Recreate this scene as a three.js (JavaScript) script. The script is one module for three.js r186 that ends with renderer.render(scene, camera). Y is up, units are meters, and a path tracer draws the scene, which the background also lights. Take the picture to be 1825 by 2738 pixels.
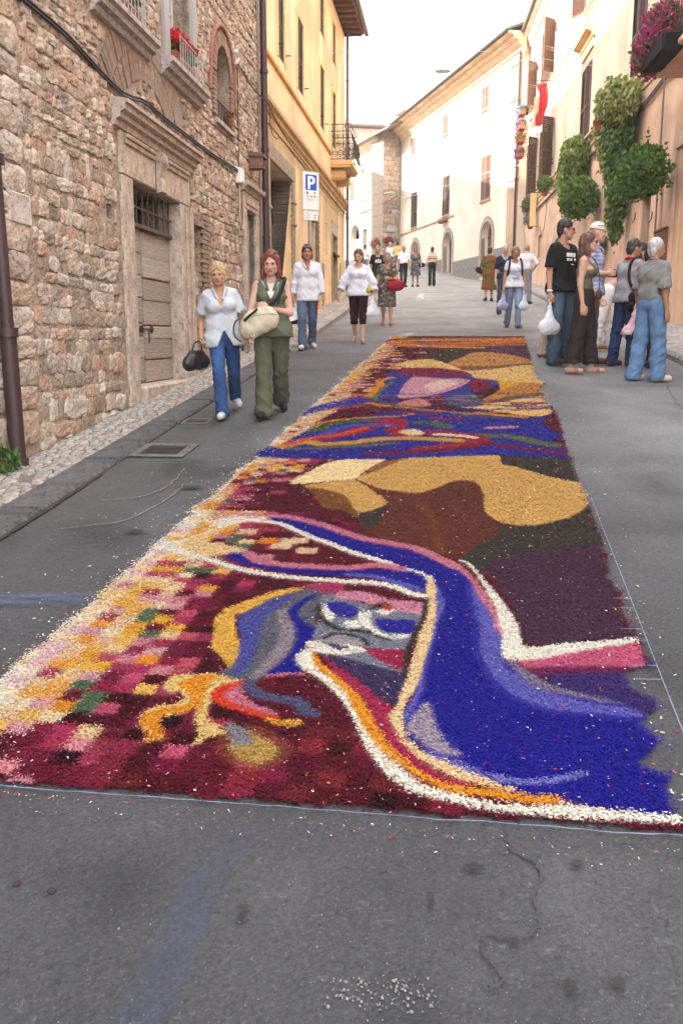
import * as THREE from 'three';
import { mergeGeometries } from 'three/addons/utils/BufferGeometryUtils.js';
import { ImprovedNoise } from 'three/addons/math/ImprovedNoise.js';

// ---------------------------------------------------------------- camera, sky, sun, exposure
const scene = new THREE.Scene();
const camera = new THREE.PerspectiveCamera(59.03, 682 / 1024, 0.1, 900);
camera.position.set(0, 1.62, 0);
camera.rotation.x = -10.9 * Math.PI / 180;

const SUN_AZ = 75, SUN_EL = 32;                  // direction the light travels towards (degrees right of -z), height of the sun
const sunDir = new THREE.Vector3(-Math.sin(SUN_AZ * Math.PI / 180) * Math.cos(SUN_EL * Math.PI / 180), Math.sin(SUN_EL * Math.PI / 180), Math.cos(SUN_AZ * Math.PI / 180) * Math.cos(SUN_EL * Math.PI / 180));
{
  const W = 256, H = 128, data = new Float32Array(W * H * 4), v = new THREE.Vector3();
  for (let y = 0; y < H; y++) for (let x = 0; x < W; x++) {
    const th = (y + 0.5) / H * Math.PI - Math.PI / 2, ph = ((x + 0.5) / W - 0.5) * 2 * Math.PI;
    v.set(Math.cos(th) * Math.cos(ph), Math.sin(th), Math.cos(th) * Math.sin(ph));
    const up = Math.max(0, v.y), hz = Math.pow(1 - up, 3), glow = Math.pow(Math.max(0, v.dot(sunDir)), 6);
    let r = 0.80 + 0.16 * hz + 0.5 * glow, g = 0.84 + 0.13 * hz + 0.44 * glow, b = 0.93 + 0.05 * hz + 0.34 * glow;   // bright hazy summer sky
    if (v.y < 0) { r = 0.3; g = 0.29; b = 0.27; }
    const o = (y * W + x) * 4; data[o] = r; data[o + 1] = g; data[o + 2] = b; data[o + 3] = 1;
  }
  const t = new THREE.DataTexture(data, W, H, THREE.RGBAFormat, THREE.FloatType);
  t.mapping = THREE.EquirectangularReflectionMapping; t.magFilter = t.minFilter = THREE.LinearFilter; t.needsUpdate = true;
  scene.background = t; scene.environment = t;
}
const sun = new THREE.DirectionalLight(new THREE.Color(1, 0.93, 0.82), 3.8);
sun.name = 'sun'; sun.position.copy(sunDir).multiplyScalar(120); sun.castShadow = true;
sun.shadow.mapSize.set(2048, 2048); Object.assign(sun.shadow.camera, { left: -60, right: 60, top: 60, bottom: -60, near: 1, far: 300 });
scene.add(sun, sun.target);
const renderer = new THREE.WebGLRenderer({ antialias: true });
renderer.setSize(682, 1024);
renderer.toneMapping = THREE.LinearToneMapping;
renderer.toneMappingExposure = 6.3;
renderer.shadowMap.enabled = true;
scene.fog = new THREE.FogExp2(0xf4efe8, 0.0012);

// ---------------------------------------------------------------- helpers
const D2R = Math.PI / 180;
function rng(seed) { let a = seed >>> 0; return () => { a = (a + 0x6D2B79F5) >>> 0; let t = Math.imul(a ^ (a >>> 15), 1 | a); t = (t + Math.imul(t ^ (t >>> 7), 61 | t)) ^ t; return ((t ^ (t >>> 14)) >>> 0) / 4294967296; }; }
const imp = new ImprovedNoise();
const noise3 = (x, y, z) => imp.noise(x, y, z);
const fbm = (x, y, z = 0) => noise3(x, y, z) * 0.6 + noise3(x * 2.1 + 7, y * 2.1, z) * 0.3 + noise3(x * 4.3, y * 4.3 + 3, z) * 0.15;
const clamp = (x, a, b) => Math.min(b, Math.max(a, x)), lerp = (a, b, t) => a + (b - a) * t, sstep = (a, b, x) => { const t = clamp((x - a) / (b - a), 0, 1); return t * t * (3 - 2 * t); };
const names = new Map();
function numbered(name) { const n = names.get(name) ?? 0; names.set(name, n + 1); return n ? name + '_' + String(n).padStart(3, '0') : name; }
function tag(o, label, category, group) { o.userData.label = label; if (category) o.userData.category = category; if (group) o.userData.group = group; return o; }
function thing(name, label, category, pos = [0, 0, 0], turn = 0, group) {
  const o = new THREE.Group(); o.name = numbered(name); o.position.set(...pos); o.rotation.y = turn; scene.add(o);
  return tag(o, label, category, group);
}
function mesh(name, geo, mat, parent = scene) {
  const m = new THREE.Mesh(geo, mat); m.name = parent === scene ? numbered(name) : name; m.castShadow = m.receiveShadow = true; parent.add(m); return m;
}
const stuff = (m) => { m.userData.kind = 'stuff'; return m; };
const struct = (m) => { m.userData.kind = 'structure'; return m; };

// ground: one slope of 9.3 % along the street, a little steeper beyond 52 m
const GAZ = 7.5 * D2R, GX = Math.sin(GAZ), GZ = -Math.cos(GAZ);
function gy(x, z) {
  let s = x * GX + z * GZ, h = 0.093 * clamp(s, -25, 90);
  h += 0.9 * sstep(50, 64, s);
  return h;
}
// textures ------------------------------------------------------------------------------------
function tileNoise(seed) {                        // periodic value noise
  const r = rng(seed), N = 256, tab = new Float32Array(N * N); for (let i = 0; i < N * N; i++) tab[i] = r();
  return (x, y, p) => { const xi = Math.floor(x), yi = Math.floor(y), fx = x - xi, fy = y - yi, u = fx * fx * (3 - 2 * fx), v = fy * fy * (3 - 2 * fy), m = (a) => ((a % p) + p) % p, g = (a, b) => tab[m(b) * N + m(a)]; return lerp(lerp(g(xi, yi), g(xi + 1, yi), u), lerp(g(xi, yi + 1), g(xi + 1, yi + 1), u), v); };
}
function tex(size, fn, srgb = true, metres = 1) {
  const d = new Uint8Array(size * size * 4);
  for (let y = 0; y < size; y++) for (let x = 0; x < size; x++) { const c = fn(x / size, y / size, x, y), o = (y * size + x) * 4; if (typeof c === 'number') d[o] = d[o + 1] = d[o + 2] = clamp(c * 255, 0, 255); else { d[o] = clamp(c[0] * 255, 0, 255); d[o + 1] = clamp(c[1] * 255, 0, 255); d[o + 2] = clamp(c[2] * 255, 0, 255); } d[o + 3] = 255; }
  const t = new THREE.DataTexture(d, size, size); t.wrapS = t.wrapT = THREE.RepeatWrapping; t.magFilter = t.minFilter = THREE.LinearFilter; if (srgb) t.colorSpace = THREE.SRGBColorSpace;
  t.repeat.set(1 / metres, 1 / metres); t.needsUpdate = true; return t;
}
const again = (t, metres) => { const c = t.clone(); c.repeat.set(1 / metres, 1 / metres); c.needsUpdate = true; return c; };
const tn = tileNoise(11);
const oct = (x, y, base, n, gain = 0.55) => { let s = 0, a = 1, t = 0; for (let i = 0; i < n; i++) { s += a * tn(x * base + i * 17, y * base + i * 31, base); t += a; a *= gain; base *= 2; } return s / t; };
const T = {
  plaster: tex(512, (u, v) => { const b = oct(u, v, 4, 6, 0.62), streak = tn(u * 64, v * 4 + 9, 64) * 0.5 + tn(u * 32 + 5, v * 2, 32) * 0.5; const drip = Math.pow(tn(u * 24 + 3, v * 1 + 2, 24), 3) * oct(u, v, 4, 3); return 0.83 + 0.17 * sstep(0.25, 0.7, b) + 0.06 * (streak - 0.5) - 0.12 * drip; }, true, 4),
  plasterBump: tex(512, (u, v) => oct(u, v, 16, 5, 0.7), false, 1.2),
  rock: tex(256, (u, v) => { const b = oct(u, v, 8, 5, 0.65), pit = oct(u + 0.3, v + 0.1, 32, 2); return 0.90 + 0.42 * (b - 0.5) - (pit > 0.72 ? 0.2 : 0); }, true, 0.7),
  rockBump: tex(256, (u, v) => oct(u, v, 8, 6, 0.75), false, 0.5),
  wood: tex(256, (u, v) => { const g = tn(u * 6, v * 128, 128) * 0.6 + tn(u * 3 + 40, v * 64, 64) * 0.4; return 0.72 + 0.36 * g - (tn(u * 12, v * 24, 24) > 0.9 ? 0.15 : 0); }, true, 0.6),
  asphalt: tex(1024, (u, v, x, y) => {
    const r = tn(x * 1.0, y * 1.0, 256), agg = tn(u * 170, v * 170, 170), big = oct(u, v, 4, 4), fine = tn(u * 250 + 7, v * 250, 250);
    let g = 0.268 + 0.06 * (big - 0.5) + 0.05 * (fine - 0.5) + 0.035 * (r - 0.5); if (agg > 0.84) g += 0.08 * (agg - 0.84) / 0.16; if (agg < 0.14) g -= 0.03; if (r > 0.988) g += 0.14;
    return [g, g * 0.997, g * 1.0];
  }, true, 1.9),
  asphaltBump: tex(512, (u, v) => tn(u * 200, v * 200, 200) * 0.6 + oct(u, v, 32, 3) * 0.4, false, 1.3),
  weave: tex(256, (u, v) => 0.92 + 0.08 * oct(u, v, 16, 4, 0.7), true, 0.35),
  weaveBump: tex(256, (u, v, x, y) => 0.5 + 0.25 * Math.sin(x * Math.PI / 2) * Math.sin(y * Math.PI / 2) + 0.35 * (oct(u, v, 8, 4) - 0.5), false, 0.3),
};
T.plasterL = again(T.plaster, 9); T.woodS = again(T.wood, 0.35);
const col = (c) => (typeof c === 'string' ? new THREE.Color(c) : new THREE.Color().setRGB(...c));
function mat(c, o = {}) { const m = new THREE.MeshPhysicalMaterial({ roughness: 0.9, specularIntensity: (o.roughness ?? 0.9) > 0.55 ? 0.3 : 1, ...o }); m.color = col(c); return m; }
const plasterMat = (c, o = {}) => mat(c, { map: T.plaster, bumpMap: T.plasterBump, bumpScale: 0.004, roughness: 0.95, ...o });
const rockMat = (c, o = {}) => mat(c, { map: T.rock, bumpMap: T.rockBump, bumpScale: 0.012, roughness: 0.95, ...o });
const woodMat = (c, o = {}) => mat(c, { map: T.wood, bumpMap: T.wood, bumpScale: 0.003, roughness: 0.8, ...o });
const M = {
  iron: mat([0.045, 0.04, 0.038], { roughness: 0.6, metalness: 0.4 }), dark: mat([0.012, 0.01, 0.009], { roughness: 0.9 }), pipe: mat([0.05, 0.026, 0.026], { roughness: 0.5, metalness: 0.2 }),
  glass: mat([0.10, 0.12, 0.14], { roughness: 0.08, metalness: 0 }), cable: mat([0.05, 0.045, 0.045], { roughness: 0.7 }), paleCable: mat([0.55, 0.5, 0.45], { roughness: 0.7 }),
  greyPaint: mat([0.42, 0.41, 0.39], { roughness: 0.6, map: T.plaster }), whitePlastic: mat([0.72, 0.72, 0.70], { roughness: 0.4 }), terracotta: mat([0.34, 0.12, 0.07], { roughness: 0.9, map: T.rock }),
  roofDark: mat([0.2, 0.15, 0.12], { roughness: 0.95, map: T.rock }), tile: mat([0.30, 0.18, 0.15], { roughness: 0.95, map: T.rock }), gutter: mat([0.16, 0.13, 0.12], { roughness: 0.5, metalness: 0.3 }), brick: rockMat([0.42, 0.24, 0.16]), trim: rockMat([0.50, 0.43, 0.36], { bumpScale: 0.004 }),
};
// geometry helpers: world-scale uv by the dominant axis of each face
function planarUV(g) {
  if (g.index) g = g.toNonIndexed();
  const p = g.attributes.position, uv = new Float32Array(p.count * 2), a = new THREE.Vector3(), b = new THREE.Vector3(), c = new THREE.Vector3();
  for (let i = 0; i < p.count; i += 3) {
    a.fromBufferAttribute(p, i); b.fromBufferAttribute(p, i + 1).sub(a); c.fromBufferAttribute(p, i + 2).sub(a); b.cross(c);
    const x = Math.abs(b.x), y = Math.abs(b.y), z = Math.abs(b.z), ax = x > y && x > z ? 0 : y > z ? 1 : 2;
    for (let k = 0; k < 3; k++) { const X = p.getX(i + k), Y = p.getY(i + k), Z = p.getZ(i + k); uv[(i + k) * 2] = ax === 0 ? Z : X; uv[(i + k) * 2 + 1] = ax === 1 ? Z : Y; }
  }
  g.setAttribute('uv', new THREE.BufferAttribute(uv, 2)); return g;
}
const each = (name, list, mt, parent) => { const made = list.map((g) => mesh(name, planarUV(only(g)), mt, parent)); return made[0]; };   // separate pieces as parts of one kind
const only = (g) => { g = g.index ? g.toNonIndexed() : g; for (const k of Object.keys(g.attributes)) if (!['position', 'normal', 'uv'].includes(k)) g.deleteAttribute(k); if (!g.attributes.normal) g.computeVertexNormals(); if (!g.attributes.uv) g.setAttribute('uv', new THREE.BufferAttribute(new Float32Array(g.attributes.position.count * 2), 2)); return g; };
const merge = (list) => planarUV(mergeGeometries(list.map(only)));
function chamfer(w, h, d, c = 0.01) {             // a box with cut edges, 44 triangles
  const H = [w / 2, h / 2, d / 2]; c = Math.min(c, ...H.map((x) => x * 0.6)); const pos = [];
  const P = (ax, s) => [0, 1, 2].map((k) => s[k] * (k === ax ? H[k] : H[k] - c));
  const tri = (a, b, d2) => { const n = [0, 1, 2].map((k) => (b[(k + 1) % 3] - a[(k + 1) % 3]) * (d2[(k + 2) % 3] - a[(k + 2) % 3]) - (b[(k + 2) % 3] - a[(k + 2) % 3]) * (d2[(k + 1) % 3] - a[(k + 1) % 3])); const o = [0, 1, 2].reduce((s, k) => s + n[k] * (a[k] + b[k] + d2[k]), 0); if (o > 0) pos.push(...a, ...b, ...d2); else pos.push(...a, ...d2, ...b); };
  const quad = (a, b, e, f) => { tri(a, b, e); tri(a, e, f); };
  for (let a = 0; a < 3; a++) for (const s of [-1, 1]) { const q = (u, v) => { const k = [0, 0, 0]; k[a] = s; k[(a + 1) % 3] = u; k[(a + 2) % 3] = v; return P(a, k); }; quad(q(-1, -1), q(1, -1), q(1, 1), q(-1, 1)); }
  for (let a = 0; a < 3; a++) for (const s of [-1, 1]) for (const t of [-1, 1]) { const b = (a + 1) % 3, e = (a + 2) % 3, k = (z) => { const r = [0, 0, 0]; r[a] = s; r[b] = t; r[e] = z; return r; }; quad(P(a, k(-1)), P(a, k(1)), P(b, k(1)), P(b, k(-1))); }
  for (const x of [-1, 1]) for (const y of [-1, 1]) for (const z of [-1, 1]) tri(P(0, [x, y, z]), P(1, [x, y, z]), P(2, [x, y, z]));
  const g = new THREE.BufferGeometry(); g.setAttribute('position', new THREE.BufferAttribute(new Float32Array(pos), 3)); g.computeVertexNormals(); return planarUV(g);
}
// boxes given by their limits in a wall's own axes: x along the wall, y up, z out of the wall
const bx = (x0, x1, y0, y1, z0, z1, c = 0.008) => chamfer(Math.abs(x1 - x0), Math.abs(y1 - y0), Math.abs(z1 - z0), c).translate((x0 + x1) / 2, (y0 + y1) / 2, (z0 + z1) / 2);
function tube(points, r, seg = 8, n) { const c = new THREE.CatmullRomCurve3(points.map((p) => (p.isVector3 ? p : new THREE.Vector3(...p)))); return new THREE.TubeGeometry(c, n ?? Math.max(4, points.length * 6), r, seg, false); }
function rod(a, b, r, seg = 8, r2 = r) { const A = new THREE.Vector3(...a), B = new THREE.Vector3(...b), L = A.distanceTo(B), g = new THREE.CylinderGeometry(r2, r, L, seg); g.translate(0, L / 2, 0); g.applyQuaternion(new THREE.Quaternion().setFromUnitVectors(new THREE.Vector3(0, 1, 0), B.clone().sub(A).normalize())); return g.translate(...a); }
function profile(pts, x0, x1) {                   // a moulding: profile of (z, y) points drawn out along x
  const s = new THREE.Shape(); pts.forEach(([z, y], i) => (i ? s.lineTo(z, y) : s.moveTo(z, y))); s.closePath();
  const g = new THREE.ExtrudeGeometry(s, { depth: Math.abs(x1 - x0), bevelEnabled: false });
  g.applyMatrix4(new THREE.Matrix4().set(0, 0, 1, Math.min(x0, x1), 0, 1, 0, 0, -1, 0, 0, 0, 0, 0, 0, 1)); g.scale(1, 1, -1);
  const idx = g.index ? g.toNonIndexed() : g, p = idx.attributes.position.array; for (let i = 0; i < p.length; i += 9) for (let k = 0; k < 3; k++) { const t = p[i + 3 + k]; p[i + 3 + k] = p[i + 6 + k]; p[i + 6 + k] = t; }
  idx.computeVertexNormals(); return planarUV(idx);
}
// a wall sheet with openings; hole: {x0, x1, y0, y1, arch: true for a round top}
function wallGeo(x0, x1, y0, y1, holes, thick, base) {
  const s = new THREE.Shape();
  if (base) { s.moveTo(x0, base(x0)); const n = 24; for (let i = 1; i <= n; i++) { const x = lerp(x0, x1, i / n); s.lineTo(x, base(x)); } } else { s.moveTo(x0, y0); s.lineTo(x1, y0); }
  s.lineTo(x1, y1); s.lineTo(x0, y1); s.closePath();
  for (const h of holes) { const p = new THREE.Path(); p.moveTo(h.x0, h.y0); p.lineTo(h.x1, h.y0); if (h.arch) { const r = (h.x1 - h.x0) / 2; p.lineTo(h.x1, h.y1 - r); p.absarc((h.x0 + h.x1) / 2, h.y1 - r, r, 0, Math.PI, false); } else { p.lineTo(h.x1, h.y1); p.lineTo(h.x0, h.y1); } p.closePath(); s.holes.push(p); }
  return planarUV(new THREE.ExtrudeGeometry(s, { depth: thick, bevelEnabled: false, curveSegments: 16 }).translate(0, 0, -thick));
}
const inst = new THREE.Matrix4(), iq = new THREE.Quaternion(), ie = new THREE.Euler();
function copies(name, geo, material, list, parent) {   // list: {p, r, s, c}
  const m = new THREE.InstancedMesh(geo, material, list.length); m.name = parent === scene ? numbered(name) : name; m.castShadow = m.receiveShadow = true;
  list.forEach((o, i) => { inst.compose(new THREE.Vector3(...o.p), iq.setFromEuler(ie.set(...(o.r ?? [0, 0, 0]))), new THREE.Vector3(...o.s)); m.setMatrixAt(i, inst); if (o.c) m.setColorAt(i, o.c); });
  parent.add(m); return stuff(m);
}
// frames of the four facades: L local x = u, the others local x = -u
const wallAt = (name, label, x, z, az, left) => thing(name, label, 'building', [x, 0, z], left ? (90 - az) * D2R : (-90 - az) * D2R);
function toWorld(x, z, az, left, u, h, out) { const a = az * D2R; return new THREE.Vector3(x + Math.sin(a) * u + (left ? 1 : -1) * Math.cos(a) * out, h, z - Math.cos(a) * u + (left ? 1 : -1) * Math.sin(a) * out); }
const Lw = (u, h, out = 0) => toWorld(-2.59, -7.23, 6.6, true, u, h, out), Rw = (u, h, out = 0) => toWorld(6.6, -18, 4.4, false, u, h, out), Fw = (u, h, out = 0) => toWorld(8.55, -43.4, -13, false, u, h, out), Cw = (u, h, out = 0) => toWorld(3.757, -60.6, -20, false, u * 0.956, 0.07 + h * 0.956, out);

// ---------------------------------------------------------------- the ground, road and pavements
{
  const g = new THREE.PlaneGeometry(700, 700, 70, 70).rotateX(-Math.PI / 2), p = g.attributes.position;
  for (let i = 0; i < p.count; i++) p.setY(i, gy(p.getX(i), p.getZ(i)) - 0.25);
  g.computeVertexNormals(); struct(mesh('ground', planarUV(g), mat([0.24, 0.21, 0.17], { map: T.plasterL })));
}
const kerbL = (z) => -2.59 + 0.1157 * (-7.23 - z) + 0.84, kerbR = (z) => 4.75 + 0.1003 * (-z - 12.74);
const wallLx = (z) => -2.59 + 0.1157 * (-7.23 - z), wallRx = (z) => 6.6 + 0.077 * (-z - 18);
const kerbFar = (z) => lerp(-0.74, 0.12, clamp((-z - 15.2) / 8.5, 0, 1)) + Math.max(0, -z - 23.7) * 0.06;
{
  // one sheet of asphalt with worn lanes, kerb dust, old patches and a painted near-to-far light gradient as vertex colour
  const x0 = -6, x1 = 16, z0 = 8, z1 = -95, nx = 150, nz = 620, pos = [], uv = [], colr = [], idx = [];
  for (let j = 0; j <= nz; j++) for (let i = 0; i <= nx; i++) {
    const t = j / nz, z = lerp(z0, z1, t < 0.5 ? t * 0.5 : 0.25 + (t - 0.5) * 1.5), x = lerp(x0, x1, i / nx);
    pos.push(x, gy(x, z) + 0.004 + 0.006 * fbm(x * 0.6, z * 0.6), z); uv.push(x, z);
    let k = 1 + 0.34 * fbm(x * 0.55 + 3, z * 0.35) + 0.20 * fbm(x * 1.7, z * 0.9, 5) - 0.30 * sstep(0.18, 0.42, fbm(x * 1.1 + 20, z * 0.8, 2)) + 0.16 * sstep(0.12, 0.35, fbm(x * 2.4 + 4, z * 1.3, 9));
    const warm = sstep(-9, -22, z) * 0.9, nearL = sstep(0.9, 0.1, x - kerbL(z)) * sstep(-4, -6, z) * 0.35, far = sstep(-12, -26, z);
    k *= (1 + 1.55 * far) * lerp(0.84, 1.30, sstep(-2.2, -9, z));  // darker near, brighter uphill: the light along the street painted into the colour
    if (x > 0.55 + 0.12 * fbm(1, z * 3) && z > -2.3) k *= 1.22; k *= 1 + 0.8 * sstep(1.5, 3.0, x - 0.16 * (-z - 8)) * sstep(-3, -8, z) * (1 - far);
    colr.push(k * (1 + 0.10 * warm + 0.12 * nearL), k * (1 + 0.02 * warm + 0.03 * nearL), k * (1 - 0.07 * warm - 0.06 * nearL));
  }
  for (let j = 0; j < nz; j++) for (let i = 0; i < nx; i++) { const a = j * (nx + 1) + i, b = a + 1, c = a + nx + 1, d = c + 1; idx.push(a, b, d, a, d, c); }
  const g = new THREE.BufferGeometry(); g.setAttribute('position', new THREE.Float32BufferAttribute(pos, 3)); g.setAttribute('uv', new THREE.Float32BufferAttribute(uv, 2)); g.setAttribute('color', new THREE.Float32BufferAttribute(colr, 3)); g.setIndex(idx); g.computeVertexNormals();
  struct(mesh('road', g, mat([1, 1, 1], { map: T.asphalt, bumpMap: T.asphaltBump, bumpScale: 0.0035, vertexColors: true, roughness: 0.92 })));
}
// a sheet that follows the ground: rows from z0 to z1 between two edge lines
function strip(z0, z1, xa, xb, h, n = 60, m = 6) {
  const pos = [], uv = [], idx = [];
  for (let j = 0; j <= n; j++) for (let i = 0; i <= m; i++) { const z = lerp(z0, z1, j / n), x = lerp(xa(z), xb(z), i / m); pos.push(x, gy(x, z) + h, z); uv.push(x, z); }
  for (let j = 0; j < n; j++) for (let i = 0; i < m; i++) { const a = j * (m + 1) + i, b = a + 1, c = a + m + 1, d = c + 1; idx.push(a, b, d, a, d, c); }
  const g = new THREE.BufferGeometry(); g.setAttribute('position', new THREE.Float32BufferAttribute(pos, 3)); g.setAttribute('uv', new THREE.Float32BufferAttribute(uv, 2)); g.setIndex(idx); g.computeVertexNormals(); return g;
}
// rough rounded stones, shared by walls and cobbles: unit size, the face towards +z
function stoneVariant(seed, n = 4, round = 0.22) {
  const r = rng(seed), g = new THREE.BoxGeometry(1, 1, 1, n, n, 1).toNonIndexed(), p = g.attributes.position, ox = r() * 50;
  for (let i = 0; i < p.count; i++) {
    let x = p.getX(i), y = p.getY(i), z = p.getZ(i);
    const e = Math.max(Math.abs(x), Math.abs(y)) * 2;
    const wob = 1 + 0.26 * noise3(x * 1.7 + ox, y * 1.7, 3) + 0.06 * noise3(x * 5 + ox, y * 5, 1);
    const corner = 1 - round * 0.6 * Math.pow(Math.abs(x) * 2, 3) * Math.pow(Math.abs(y) * 2, 3);
    const zf = z > 0 ? 0.5 - 0.24 * Math.pow(e, 6) + 0.34 * noise3(x * 2.5 + ox, y * 2.5, 8) + 0.16 * noise3(x * 6, y * 6 + ox, 2) : -0.5;
    p.setXYZ(i, x * wob * corner * (z > 0 ? 0.97 : 1.02), y * wob * corner * (z > 0 ? 0.97 : 1.02), zf);
  }
  const merged = g; merged.computeVertexNormals();
  // soft shading: average the normals of equal points on the front
  const key = (i) => p.getX(i).toFixed(4) + ',' + p.getY(i).toFixed(4) + ',' + p.getZ(i).toFixed(4), acc = new Map(), nr = merged.attributes.normal;
  for (let i = 0; i < p.count; i++) { const k = key(i), v = acc.get(k) ?? [0, 0, 0]; v[0] += nr.getX(i); v[1] += nr.getY(i); v[2] += nr.getZ(i); acc.set(k, v); }
  for (let i = 0; i < p.count; i++) { const v = acc.get(key(i)), l = Math.hypot(...v) || 1, f = 0.32; nr.setXYZ(i, lerp(nr.getX(i), v[0] / l, f), lerp(nr.getY(i), v[1] / l, f), lerp(nr.getZ(i), v[2] / l, f)); }
  const uv = new Float32Array(p.count * 2); for (let i = 0; i < p.count; i++) { uv[i * 2] = p.getX(i) * 0.25 + ox; uv[i * 2 + 1] = p.getY(i) * 0.15 + ox * 0.37; }
  merged.setAttribute('uv', new THREE.BufferAttribute(uv, 2));
  return merged;
}
const stoneGeos = [1, 2, 3, 4, 5, 6, 7, 8].map((s) => stoneVariant(s)), cobbleGeos = [21, 22, 23, 24].map((s) => stoneVariant(s, 3, 0.3));
function scatterPieces(name, list, geos, mats, parent, instMat, limit = 300) {   // the largest ones singly, the rest as one part
  const order = list.map((s, i) => i).sort((a, b) => list[b].w - list[a].w), one = new Set(order.slice(0, limit)), rest = [];
  list.forEach((s, i) => {
    if (one.has(i)) { const m = mesh(name, geos[s.v % geos.length], mats[s.m % mats.length], parent); m.position.set(...s.p); m.rotation.set(...s.r); m.scale.set(...s.s); } else rest.push({ ...s, c: mats[s.m % mats.length].color.clone().multiplyScalar(s.k ?? 1) });
  });
  if (rest.length) copies(name + 's', geos[1], instMat, rest.map((s, i) => (i % 2 ? { ...s, r: [s.r[0], s.r[1], s.r[2] + (name === 'stone' ? Math.PI : 0)] } : s)), parent);
}
const white1 = rockMat([1, 1, 1]);
{
  // cobbled left pavement
  const root = struct(mesh('left_pavement', strip(6, -15.25, (z) => wallLx(z) - 0.3, (z) => kerbL(z) - 0.30, 0.016), rockMat([0.17, 0.15, 0.13], { bumpScale: 0.006 })));
  const r = rng(5), mats = [[0.34, 0.305, 0.26], [0.38, 0.33, 0.275], [0.31, 0.285, 0.26], [0.41, 0.35, 0.285], [0.35, 0.29, 0.23]].map((c) => rockMat(c, { map: T.rock, bumpScale: 0.006 })), list = [];
  for (let z = -3.6, row = 0; z > -15.2; row++) {
    const dz = 0.085 + 0.03 * r(); z -= dz; let x = wallLx(z) + 0.02 + 0.05 * r(); const end = kerbL(z) - 0.31;
    while (x < end - 0.03) {
      const w = Math.min(0.08 + 0.06 * r(), end - x), cx = x + w / 2 + 0.012 * noise3(z * 3, x * 3, 1), cz = z + dz / 2 + 0.03 * Math.sin(x * 7 + z) + 0.01 * (r() - 0.5);
      const d = Math.hypot(cx, cz);
      if (!(cz > -6.9 && cz < -5.2 && fbm(cx * 1.4 + 9, cz * 1.1) > 0.16)) list.push({ p: [cx, gy(cx, cz) + 0.008 + 0.008 * r(), cz], r: [-Math.PI / 2 + 0.093 + 0.06 * (r() - 0.5), 0.06 * (r() - 0.5), 0.25 * (r() - 0.5)], s: [w * 0.95, dz * 0.95, 0.035], v: Math.floor(r() * 4), m: Math.floor(r() * 5), k: 0.85 + 0.3 * r(), w: w / d });
      x += w;
    }
  }
  scatterPieces('cobble', list, cobbleGeos, mats, root, white1);
  // flush kerb of smooth stones
  const km = [rockMat([0.105, 0.102, 0.10], { bumpScale: 0.003 }), rockMat([0.118, 0.113, 0.11], { bumpScale: 0.003 })];
  for (let z = 2, i = 0; z > -15.2; i++) { const L = 1.3 + 0.5 * r(), zc = z - L / 2, x = kerbL(zc) - 0.15, m = mesh('kerb_stone', chamfer(0.29, 0.2, L - 0.006, 0.02), km[i % 2], root); m.position.set(x, gy(x, zc) - 0.06 + 0.006 * r(), zc); m.rotation.set(Math.atan(0.093), -Math.atan(0.1157), 0, 'YXZ'); z -= L; }
}
{
  // raised pavement in front of the yellow house
  const h = 0.15, root = struct(mesh('raised_pavement', strip(-15.25, -40, (z) => wallLx(z) - (z < -30 ? 6 : 0.3), (z) => kerbFar(z) - 0.2, h - 0.004, 50), rockMat([0.36, 0.31, 0.26], { bumpScale: 0.006 })));
  const r = rng(8), km = [rockMat([0.40, 0.36, 0.32]), rockMat([0.34, 0.31, 0.28]), rockMat([0.44, 0.38, 0.32])];
  for (let z = -15.25, i = 0; z > -39.5; i++) { const L = 0.85 + 0.4 * r(), zc = z - L / 2, x = kerbFar(zc) - 0.12, slope = (kerbFar(z - L) - kerbFar(z)) / L, m = mesh('kerb_stone', chamfer(0.26, 0.32, L - 0.015, 0.03), km[i % 3], root); m.position.set(x, gy(x, zc) + h - 0.16, zc); m.rotation.set(Math.atan(0.093), -Math.atan(slope), 0, 'YXZ'); z -= L; }
  const end = mesh('kerb_stone', chamfer(0.8, 0.32, 0.24, 0.03), km[0], root); end.position.set(-1.22, gy(-1.22, -15.3) + h - 0.16, -15.32);
  const slabs = [rockMat([0.40, 0.35, 0.30]), rockMat([0.35, 0.31, 0.27]), rockMat([0.44, 0.37, 0.31])];
  for (let z = -15.5; z > -30; z -= 0.62) for (let x = wallLx(z) + 0.3; x < kerbFar(z) - 0.35; x += 0.5) { const m = mesh('paving_slab', chamfer(0.485, 0.05, 0.6, 0.008), slabs[Math.floor(r() * 3)], root); m.position.set(x, gy(x, z) + h - 0.018 + 0.005 * r(), z); m.rotation.set(Math.atan(0.093), 0, 0); }
}
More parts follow.
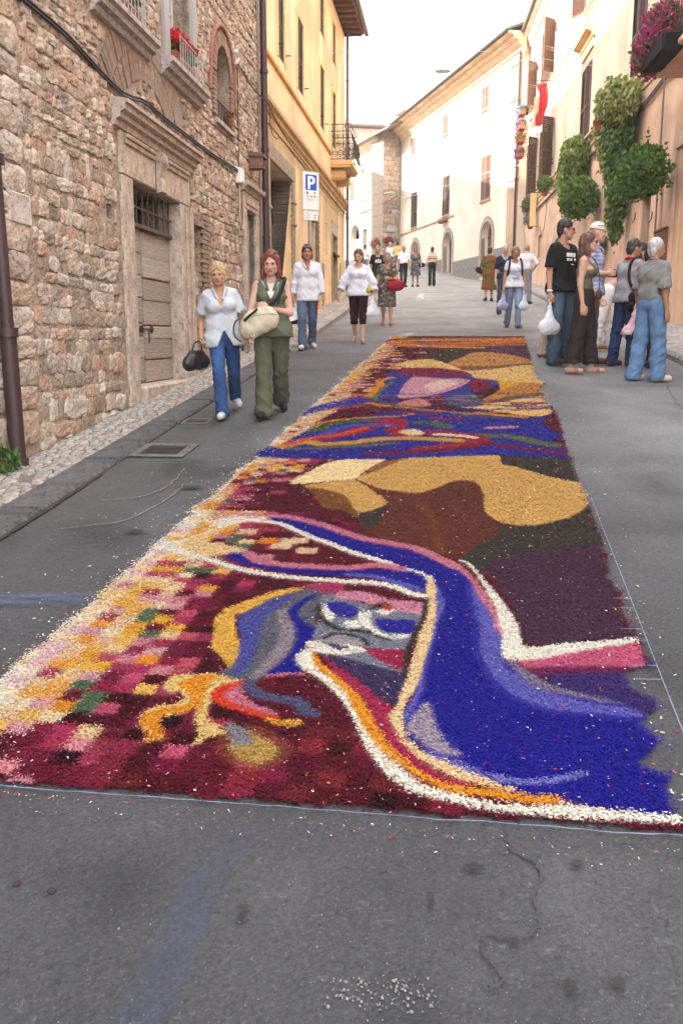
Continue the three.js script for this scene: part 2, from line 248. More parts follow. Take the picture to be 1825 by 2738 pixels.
{
  // right pavement, raised behind a rounded stone kerb
  const h = 0.12, root = struct(mesh('right_pavement', strip(4, -46, (z) => kerbR(z) + 0.2, (z) => wallRx(z) + 0.3, h - 0.004, 70), rockMat([0.30, 0.27, 0.24], { bumpScale: 0.008 })));
  const r = rng(18), km = [rockMat([0.33, 0.30, 0.28]), rockMat([0.29, 0.27, 0.25]), rockMat([0.36, 0.33, 0.30])], list = [], mats = [[0.36, 0.33, 0.30], [0.32, 0.30, 0.28], [0.40, 0.35, 0.30]].map((c) => rockMat(c, { bumpScale: 0.006 }));
  for (let z = 1, i = 0; z > -45; i++) { const L = 0.9 + 0.4 * r(), zc = z - L / 2, x = kerbR(zc) + 0.12, m = mesh('kerb_stone', chamfer(0.26, 0.3, L - 0.015, 0.045), km[i % 3], root); m.position.set(x, gy(x, zc) + h - 0.15, zc); m.rotation.set(Math.atan(0.093), -Math.atan(0.1), 0, 'YXZ'); z -= L; }
  for (let z = -9; z > -36;) { const dz = 0.11 + 0.04 * r(); z -= dz; let x = kerbR(z) + 0.27; const end = wallRx(z) - 0.02; while (x < end - 0.05) { const w = Math.min(0.11 + 0.07 * r(), end - x), cx = x + w / 2, cz = z + dz / 2; list.push({ p: [cx, gy(cx, cz) + h - 0.012 + 0.005 * r(), cz], r: [-Math.PI / 2 + 0.093, 0, 0.1 * (r() - 0.5)], s: [w * 0.96, dz * 0.96, 0.035], v: Math.floor(r() * 4), m: Math.floor(r() * 3), k: 0.9 + 0.2 * r(), w: w / Math.hypot(cx, cz) }); x += w; } }
  scatterPieces('paving_stone', list, cobbleGeos, mats, root, white1);
}
// things lying in or on the road --------------------------------------------------------------
const onRoad = (x, z, h = 0.012) => new THREE.Vector3(x, gy(x, z) + h, z);
function ribbon(pts, w, h) {                      // a thin sheet along a line on the road; w may vary by point
  const pos = [], idx = [], uv = [];
  pts.forEach(([x, z], i) => { const a = pts[Math.max(0, i - 1)], b = pts[Math.min(pts.length - 1, i + 1)], dx = b[0] - a[0], dz = b[1] - a[1], l = Math.hypot(dx, dz) || 1, ww = Array.isArray(w) ? w[i] : w; for (const s of [-1, 1]) { const X = x + s * dz / l * ww / 2, Z = z - s * dx / l * ww / 2; pos.push(X, gy(X, Z) + h, Z); uv.push((s + 1) / 2, i / (pts.length - 1)); } if (i) { const k = i * 2; idx.push(k - 2, k, k - 1, k - 1, k, k + 1); } });
  const g = new THREE.BufferGeometry(); g.setAttribute('position', new THREE.Float32BufferAttribute(pos, 3)); g.setAttribute('uv', new THREE.Float32BufferAttribute(uv, 2)); g.setIndex(idx); g.computeVertexNormals(); return g;
}
{
  const r = rng(77), wig = (pts, amp, n) => { const c = new THREE.CatmullRomCurve3(pts.map(([x, z]) => new THREE.Vector3(x, 0, z))), out = []; for (let i = 0; i <= n; i++) { const p = c.getPoint(i / n); out.push([p.x + amp * (r() - 0.5), p.z + amp * (r() - 0.5)]); } return out; };
  const CRACK = [[0.47, -2.37], [0.47, -2.28], [0.53, -2.21], [0.495, -2.08], [0.49, -2.01], [0.43, -1.94], [0.35, -1.96], [0.34, -1.9], [0.37, -1.82], [0.32, -1.79]], CRACK_RIGHT = [[3.96, -11.2], [3.68, -10.15], [3.53, -9.57], [3.46, -9.2], [3.2, -8.4]];
  const crack = tag(mesh('road_crack', (() => { const p = wig(CRACK, 0.018, 70); return ribbon(p, p.map(() => 0.003 + 0.007 * r()), 0.016); })(), mat([0.055, 0.053, 0.052])), 'jagged dark crack in the grey asphalt in front of the flower carpet', 'crack');
  const gap = tag(mesh('road_crack', (() => { const p = wig([[-2.02, -5.0], [-1.93, -5.6], [-1.86, -6.2], [-1.80, -6.75]], 0.012, 40); return ribbon(p, p.map(() => 0.012 + 0.02 * r()), 0.017); })(), mat([0.05, 0.042, 0.034])), 'dark earthy gap along the foot of the left kerb', 'crack');
  for (const [pts, text] of [[[[-1.72, -5.35], [-1.55, -5.4], [-1.36, -5.5], [-1.2, -5.9], [-1.12, -6.4]], 'hairline crack crossing the asphalt between the left kerb and the pale blue band'], [[[-1.62, -6.0], [-1.4, -6.05], [-1.25, -6.3], [-1.2, -6.9]], 'hairline crack in the asphalt just below the drain grate']]) tag(mesh('road_crack', (() => { const p = wig(pts, 0.02, 50); return ribbon(p, p.map(() => 0.002 + 0.006 * r()), 0.016); })(), mat([0.26, 0.22, 0.19])), text, 'crack');
  const c2 = tag(mesh('road_crack', (() => { const p = wig(CRACK_RIGHT, 0.03, 60); return ribbon(p, p.map(() => 0.002 + 0.006 * r()), 0.016); })(), mat([0.05, 0.048, 0.046])), 'thin crack in the asphalt near the man in the grey polo shirt', 'crack');
  // chalky blue paint marks: thin, worn, see-through pigment
  const worn = (along, seed) => tex(128, (u, v) => { const e = sstep(0, 0.35, u) * sstep(1, 0.65, u) * sstep(0, 0.12, v) * sstep(1, 0.85, v); return e * clamp(oct(u, v, 8, 4, 0.7) * 1.5 - 0.35, 0, 1) * along; }, false);
  const paint = (c, a) => mat(c, { transparent: true, alphaMap: worn(a), roughness: 0.95 });
  tag(mesh('paint_mark', ribbon([[-0.24, -2.4], [-0.30, -2.3], [-0.345, -2.2], [-0.367, -2.12], [-0.39, -1.98], [-0.41, -1.87], [-0.43, -1.73], [-0.45, -1.5]], [0.14, 0.15, 0.16, 0.16, 0.17, 0.18, 0.18, 0.18], 0.018), paint([0.085, 0.095, 0.18], 0.3)), 'faded blue paint streak on the asphalt in front of the flower carpet', 'paint mark');
  tag(mesh('paint_mark', ribbon([[-2.0, -4.2], [-1.77, -4.197], [-1.5, -4.19], [-1.22, -4.19], [-1.1, -4.2]], 0.22, 0.018), paint([0.10, 0.13, 0.24], 0.6)), 'pale blue painted band across the asphalt left of the flower carpet', 'paint mark');
  const white = paint([0.62, 0.60, 0.56], 0.9);
  tag(mesh('paint_mark', ribbon([[2.46, -29.6], [2.75, -32], [3.0, -34.6]], 0.35, 0.018), white), 'worn white road mark far up the street', 'paint mark');
  tag(mesh('paint_mark', ribbon([[1.15, -17.75], [1.3, -17.95], [1.45, -18.3]], 0.3, 0.018), white), 'worn white road mark just beyond the far end of the flower carpet', 'paint mark');
  // gum spots and oil stains
  const soft = (seed) => tex(64, (u, v) => { const d = Math.hypot(u - 0.5, v - 0.5) * 2; return sstep(1, 0.3, d + 0.5 * (oct(u, v, 8, 3) - 0.5)) * 0.75; }, false), stain = mat([0.035, 0.033, 0.03], { transparent: true, alphaMap: soft(1) });
  for (const [x, z, w, l, text] of [[-0.25, -2.04, 0.035, 0.09, 'dark drop-shaped stain on the asphalt left of the crack'], [0.63, -2.21, 0.05, 0.05, 'round dark stain right of the crack'], [0.51, -1.79, 0.05, 0.06, 'round dark stain near the lower end of the crack'], [0.41, -1.93, 0.035, 0.035, 'small dark stain touching the crack'], [0.225, -2.08, 0.02, 0.09, 'thin dark stain left of the crack'], [-1.06, -6.29, 0.26, 0.12, 'dark stain between the flower carpet and the drain grate'], [-1.23, -5.26, 0.16, 0.10, 'dark stain on the asphalt left of the white hand in the carpet'], [0.62, -1.8, 0.05, 0.05, 'small dark stain at the lower right on the asphalt'], [0.35, -2.2, 0.07, 0.05, 'faint dark stain just in front of the carpet edge']])
    tag(mesh('stain', ribbon([[x, z + l / 2], [x + 0.004, z], [x, z - l / 2]], w, 0.02), stain), text, 'stain');
  for (const [x, z] of [[-0.86, -2.17], [-0.758, -2.14]]) { const m = mesh('bottle_cap', merge([new THREE.CylinderGeometry(0.009, 0.011, 0.005, 12), new THREE.TorusGeometry(0.0095, 0.002, 5, 12).rotateX(Math.PI / 2)]), mat([0.04, 0.025, 0.025], { roughness: 0.6 })); m.position.copy(onRoad(x, z, 0.009)); m.rotation.x = 0.2; tag(m, x < -0.8 ? 'larger dark bottle cap lying on the asphalt at the lower left' : 'smaller dark bottle cap lying on the asphalt, nearer the blue streak', 'bottle cap'); }
  // pale flint chips set in the asphalt, and stray grit
  const chip = new THREE.DodecahedronGeometry(1, 0), list = [];
  for (let i = 0; i < 420; i++) { const a = r() * 6.28, q = Math.sqrt(r()) * (0.6 + 0.6 * r()); let x = 0.09 + Math.cos(a) * q * 0.14, z = -1.79 + Math.sin(a) * q * 0.055, s = 0.0018 + 0.0028 * r(); if (i > 130) { x = -1.2 + 2.6 * r(); z = -1.5 - 1.1 * r() * r() - 0.1; s = 0.0012 + 0.0016 * r(); } const g = 0.09 + 0.14 * r(); list.push({ p: [x, gy(x, z) + 0.0085, z], r: [r(), r() * 6, r()], s: [s, s * 0.45, s * (0.6 + r() * 0.5)], c: new THREE.Color().setRGB(g, g * 0.96, g * 0.9) }); }
  const fl = copies('flint_chips', chip, mat([1, 1, 1], { roughness: 0.6 }), list, scene); tag(fl, 'pale flint chips showing through the worn asphalt at the bottom', 'gravel');
  // drain grate by the left pavement
  const gr = thing('drain_grate', 'worn iron drain grate in a concrete frame beside the cobbled pavement', 'drain', [-1.49, gy(-1.49, -7.56) + 0.012, -7.56], -7 * D2R); gr.scale.setScalar(0.85);
  const tilt = new THREE.Matrix4().makeRotationX(0.093), gg = (g) => g.applyMatrix4(tilt);
  mesh('frame', gg(merge([bx(-0.28, -0.19, 0, 0.01, -0.3, 0.3), bx(0.19, 0.28, 0, 0.01, -0.3, 0.3), bx(-0.19, 0.19, 0, 0.01, 0.2, 0.3), bx(-0.19, 0.19, 0, 0.01, -0.3, -0.2)])), rockMat([0.15, 0.145, 0.14]), gr);
  for (let i = 0; i < 6; i++) mesh('bar', gg(bx(-0.19, 0.19, -0.004, 0.007, -0.185 + i * 0.064, -0.15 + i * 0.064, 0.003)), M.iron, gr);
  mesh('pit', gg(bx(-0.19, 0.19, -0.02, -0.006, -0.2, 0.2)), M.dark, gr);
  const mh = thing('water_cover', 'small dark iron cover in the asphalt left of the flower carpet', 'manhole cover', [-1.42, gy(-1.42, -8.9) + 0.006, -8.9], -7 * D2R);
  mesh('lid', gg(bx(-0.11, 0.11, 0, 0.008, -0.11, 0.11)), M.iron, mh); mesh('rim', gg(merge([bx(-0.13, -0.112, 0, 0.011, -0.13, 0.13), bx(0.112, 0.13, 0, 0.011, -0.13, 0.13), bx(-0.112, 0.112, 0, 0.011, 0.112, 0.13), bx(-0.112, 0.112, 0, 0.011, -0.13, -0.112)])), M.gutter, mh);
}

// ---------------------------------------------------------------- shared building pieces
function gableRoof(parent, x0, x1, front, back, y, over, rise = 2.2) {   // a low tiled roof with its underside; z out of the wall
  const ridge = (front + back) / 2;
  mesh('roof', merge([profile([[front + over, y], [front + over, y + 0.12], [ridge, y + rise], [back - 0.4, y + 0.12], [back - 0.4, y]], x0, x1)]), M.tile, parent);
}
function louvre(w, h, n, depth = 0.035) {         // one shutter leaf: frame and slats, hinged at x = 0
  const f = 0.055, fr = merge([bx(0, f, 0, h, 0, depth, 0.004), bx(w - f, w, 0, h, 0, depth, 0.004), bx(f, w - f, 0, f, 0, depth, 0.004), bx(f, w - f, h - f, h, 0, depth, 0.004), bx(f, w - f, h * 0.42, h * 0.42 + f, 0, depth, 0.004)]), sl = [];
  for (let i = 0; i < n; i++) { const y = f + (h - 2 * f) * (i + 0.5) / n; if (Math.abs(y - h * 0.42 - f / 2) < f * 0.8) continue; sl.push(chamfer(w - 2 * f, (h / n) * 0.85, 0.006, 0.002).rotateX(-0.6).translate(w / 2, y, depth / 2)); }
  return { fr, sl: merge(sl) };
}
function shutterPair(parent, x0, x1, y0, y1, c, slats = 26, angle = [0, 0], z = 0.01) {
  const w = (x1 - x0) / 2 - 0.004, { fr, sl } = louvre(w, y1 - y0, slats), m = mat(c, { roughness: 0.7, map: T.wood });
  for (const s of [0, 1]) { const leaf = mesh('shutter', fr, m, parent); leaf.position.set(s ? x1 : x0, y0, z + (s ? 0.035 : 0)); leaf.rotation.y = s ? Math.PI + angle[1] : -angle[0]; stuff(mesh('slats', sl, m, leaf)); }
}
function surround(x0, x1, y0, y1, t, z0, z1) { return merge([bx(x0 - t, x0, y0 - t * 0.2, y1 + t, z0, z1), bx(x1, x1 + t, y0 - t * 0.2, y1 + t, z0, z1), bx(x0, x1, y1, y1 + t, z0, z1)]); }
function sash(parent, x0, x1, y0, y1, z, c = [0.6, 0.58, 0.55], bars = 1) {   // glazed window set into an opening
  const f = 0.06, fr = [bx(x0, x0 + f, y0, y1, z, z + 0.05), bx(x1 - f, x1, y0, y1, z, z + 0.05), bx(x0 + f, x1 - f, y0, y0 + f, z, z + 0.05), bx(x0 + f, x1 - f, y1 - f, y1, z, z + 0.05), bx((x0 + x1) / 2 - f / 2, (x0 + x1) / 2 + f / 2, y0 + f, y1 - f, z, z + 0.05)];
  for (let i = 1; i <= bars; i++) { const y = lerp(y0, y1, i / (bars + 1)); fr.push(bx(x0 + f, (x0 + x1) / 2 - f / 2, y - 0.02, y + 0.02, z, z + 0.045), bx((x0 + x1) / 2 + f / 2, x1 - f, y - 0.02, y + 0.02, z, z + 0.045)); }
  const w = each('window', (fr), mat(c, { roughness: 0.6 }), parent); mesh('pane', bx(x0 + 0.02, x1 - 0.02, y0 + 0.02, y1 - 0.02, z + 0.015, z + 0.022, 0.001), M.glass, w); return w;
}
function panelDoor(parent, x0, x1, y0, y1, z, m, leaves = 2, rows = 3) {
  for (let l = 0; l < leaves; l++) {
    const a = lerp(x0, x1, l / leaves) + 0.004, b = lerp(x0, x1, (l + 1) / leaves) - 0.004, d = mesh('door', bx(a, b, y0, y1, z, z + 0.05), m, parent);
    for (let k = 0; k < rows; k++) mesh('panel', bx(a + 0.08, b - 0.08, lerp(y0, y1, k / rows) + 0.08, lerp(y0, y1, (k + 1) / rows) - 0.06, z + 0.05, z + 0.068, 0.014), m, d);
    if (l) mesh('handle', rod([a + 0.04, lerp(y0, y1, 0.42), z + 0.05], [a + 0.04, lerp(y0, y1, 0.42), z + 0.10], 0.018), M.iron, d);
  }
}
function tileRow(parent, x0, x1, z0, z1, y0, y1, limit = 130) {   // rows of half-round roof tiles running down to an eave
  const n = Math.floor((x1 - x0) / 0.2), r = rng(Math.floor(x0 * 10) + 3), geo = new THREE.CylinderGeometry(0.075, 0.095, 0.46, 8, 1, true, -Math.PI / 2, Math.PI); geo.rotateX(Math.PI / 2);
  const mats = [[0.24, 0.16, 0.11], [0.20, 0.13, 0.09], [0.28, 0.20, 0.14], [0.17, 0.12, 0.09]].map((c) => mat(c, { map: T.rock, roughness: 0.95, side: THREE.DoubleSide })), L = Math.hypot(z1 - z0, y1 - y0), a = Math.atan2(y1 - y0, z0 - z1), rest = [];
  const rows = Math.floor(L / 0.38);
  for (let k = 0; k < rows; k++) for (let i = 0; i < n; i++) {
    const t = (k * 0.38 + 0.2) / L, p = [x0 + (i + 0.5) * 0.2 + 0.02 * (r() - 0.5), lerp(y0, y1, t) + 0.03, lerp(z0, z1, t)], m = Math.floor(r() * 4), rot = [a + 0.05, 0.05 * (r() - 0.5), 0];
    if (k === 0 && i < limit) { const o = mesh('roof_tile', geo, mats[m], parent); o.position.set(...p); o.rotation.set(...rot); } else rest.push({ p, r: rot, s: [1, 1, 1], c: mats[m].color });
  }
  if (rest.length) copies('roof_tiles', geo, mat([1, 1, 1], { map: T.rock, roughness: 0.95, side: THREE.DoubleSide }), rest, parent);
}

// ---------------------------------------------------------------- the rough stone house on the left
{
  const B = wallAt('stone_house', 'tall rough stone house with a carved door frame on the left of the street', -2.59, -7.23, 6.6, true);
  const base = (u) => gy(-2.59 + 0.1149 * u, -7.23 - 0.9934 * u) - 0.3;
  const holes = [{ x0: 2.9, x1: 4.72, y0: 0.92, y1: 3.32 }, { x0: 4.46, x1: 5.47, y0: 4.95, y1: 7.1 }, { x0: 2.3, x1: 3.3, y0: 4.98, y1: 7.1 }, { x0: 6.72, x1: 7.56, y0: 4.78, y1: 5.8, arch: true }, { x0: 5.42, x1: 5.64, y0: 2.5, y1: 3.08 }, { x0: 8.52, x1: 9.28, y0: 1.45, y1: 3.72 }, { x0: 2.2, x1: 2.34, y0: 2.8, y1: 2.94 }, { x0: -4.2, x1: -3.2, y0: 4.9, y1: 7.1 }];
  const mortar = rockMat([0.43, 0.33, 0.245], { bumpScale: 0.04 });
  mesh('wall', wallGeo(-17, 10.05, 0, 11.2, holes, 0.55, base), mortar, B);
  each('side_wall', ([bx(-17, -16.5, -1, 11.19, -9, -0.56), bx(9.5, 10.04, -1, 11.19, -9, -0.56), bx(-17, 10.04, -1, 11.19, -9.5, -9.01)]), mortar, B);
  gableRoof(B, -17.3, 10.3, 0, -9, 11.2, 0.55, 1.2);
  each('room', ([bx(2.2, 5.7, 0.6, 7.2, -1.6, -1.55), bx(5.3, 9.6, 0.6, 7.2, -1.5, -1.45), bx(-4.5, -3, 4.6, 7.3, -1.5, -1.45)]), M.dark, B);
  // rubble courses
  const r = rng(31), list = [], mats = [[0.50, 0.375, 0.27], [0.45, 0.335, 0.24], [0.56, 0.45, 0.345], [0.41, 0.33, 0.255], [0.52, 0.355, 0.25], [0.60, 0.515, 0.42], [0.34, 0.265, 0.20], [0.47, 0.385, 0.305]].map((c) => rockMat(c, { bumpScale: 0.03 }));
  const blocked = [[2.52, 5.2, 0, 3.95], [4.2, 5.7, 4.6, 7.3], [2.05, 3.5, 4.6, 7.3], [5.32, 5.72, 2.42, 3.16], [8.3, 9.5, 0, 4.15], [2.18, 2.36, 2.78, 2.96], [-4.5, -2.9, 4.5, 7.3]];
  const archAt = (u, y) => { const dx = u - 7.14, dy = y - 5.36; return (dy > 0 ? Math.hypot(dx, dy) < 0.62 : Math.abs(dx) < 0.62 && y > 4.7); }, fanAt = (u, y) => { const d = Math.hypot(u - 3.6, y - 3.3), a = Math.atan2(y - 3.3, u - 3.6); return d > 1.05 && d < 1.75 && a > 0.6 && a < 2.6; };
  let y = 0.2;
  while (y < 8.6) {
    const lvl = clamp((y - 0.9) / 3, 0, 1), hh = lerp(0.135, 0.076, lvl) * (0.75 + 0.6 * r()), wob = r() * 9; let u = -1.6 - r() * 0.2;
    while (u < 9.62) {
      const w = (lerp(0.20, 0.12, lvl)) * (0.4 + 1.3 * r()) * (r() < 0.07 ? 1.7 : 1), cu = u + w / 2, cy = y + hh / 2 + 0.02 * Math.sin(cu * 1.3 + wob) + 0.012 * (r() - 0.5), x0 = cu - w / 2, x1 = cu + w / 2;
      const bad = cy < gy(-2.59 + 0.1149 * cu, -7.23 - 0.9934 * cu) - 0.05 || blocked.some(([a, b, c, d]) => x1 > a + 0.02 && x0 < b - 0.02 && cy + hh * 0.4 > c && cy - hh * 0.4 < d) || (x0 < 0.40 && x1 > -0.6) || archAt(x0, cy) || archAt(x1, cy) || fanAt(cu, cy) || (cu > 5.6 && cu < 6.15 && cy > 2.2 && cy < 3.3);
      if (!bad && r() > 0.07) {
        const dist = Math.hypot(-2.59 + 0.115 * cu, cy - 1.62, -7.23 - cu), tone = fbm(cu * 0.8, cy * 0.8, 4), m = clamp(Math.floor((tone + 0.5) * 5 + r() * 4.2 - 0.6), 0, 7), seen = cu > -0.1 && cy < 7.2;
        list.push({ p: [cu, cy, -0.004 + 0.010 * r()], r: [0.08 * (r() - 0.5), 0.10 * (r() - 0.5), 0.16 * (r() - 0.5) + (r() < 0.5 ? 0 : 0)], s: [w * (0.95 + 0.12 * r()), hh * (0.9 + 0.26 * r()), 0.02 + 0.032 * r()], v: Math.floor(r() * 8), m, k: 0.8 + 0.4 * r(), w: seen ? Math.sqrt(w * hh) / dist : 0 });
      }
      u += w;
    }
    y += hh;
  }
  // bigger dressed blocks up the left corner strip
  for (let yy = 0.75, k = 0; yy < 7; k++) { const h = 0.17 + 0.12 * r(), w = 0.30 + 0.3 * r(), x0 = k % 2 ? -0.62 : -0.5; for (const [x, ww] of [[x0, w], [x0 + w + 0.01, 0.38 - x0 - w]]) if (ww > 0.1) list.push({ p: [x + ww / 2, yy + h / 2, 0.004], r: [0.02 * (r() - 0.5), 0.03 * (r() - 0.5), 0.03 * (r() - 0.5)], s: [ww * 1.0, h * 0.97, 0.05 + 0.02 * r()], v: Math.floor(r() * 8), m: [0, 2, 5, 7][Math.floor(r() * 4)], k: 1, w: 0.2 }); yy += h + 0.006; }
  scatterPieces('stone', list, stoneGeos, mats, B, white1);
  // brick fans and the round window's arch
  const bm = [rockMat([0.43, 0.27, 0.18]), rockMat([0.47, 0.32, 0.23]), rockMat([0.39, 0.24, 0.16]), rockMat([0.46, 0.35, 0.26])], bg = chamfer(1, 1, 1, 0.06), wm = [[0.46, 0.34, 0.25], [0.50, 0.38, 0.29], [0.43, 0.31, 0.22], [0.48, 0.35, 0.27]].map((c) => rockMat(c, { bumpScale: 0.015 }));
  const radial = (cx, cy, ra, rb, a0, a1, n, z = 0.012, worn) => { for (let i = 0; i < n; i++) { if (worn && r() < 0.15) continue; const a = lerp(a0, a1, (i + 0.5) / n), rr = (ra + rb) / 2, b = mesh('brick', bg, (worn ? wm : bm)[Math.floor(r() * 4)], B); b.position.set(cx + Math.cos(a) * rr, cy + Math.sin(a) * rr, z + 0.01 * (r() - 0.5)); b.rotation.z = a - Math.PI / 2; b.scale.set((a1 - a0) / n * rr * 0.86, rb - ra - 0.012, 0.05); } };
  radial(3.6, 3.3, 1.10, 1.40, 0.62, 2.58, 46, -0.008, true); radial(3.6, 3.3, 1.40, 1.72, 0.62, 2.58, 56, -0.008, true);
  radial(7.14, 5.37, 0.43, 0.63, 0, Math.PI, 24, 0.02);
  for (const s of [-1, 1]) for (let k = 0; k < 9; k++) { const b = mesh('brick', bg, bm[Math.floor(r() * 4)], B); b.position.set(7.14 + s * (0.53 + 0.01 * r()), 4.80 + k * 0.064, 0.018); b.scale.set(0.19, 0.055, 0.05); }
  for (let k = 0; k < 16; k++) for (let i = 0; i < 2; i++) { const b = mesh('brick', bg, bm[Math.floor(r() * 4)], B); b.position.set(5.76 + i * 0.23 + (k % 2) * 0.08, 2.28 + k * 0.064, 0.008 + 0.01 * r()); b.scale.set(0.215, 0.054, 0.05); }
  const hood = []; for (let i = 0; i <= 20; i++) { const a = Math.PI * (1 - i / 20); hood.push([7.14 + 0.72 * Math.cos(a), 5.37 + 0.70 * Math.sin(a), 0.03]); } hood.unshift([6.42, 5.1, 0.03], [6.34, 5.05, 0.03]); hood.push([7.86, 5.1, 0.03], [7.94, 5.04, 0.03]);
  mesh('hood_mould', planarUV(tube(hood, 0.035, 6, 60)), rockMat([0.36, 0.17, 0.11]), B);
  // carved door frame
  const tm = rockMat([0.53, 0.43, 0.34], { bumpScale: 0.005 }), frame = each('door_frame', ([bx(2.6, 2.93, 0.7, 3.28, -0.3, 0.035, 0.012), bx(4.70, 5.13, 0.85, 3.28, -0.3, 0.035, 0.012), bx(4.86, 5.06, 0.9, 3.27, 0.035, 0.055), bx(5.0, 5.13, 0.9, 3.27, 0.055, 0.075)]), tm, B);
  each('lintel', ([bx(2.6, 3.72, 3.285, 3.72, -0.3, 0.035, 0.014), bx(3.98, 5.13, 3.285, 3.72, -0.3, 0.035, 0.014), bx(3.722, 3.978, 3.29, 3.72, -0.3, 0.02), bx(2.7, 3.68, 3.60, 3.655, 0.035, 0.055), bx(4.02, 5.03, 3.60, 3.655, 0.035, 0.055), bx(2.72, 3.66, 3.655, 3.70, 0.035, 0.075), bx(4.04, 5.05, 3.655, 3.70, 0.035, 0.075)]), tm, frame);
  mesh('keystone', merge([profile([[0.03, 3.26], [0.10, 3.28], [0.09, 3.36], [0.07, 3.44], [0.09, 3.52], [0.125, 3.60], [0.12, 3.70], [0.03, 3.71]], 3.75, 3.94)]), tm, frame);
  each('cornice', ([profile([[0, 3.72], [0.05, 3.725], [0.06, 3.78], [0.10, 3.80], [0.105, 3.845], [0.155, 3.87], [0.16, 3.925], [0.19, 3.93], [0.19, 3.965], [0, 3.99]], 2.42, 3.36), profile([[0, 3.72], [0.05, 3.725], [0.06, 3.78], [0.10, 3.80], [0.105, 3.845], [0.155, 3.87], [0.16, 3.925], [0.19, 3.93], [0.19, 3.965], [0, 3.99]], 3.366, 4.34), profile([[0, 3.72], [0.05, 3.725], [0.06, 3.78], [0.10, 3.80], [0.105, 3.845], [0.155, 3.87], [0.16, 3.925], [0.19, 3.93], [0.19, 3.965], [0, 3.99]], 4.346, 5.29)]), tm, frame);
  mesh('threshold', bx(2.93, 4.7, 0.6, 1.09, -0.35, 0.10, 0.02), tm, frame);
  // the old plank door and its grille
  const dm = [woodMat([0.40, 0.33, 0.265]), woodMat([0.36, 0.295, 0.235]), woodMat([0.44, 0.37, 0.30])], door = mesh('plank_door', bx(2.93, 4.7, 1.09, 2.84, -0.22, -0.172), dm[1], B);
  [[1.10, 1.36, 1.58], [1.362, 1.61, 1.585], [1.614, 1.76, 1.57], [1.765, 2.05, 1.59], [2.056, 2.30, 1.585], [2.307, 2.545, 1.57], [2.55, 2.83, 1.59]].forEach(([a, b], i) => {
    const p = mesh('plank', bx(3.64, 4.695, a, b - 0.006, -0.172, -0.142 + 0.006 * (i % 3), 0.006), dm[i % 3], door); p.rotation.z = 0.002 * (i % 2);
    mesh('plank', bx(2.94, 3.585, a + 0.03, b + 0.022, -0.172, -0.147 + 0.005 * ((i + 1) % 3), 0.006), dm[(i + 1) % 3], door);
  });
  mesh('bolt', merge([rod([3.42, 1.72, -0.125], [3.92, 1.72, -0.125], 0.009), bx(3.45, 3.51, 1.68, 1.76, -0.14, -0.11), bx(3.80, 3.86, 1.68, 1.76, -0.14, -0.11), rod([3.73, 1.70, -0.12], [3.73, 1.56, -0.12], 0.007)]), M.iron, door);
  const gr = []; for (let i = 0; i < 9; i++) gr.push(rod([3.02 + i * 0.2, 2.86, -0.11], [3.02 + i * 0.2, 3.28, -0.11], 0.011, 6)); gr.push(bx(2.93, 4.7, 3.05, 3.075, -0.122, -0.098, 0.003), bx(2.93, 4.7, 2.845, 2.89, -0.15, -0.09, 0.004));
  mesh('grille', merge(gr), mat([0.11, 0.08, 0.065], { roughness: 0.8 }), B);
  mesh('dark_fanlight', bx(2.93, 4.7, 2.85, 3.3, -0.5, -0.46), M.dark, B);
  // windows with stone sills
  const gm = rockMat([0.46, 0.41, 0.37], { bumpScale: 0.004 });
  for (const [x0, x1, s0, s1] of [[4.46, 5.47, 4.12, 5.8], [2.3, 3.3, 2.0, 3.66]]) {
    const w = sash(B, x0, x1, 4.98, 7.1, -0.26, [0.50, 0.49, 0.48], 2);
    mesh('frame', surround(x0, x1, 4.92, 7.1, 0.2, -0.1, 0.045), mat([0.44, 0.42, 0.40], { map: T.plaster, roughness: 0.8 }), w);
    mesh('sill', profile([[0, 4.64], [0.05, 4.65], [0.07, 4.70], [0.12, 4.72], [0.13, 4.77], [0.17, 4.79], [0.17, 4.84], [0, 4.86]], s0, s1), gm, w);
  }
  const rw = sash(B, 6.74, 7.54, 4.80, 5.42, -0.34, [0.55, 0.55, 0.55], 1); mesh('pane', new THREE.CircleGeometry(0.4, 20, 0, Math.PI).translate(7.14, 5.42, -0.3), M.glass, rw); mesh('sill', bx(6.62, 7.66, 4.66, 4.73, -0.3, 0.07), gm, rw);
  const rail = []; for (let i = 0; i < 11; i++) rail.push(rod([6.68 + i * 0.092, 4.74, 0.04], [6.68 + i * 0.092, 4.98, 0.04], 0.006, 5)); rail.push(rod([6.66, 4.98, 0.04], [7.62, 4.98, 0.04], 0.008, 6)); mesh('railing', merge(rail), M.iron, rw);
  mesh('slit_lintel', bx(5.3, 5.74, 3.09, 3.17, -0.2, 0.05), rockMat([0.30, 0.24, 0.20]), B);
  each('niche_stone', ([bx(3.34, 3.44, 4.22, 4.5, -0.02, 0.014), bx(3.76, 3.86, 4.22, 4.5, -0.02, 0.014), bx(3.34, 3.86, 4.5, 4.6, -0.02, 0.016), bx(3.56, 3.62, 4.22, 4.5, -0.02, 0.012)]), rockMat([0.45, 0.35, 0.27]), B);
  // second door with its cornice
  const f2 = each('door_frame', ([bx(8.33, 8.52, 1.2, 3.72, -0.2, 0.05), bx(9.28, 9.5, 1.2, 3.72, -0.2, 0.05), bx(8.33, 9.5, 3.725, 3.98, -0.2, 0.05), bx(8.45, 9.38, 3.80, 3.90, 0.05, 0.07)]), tm, B);
  mesh('cornice', profile([[0, 3.985], [0.06, 3.99], [0.09, 4.05], [0.14, 4.07], [0.15, 4.13], [0, 4.16]], 8.25, 9.6), tm, f2);
  panelDoor(B, 8.52, 9.28, 1.42, 3.7, -0.14, mat([0.36, 0.35, 0.33], { map: T.woodS, roughness: 0.6 }), 2, 4);
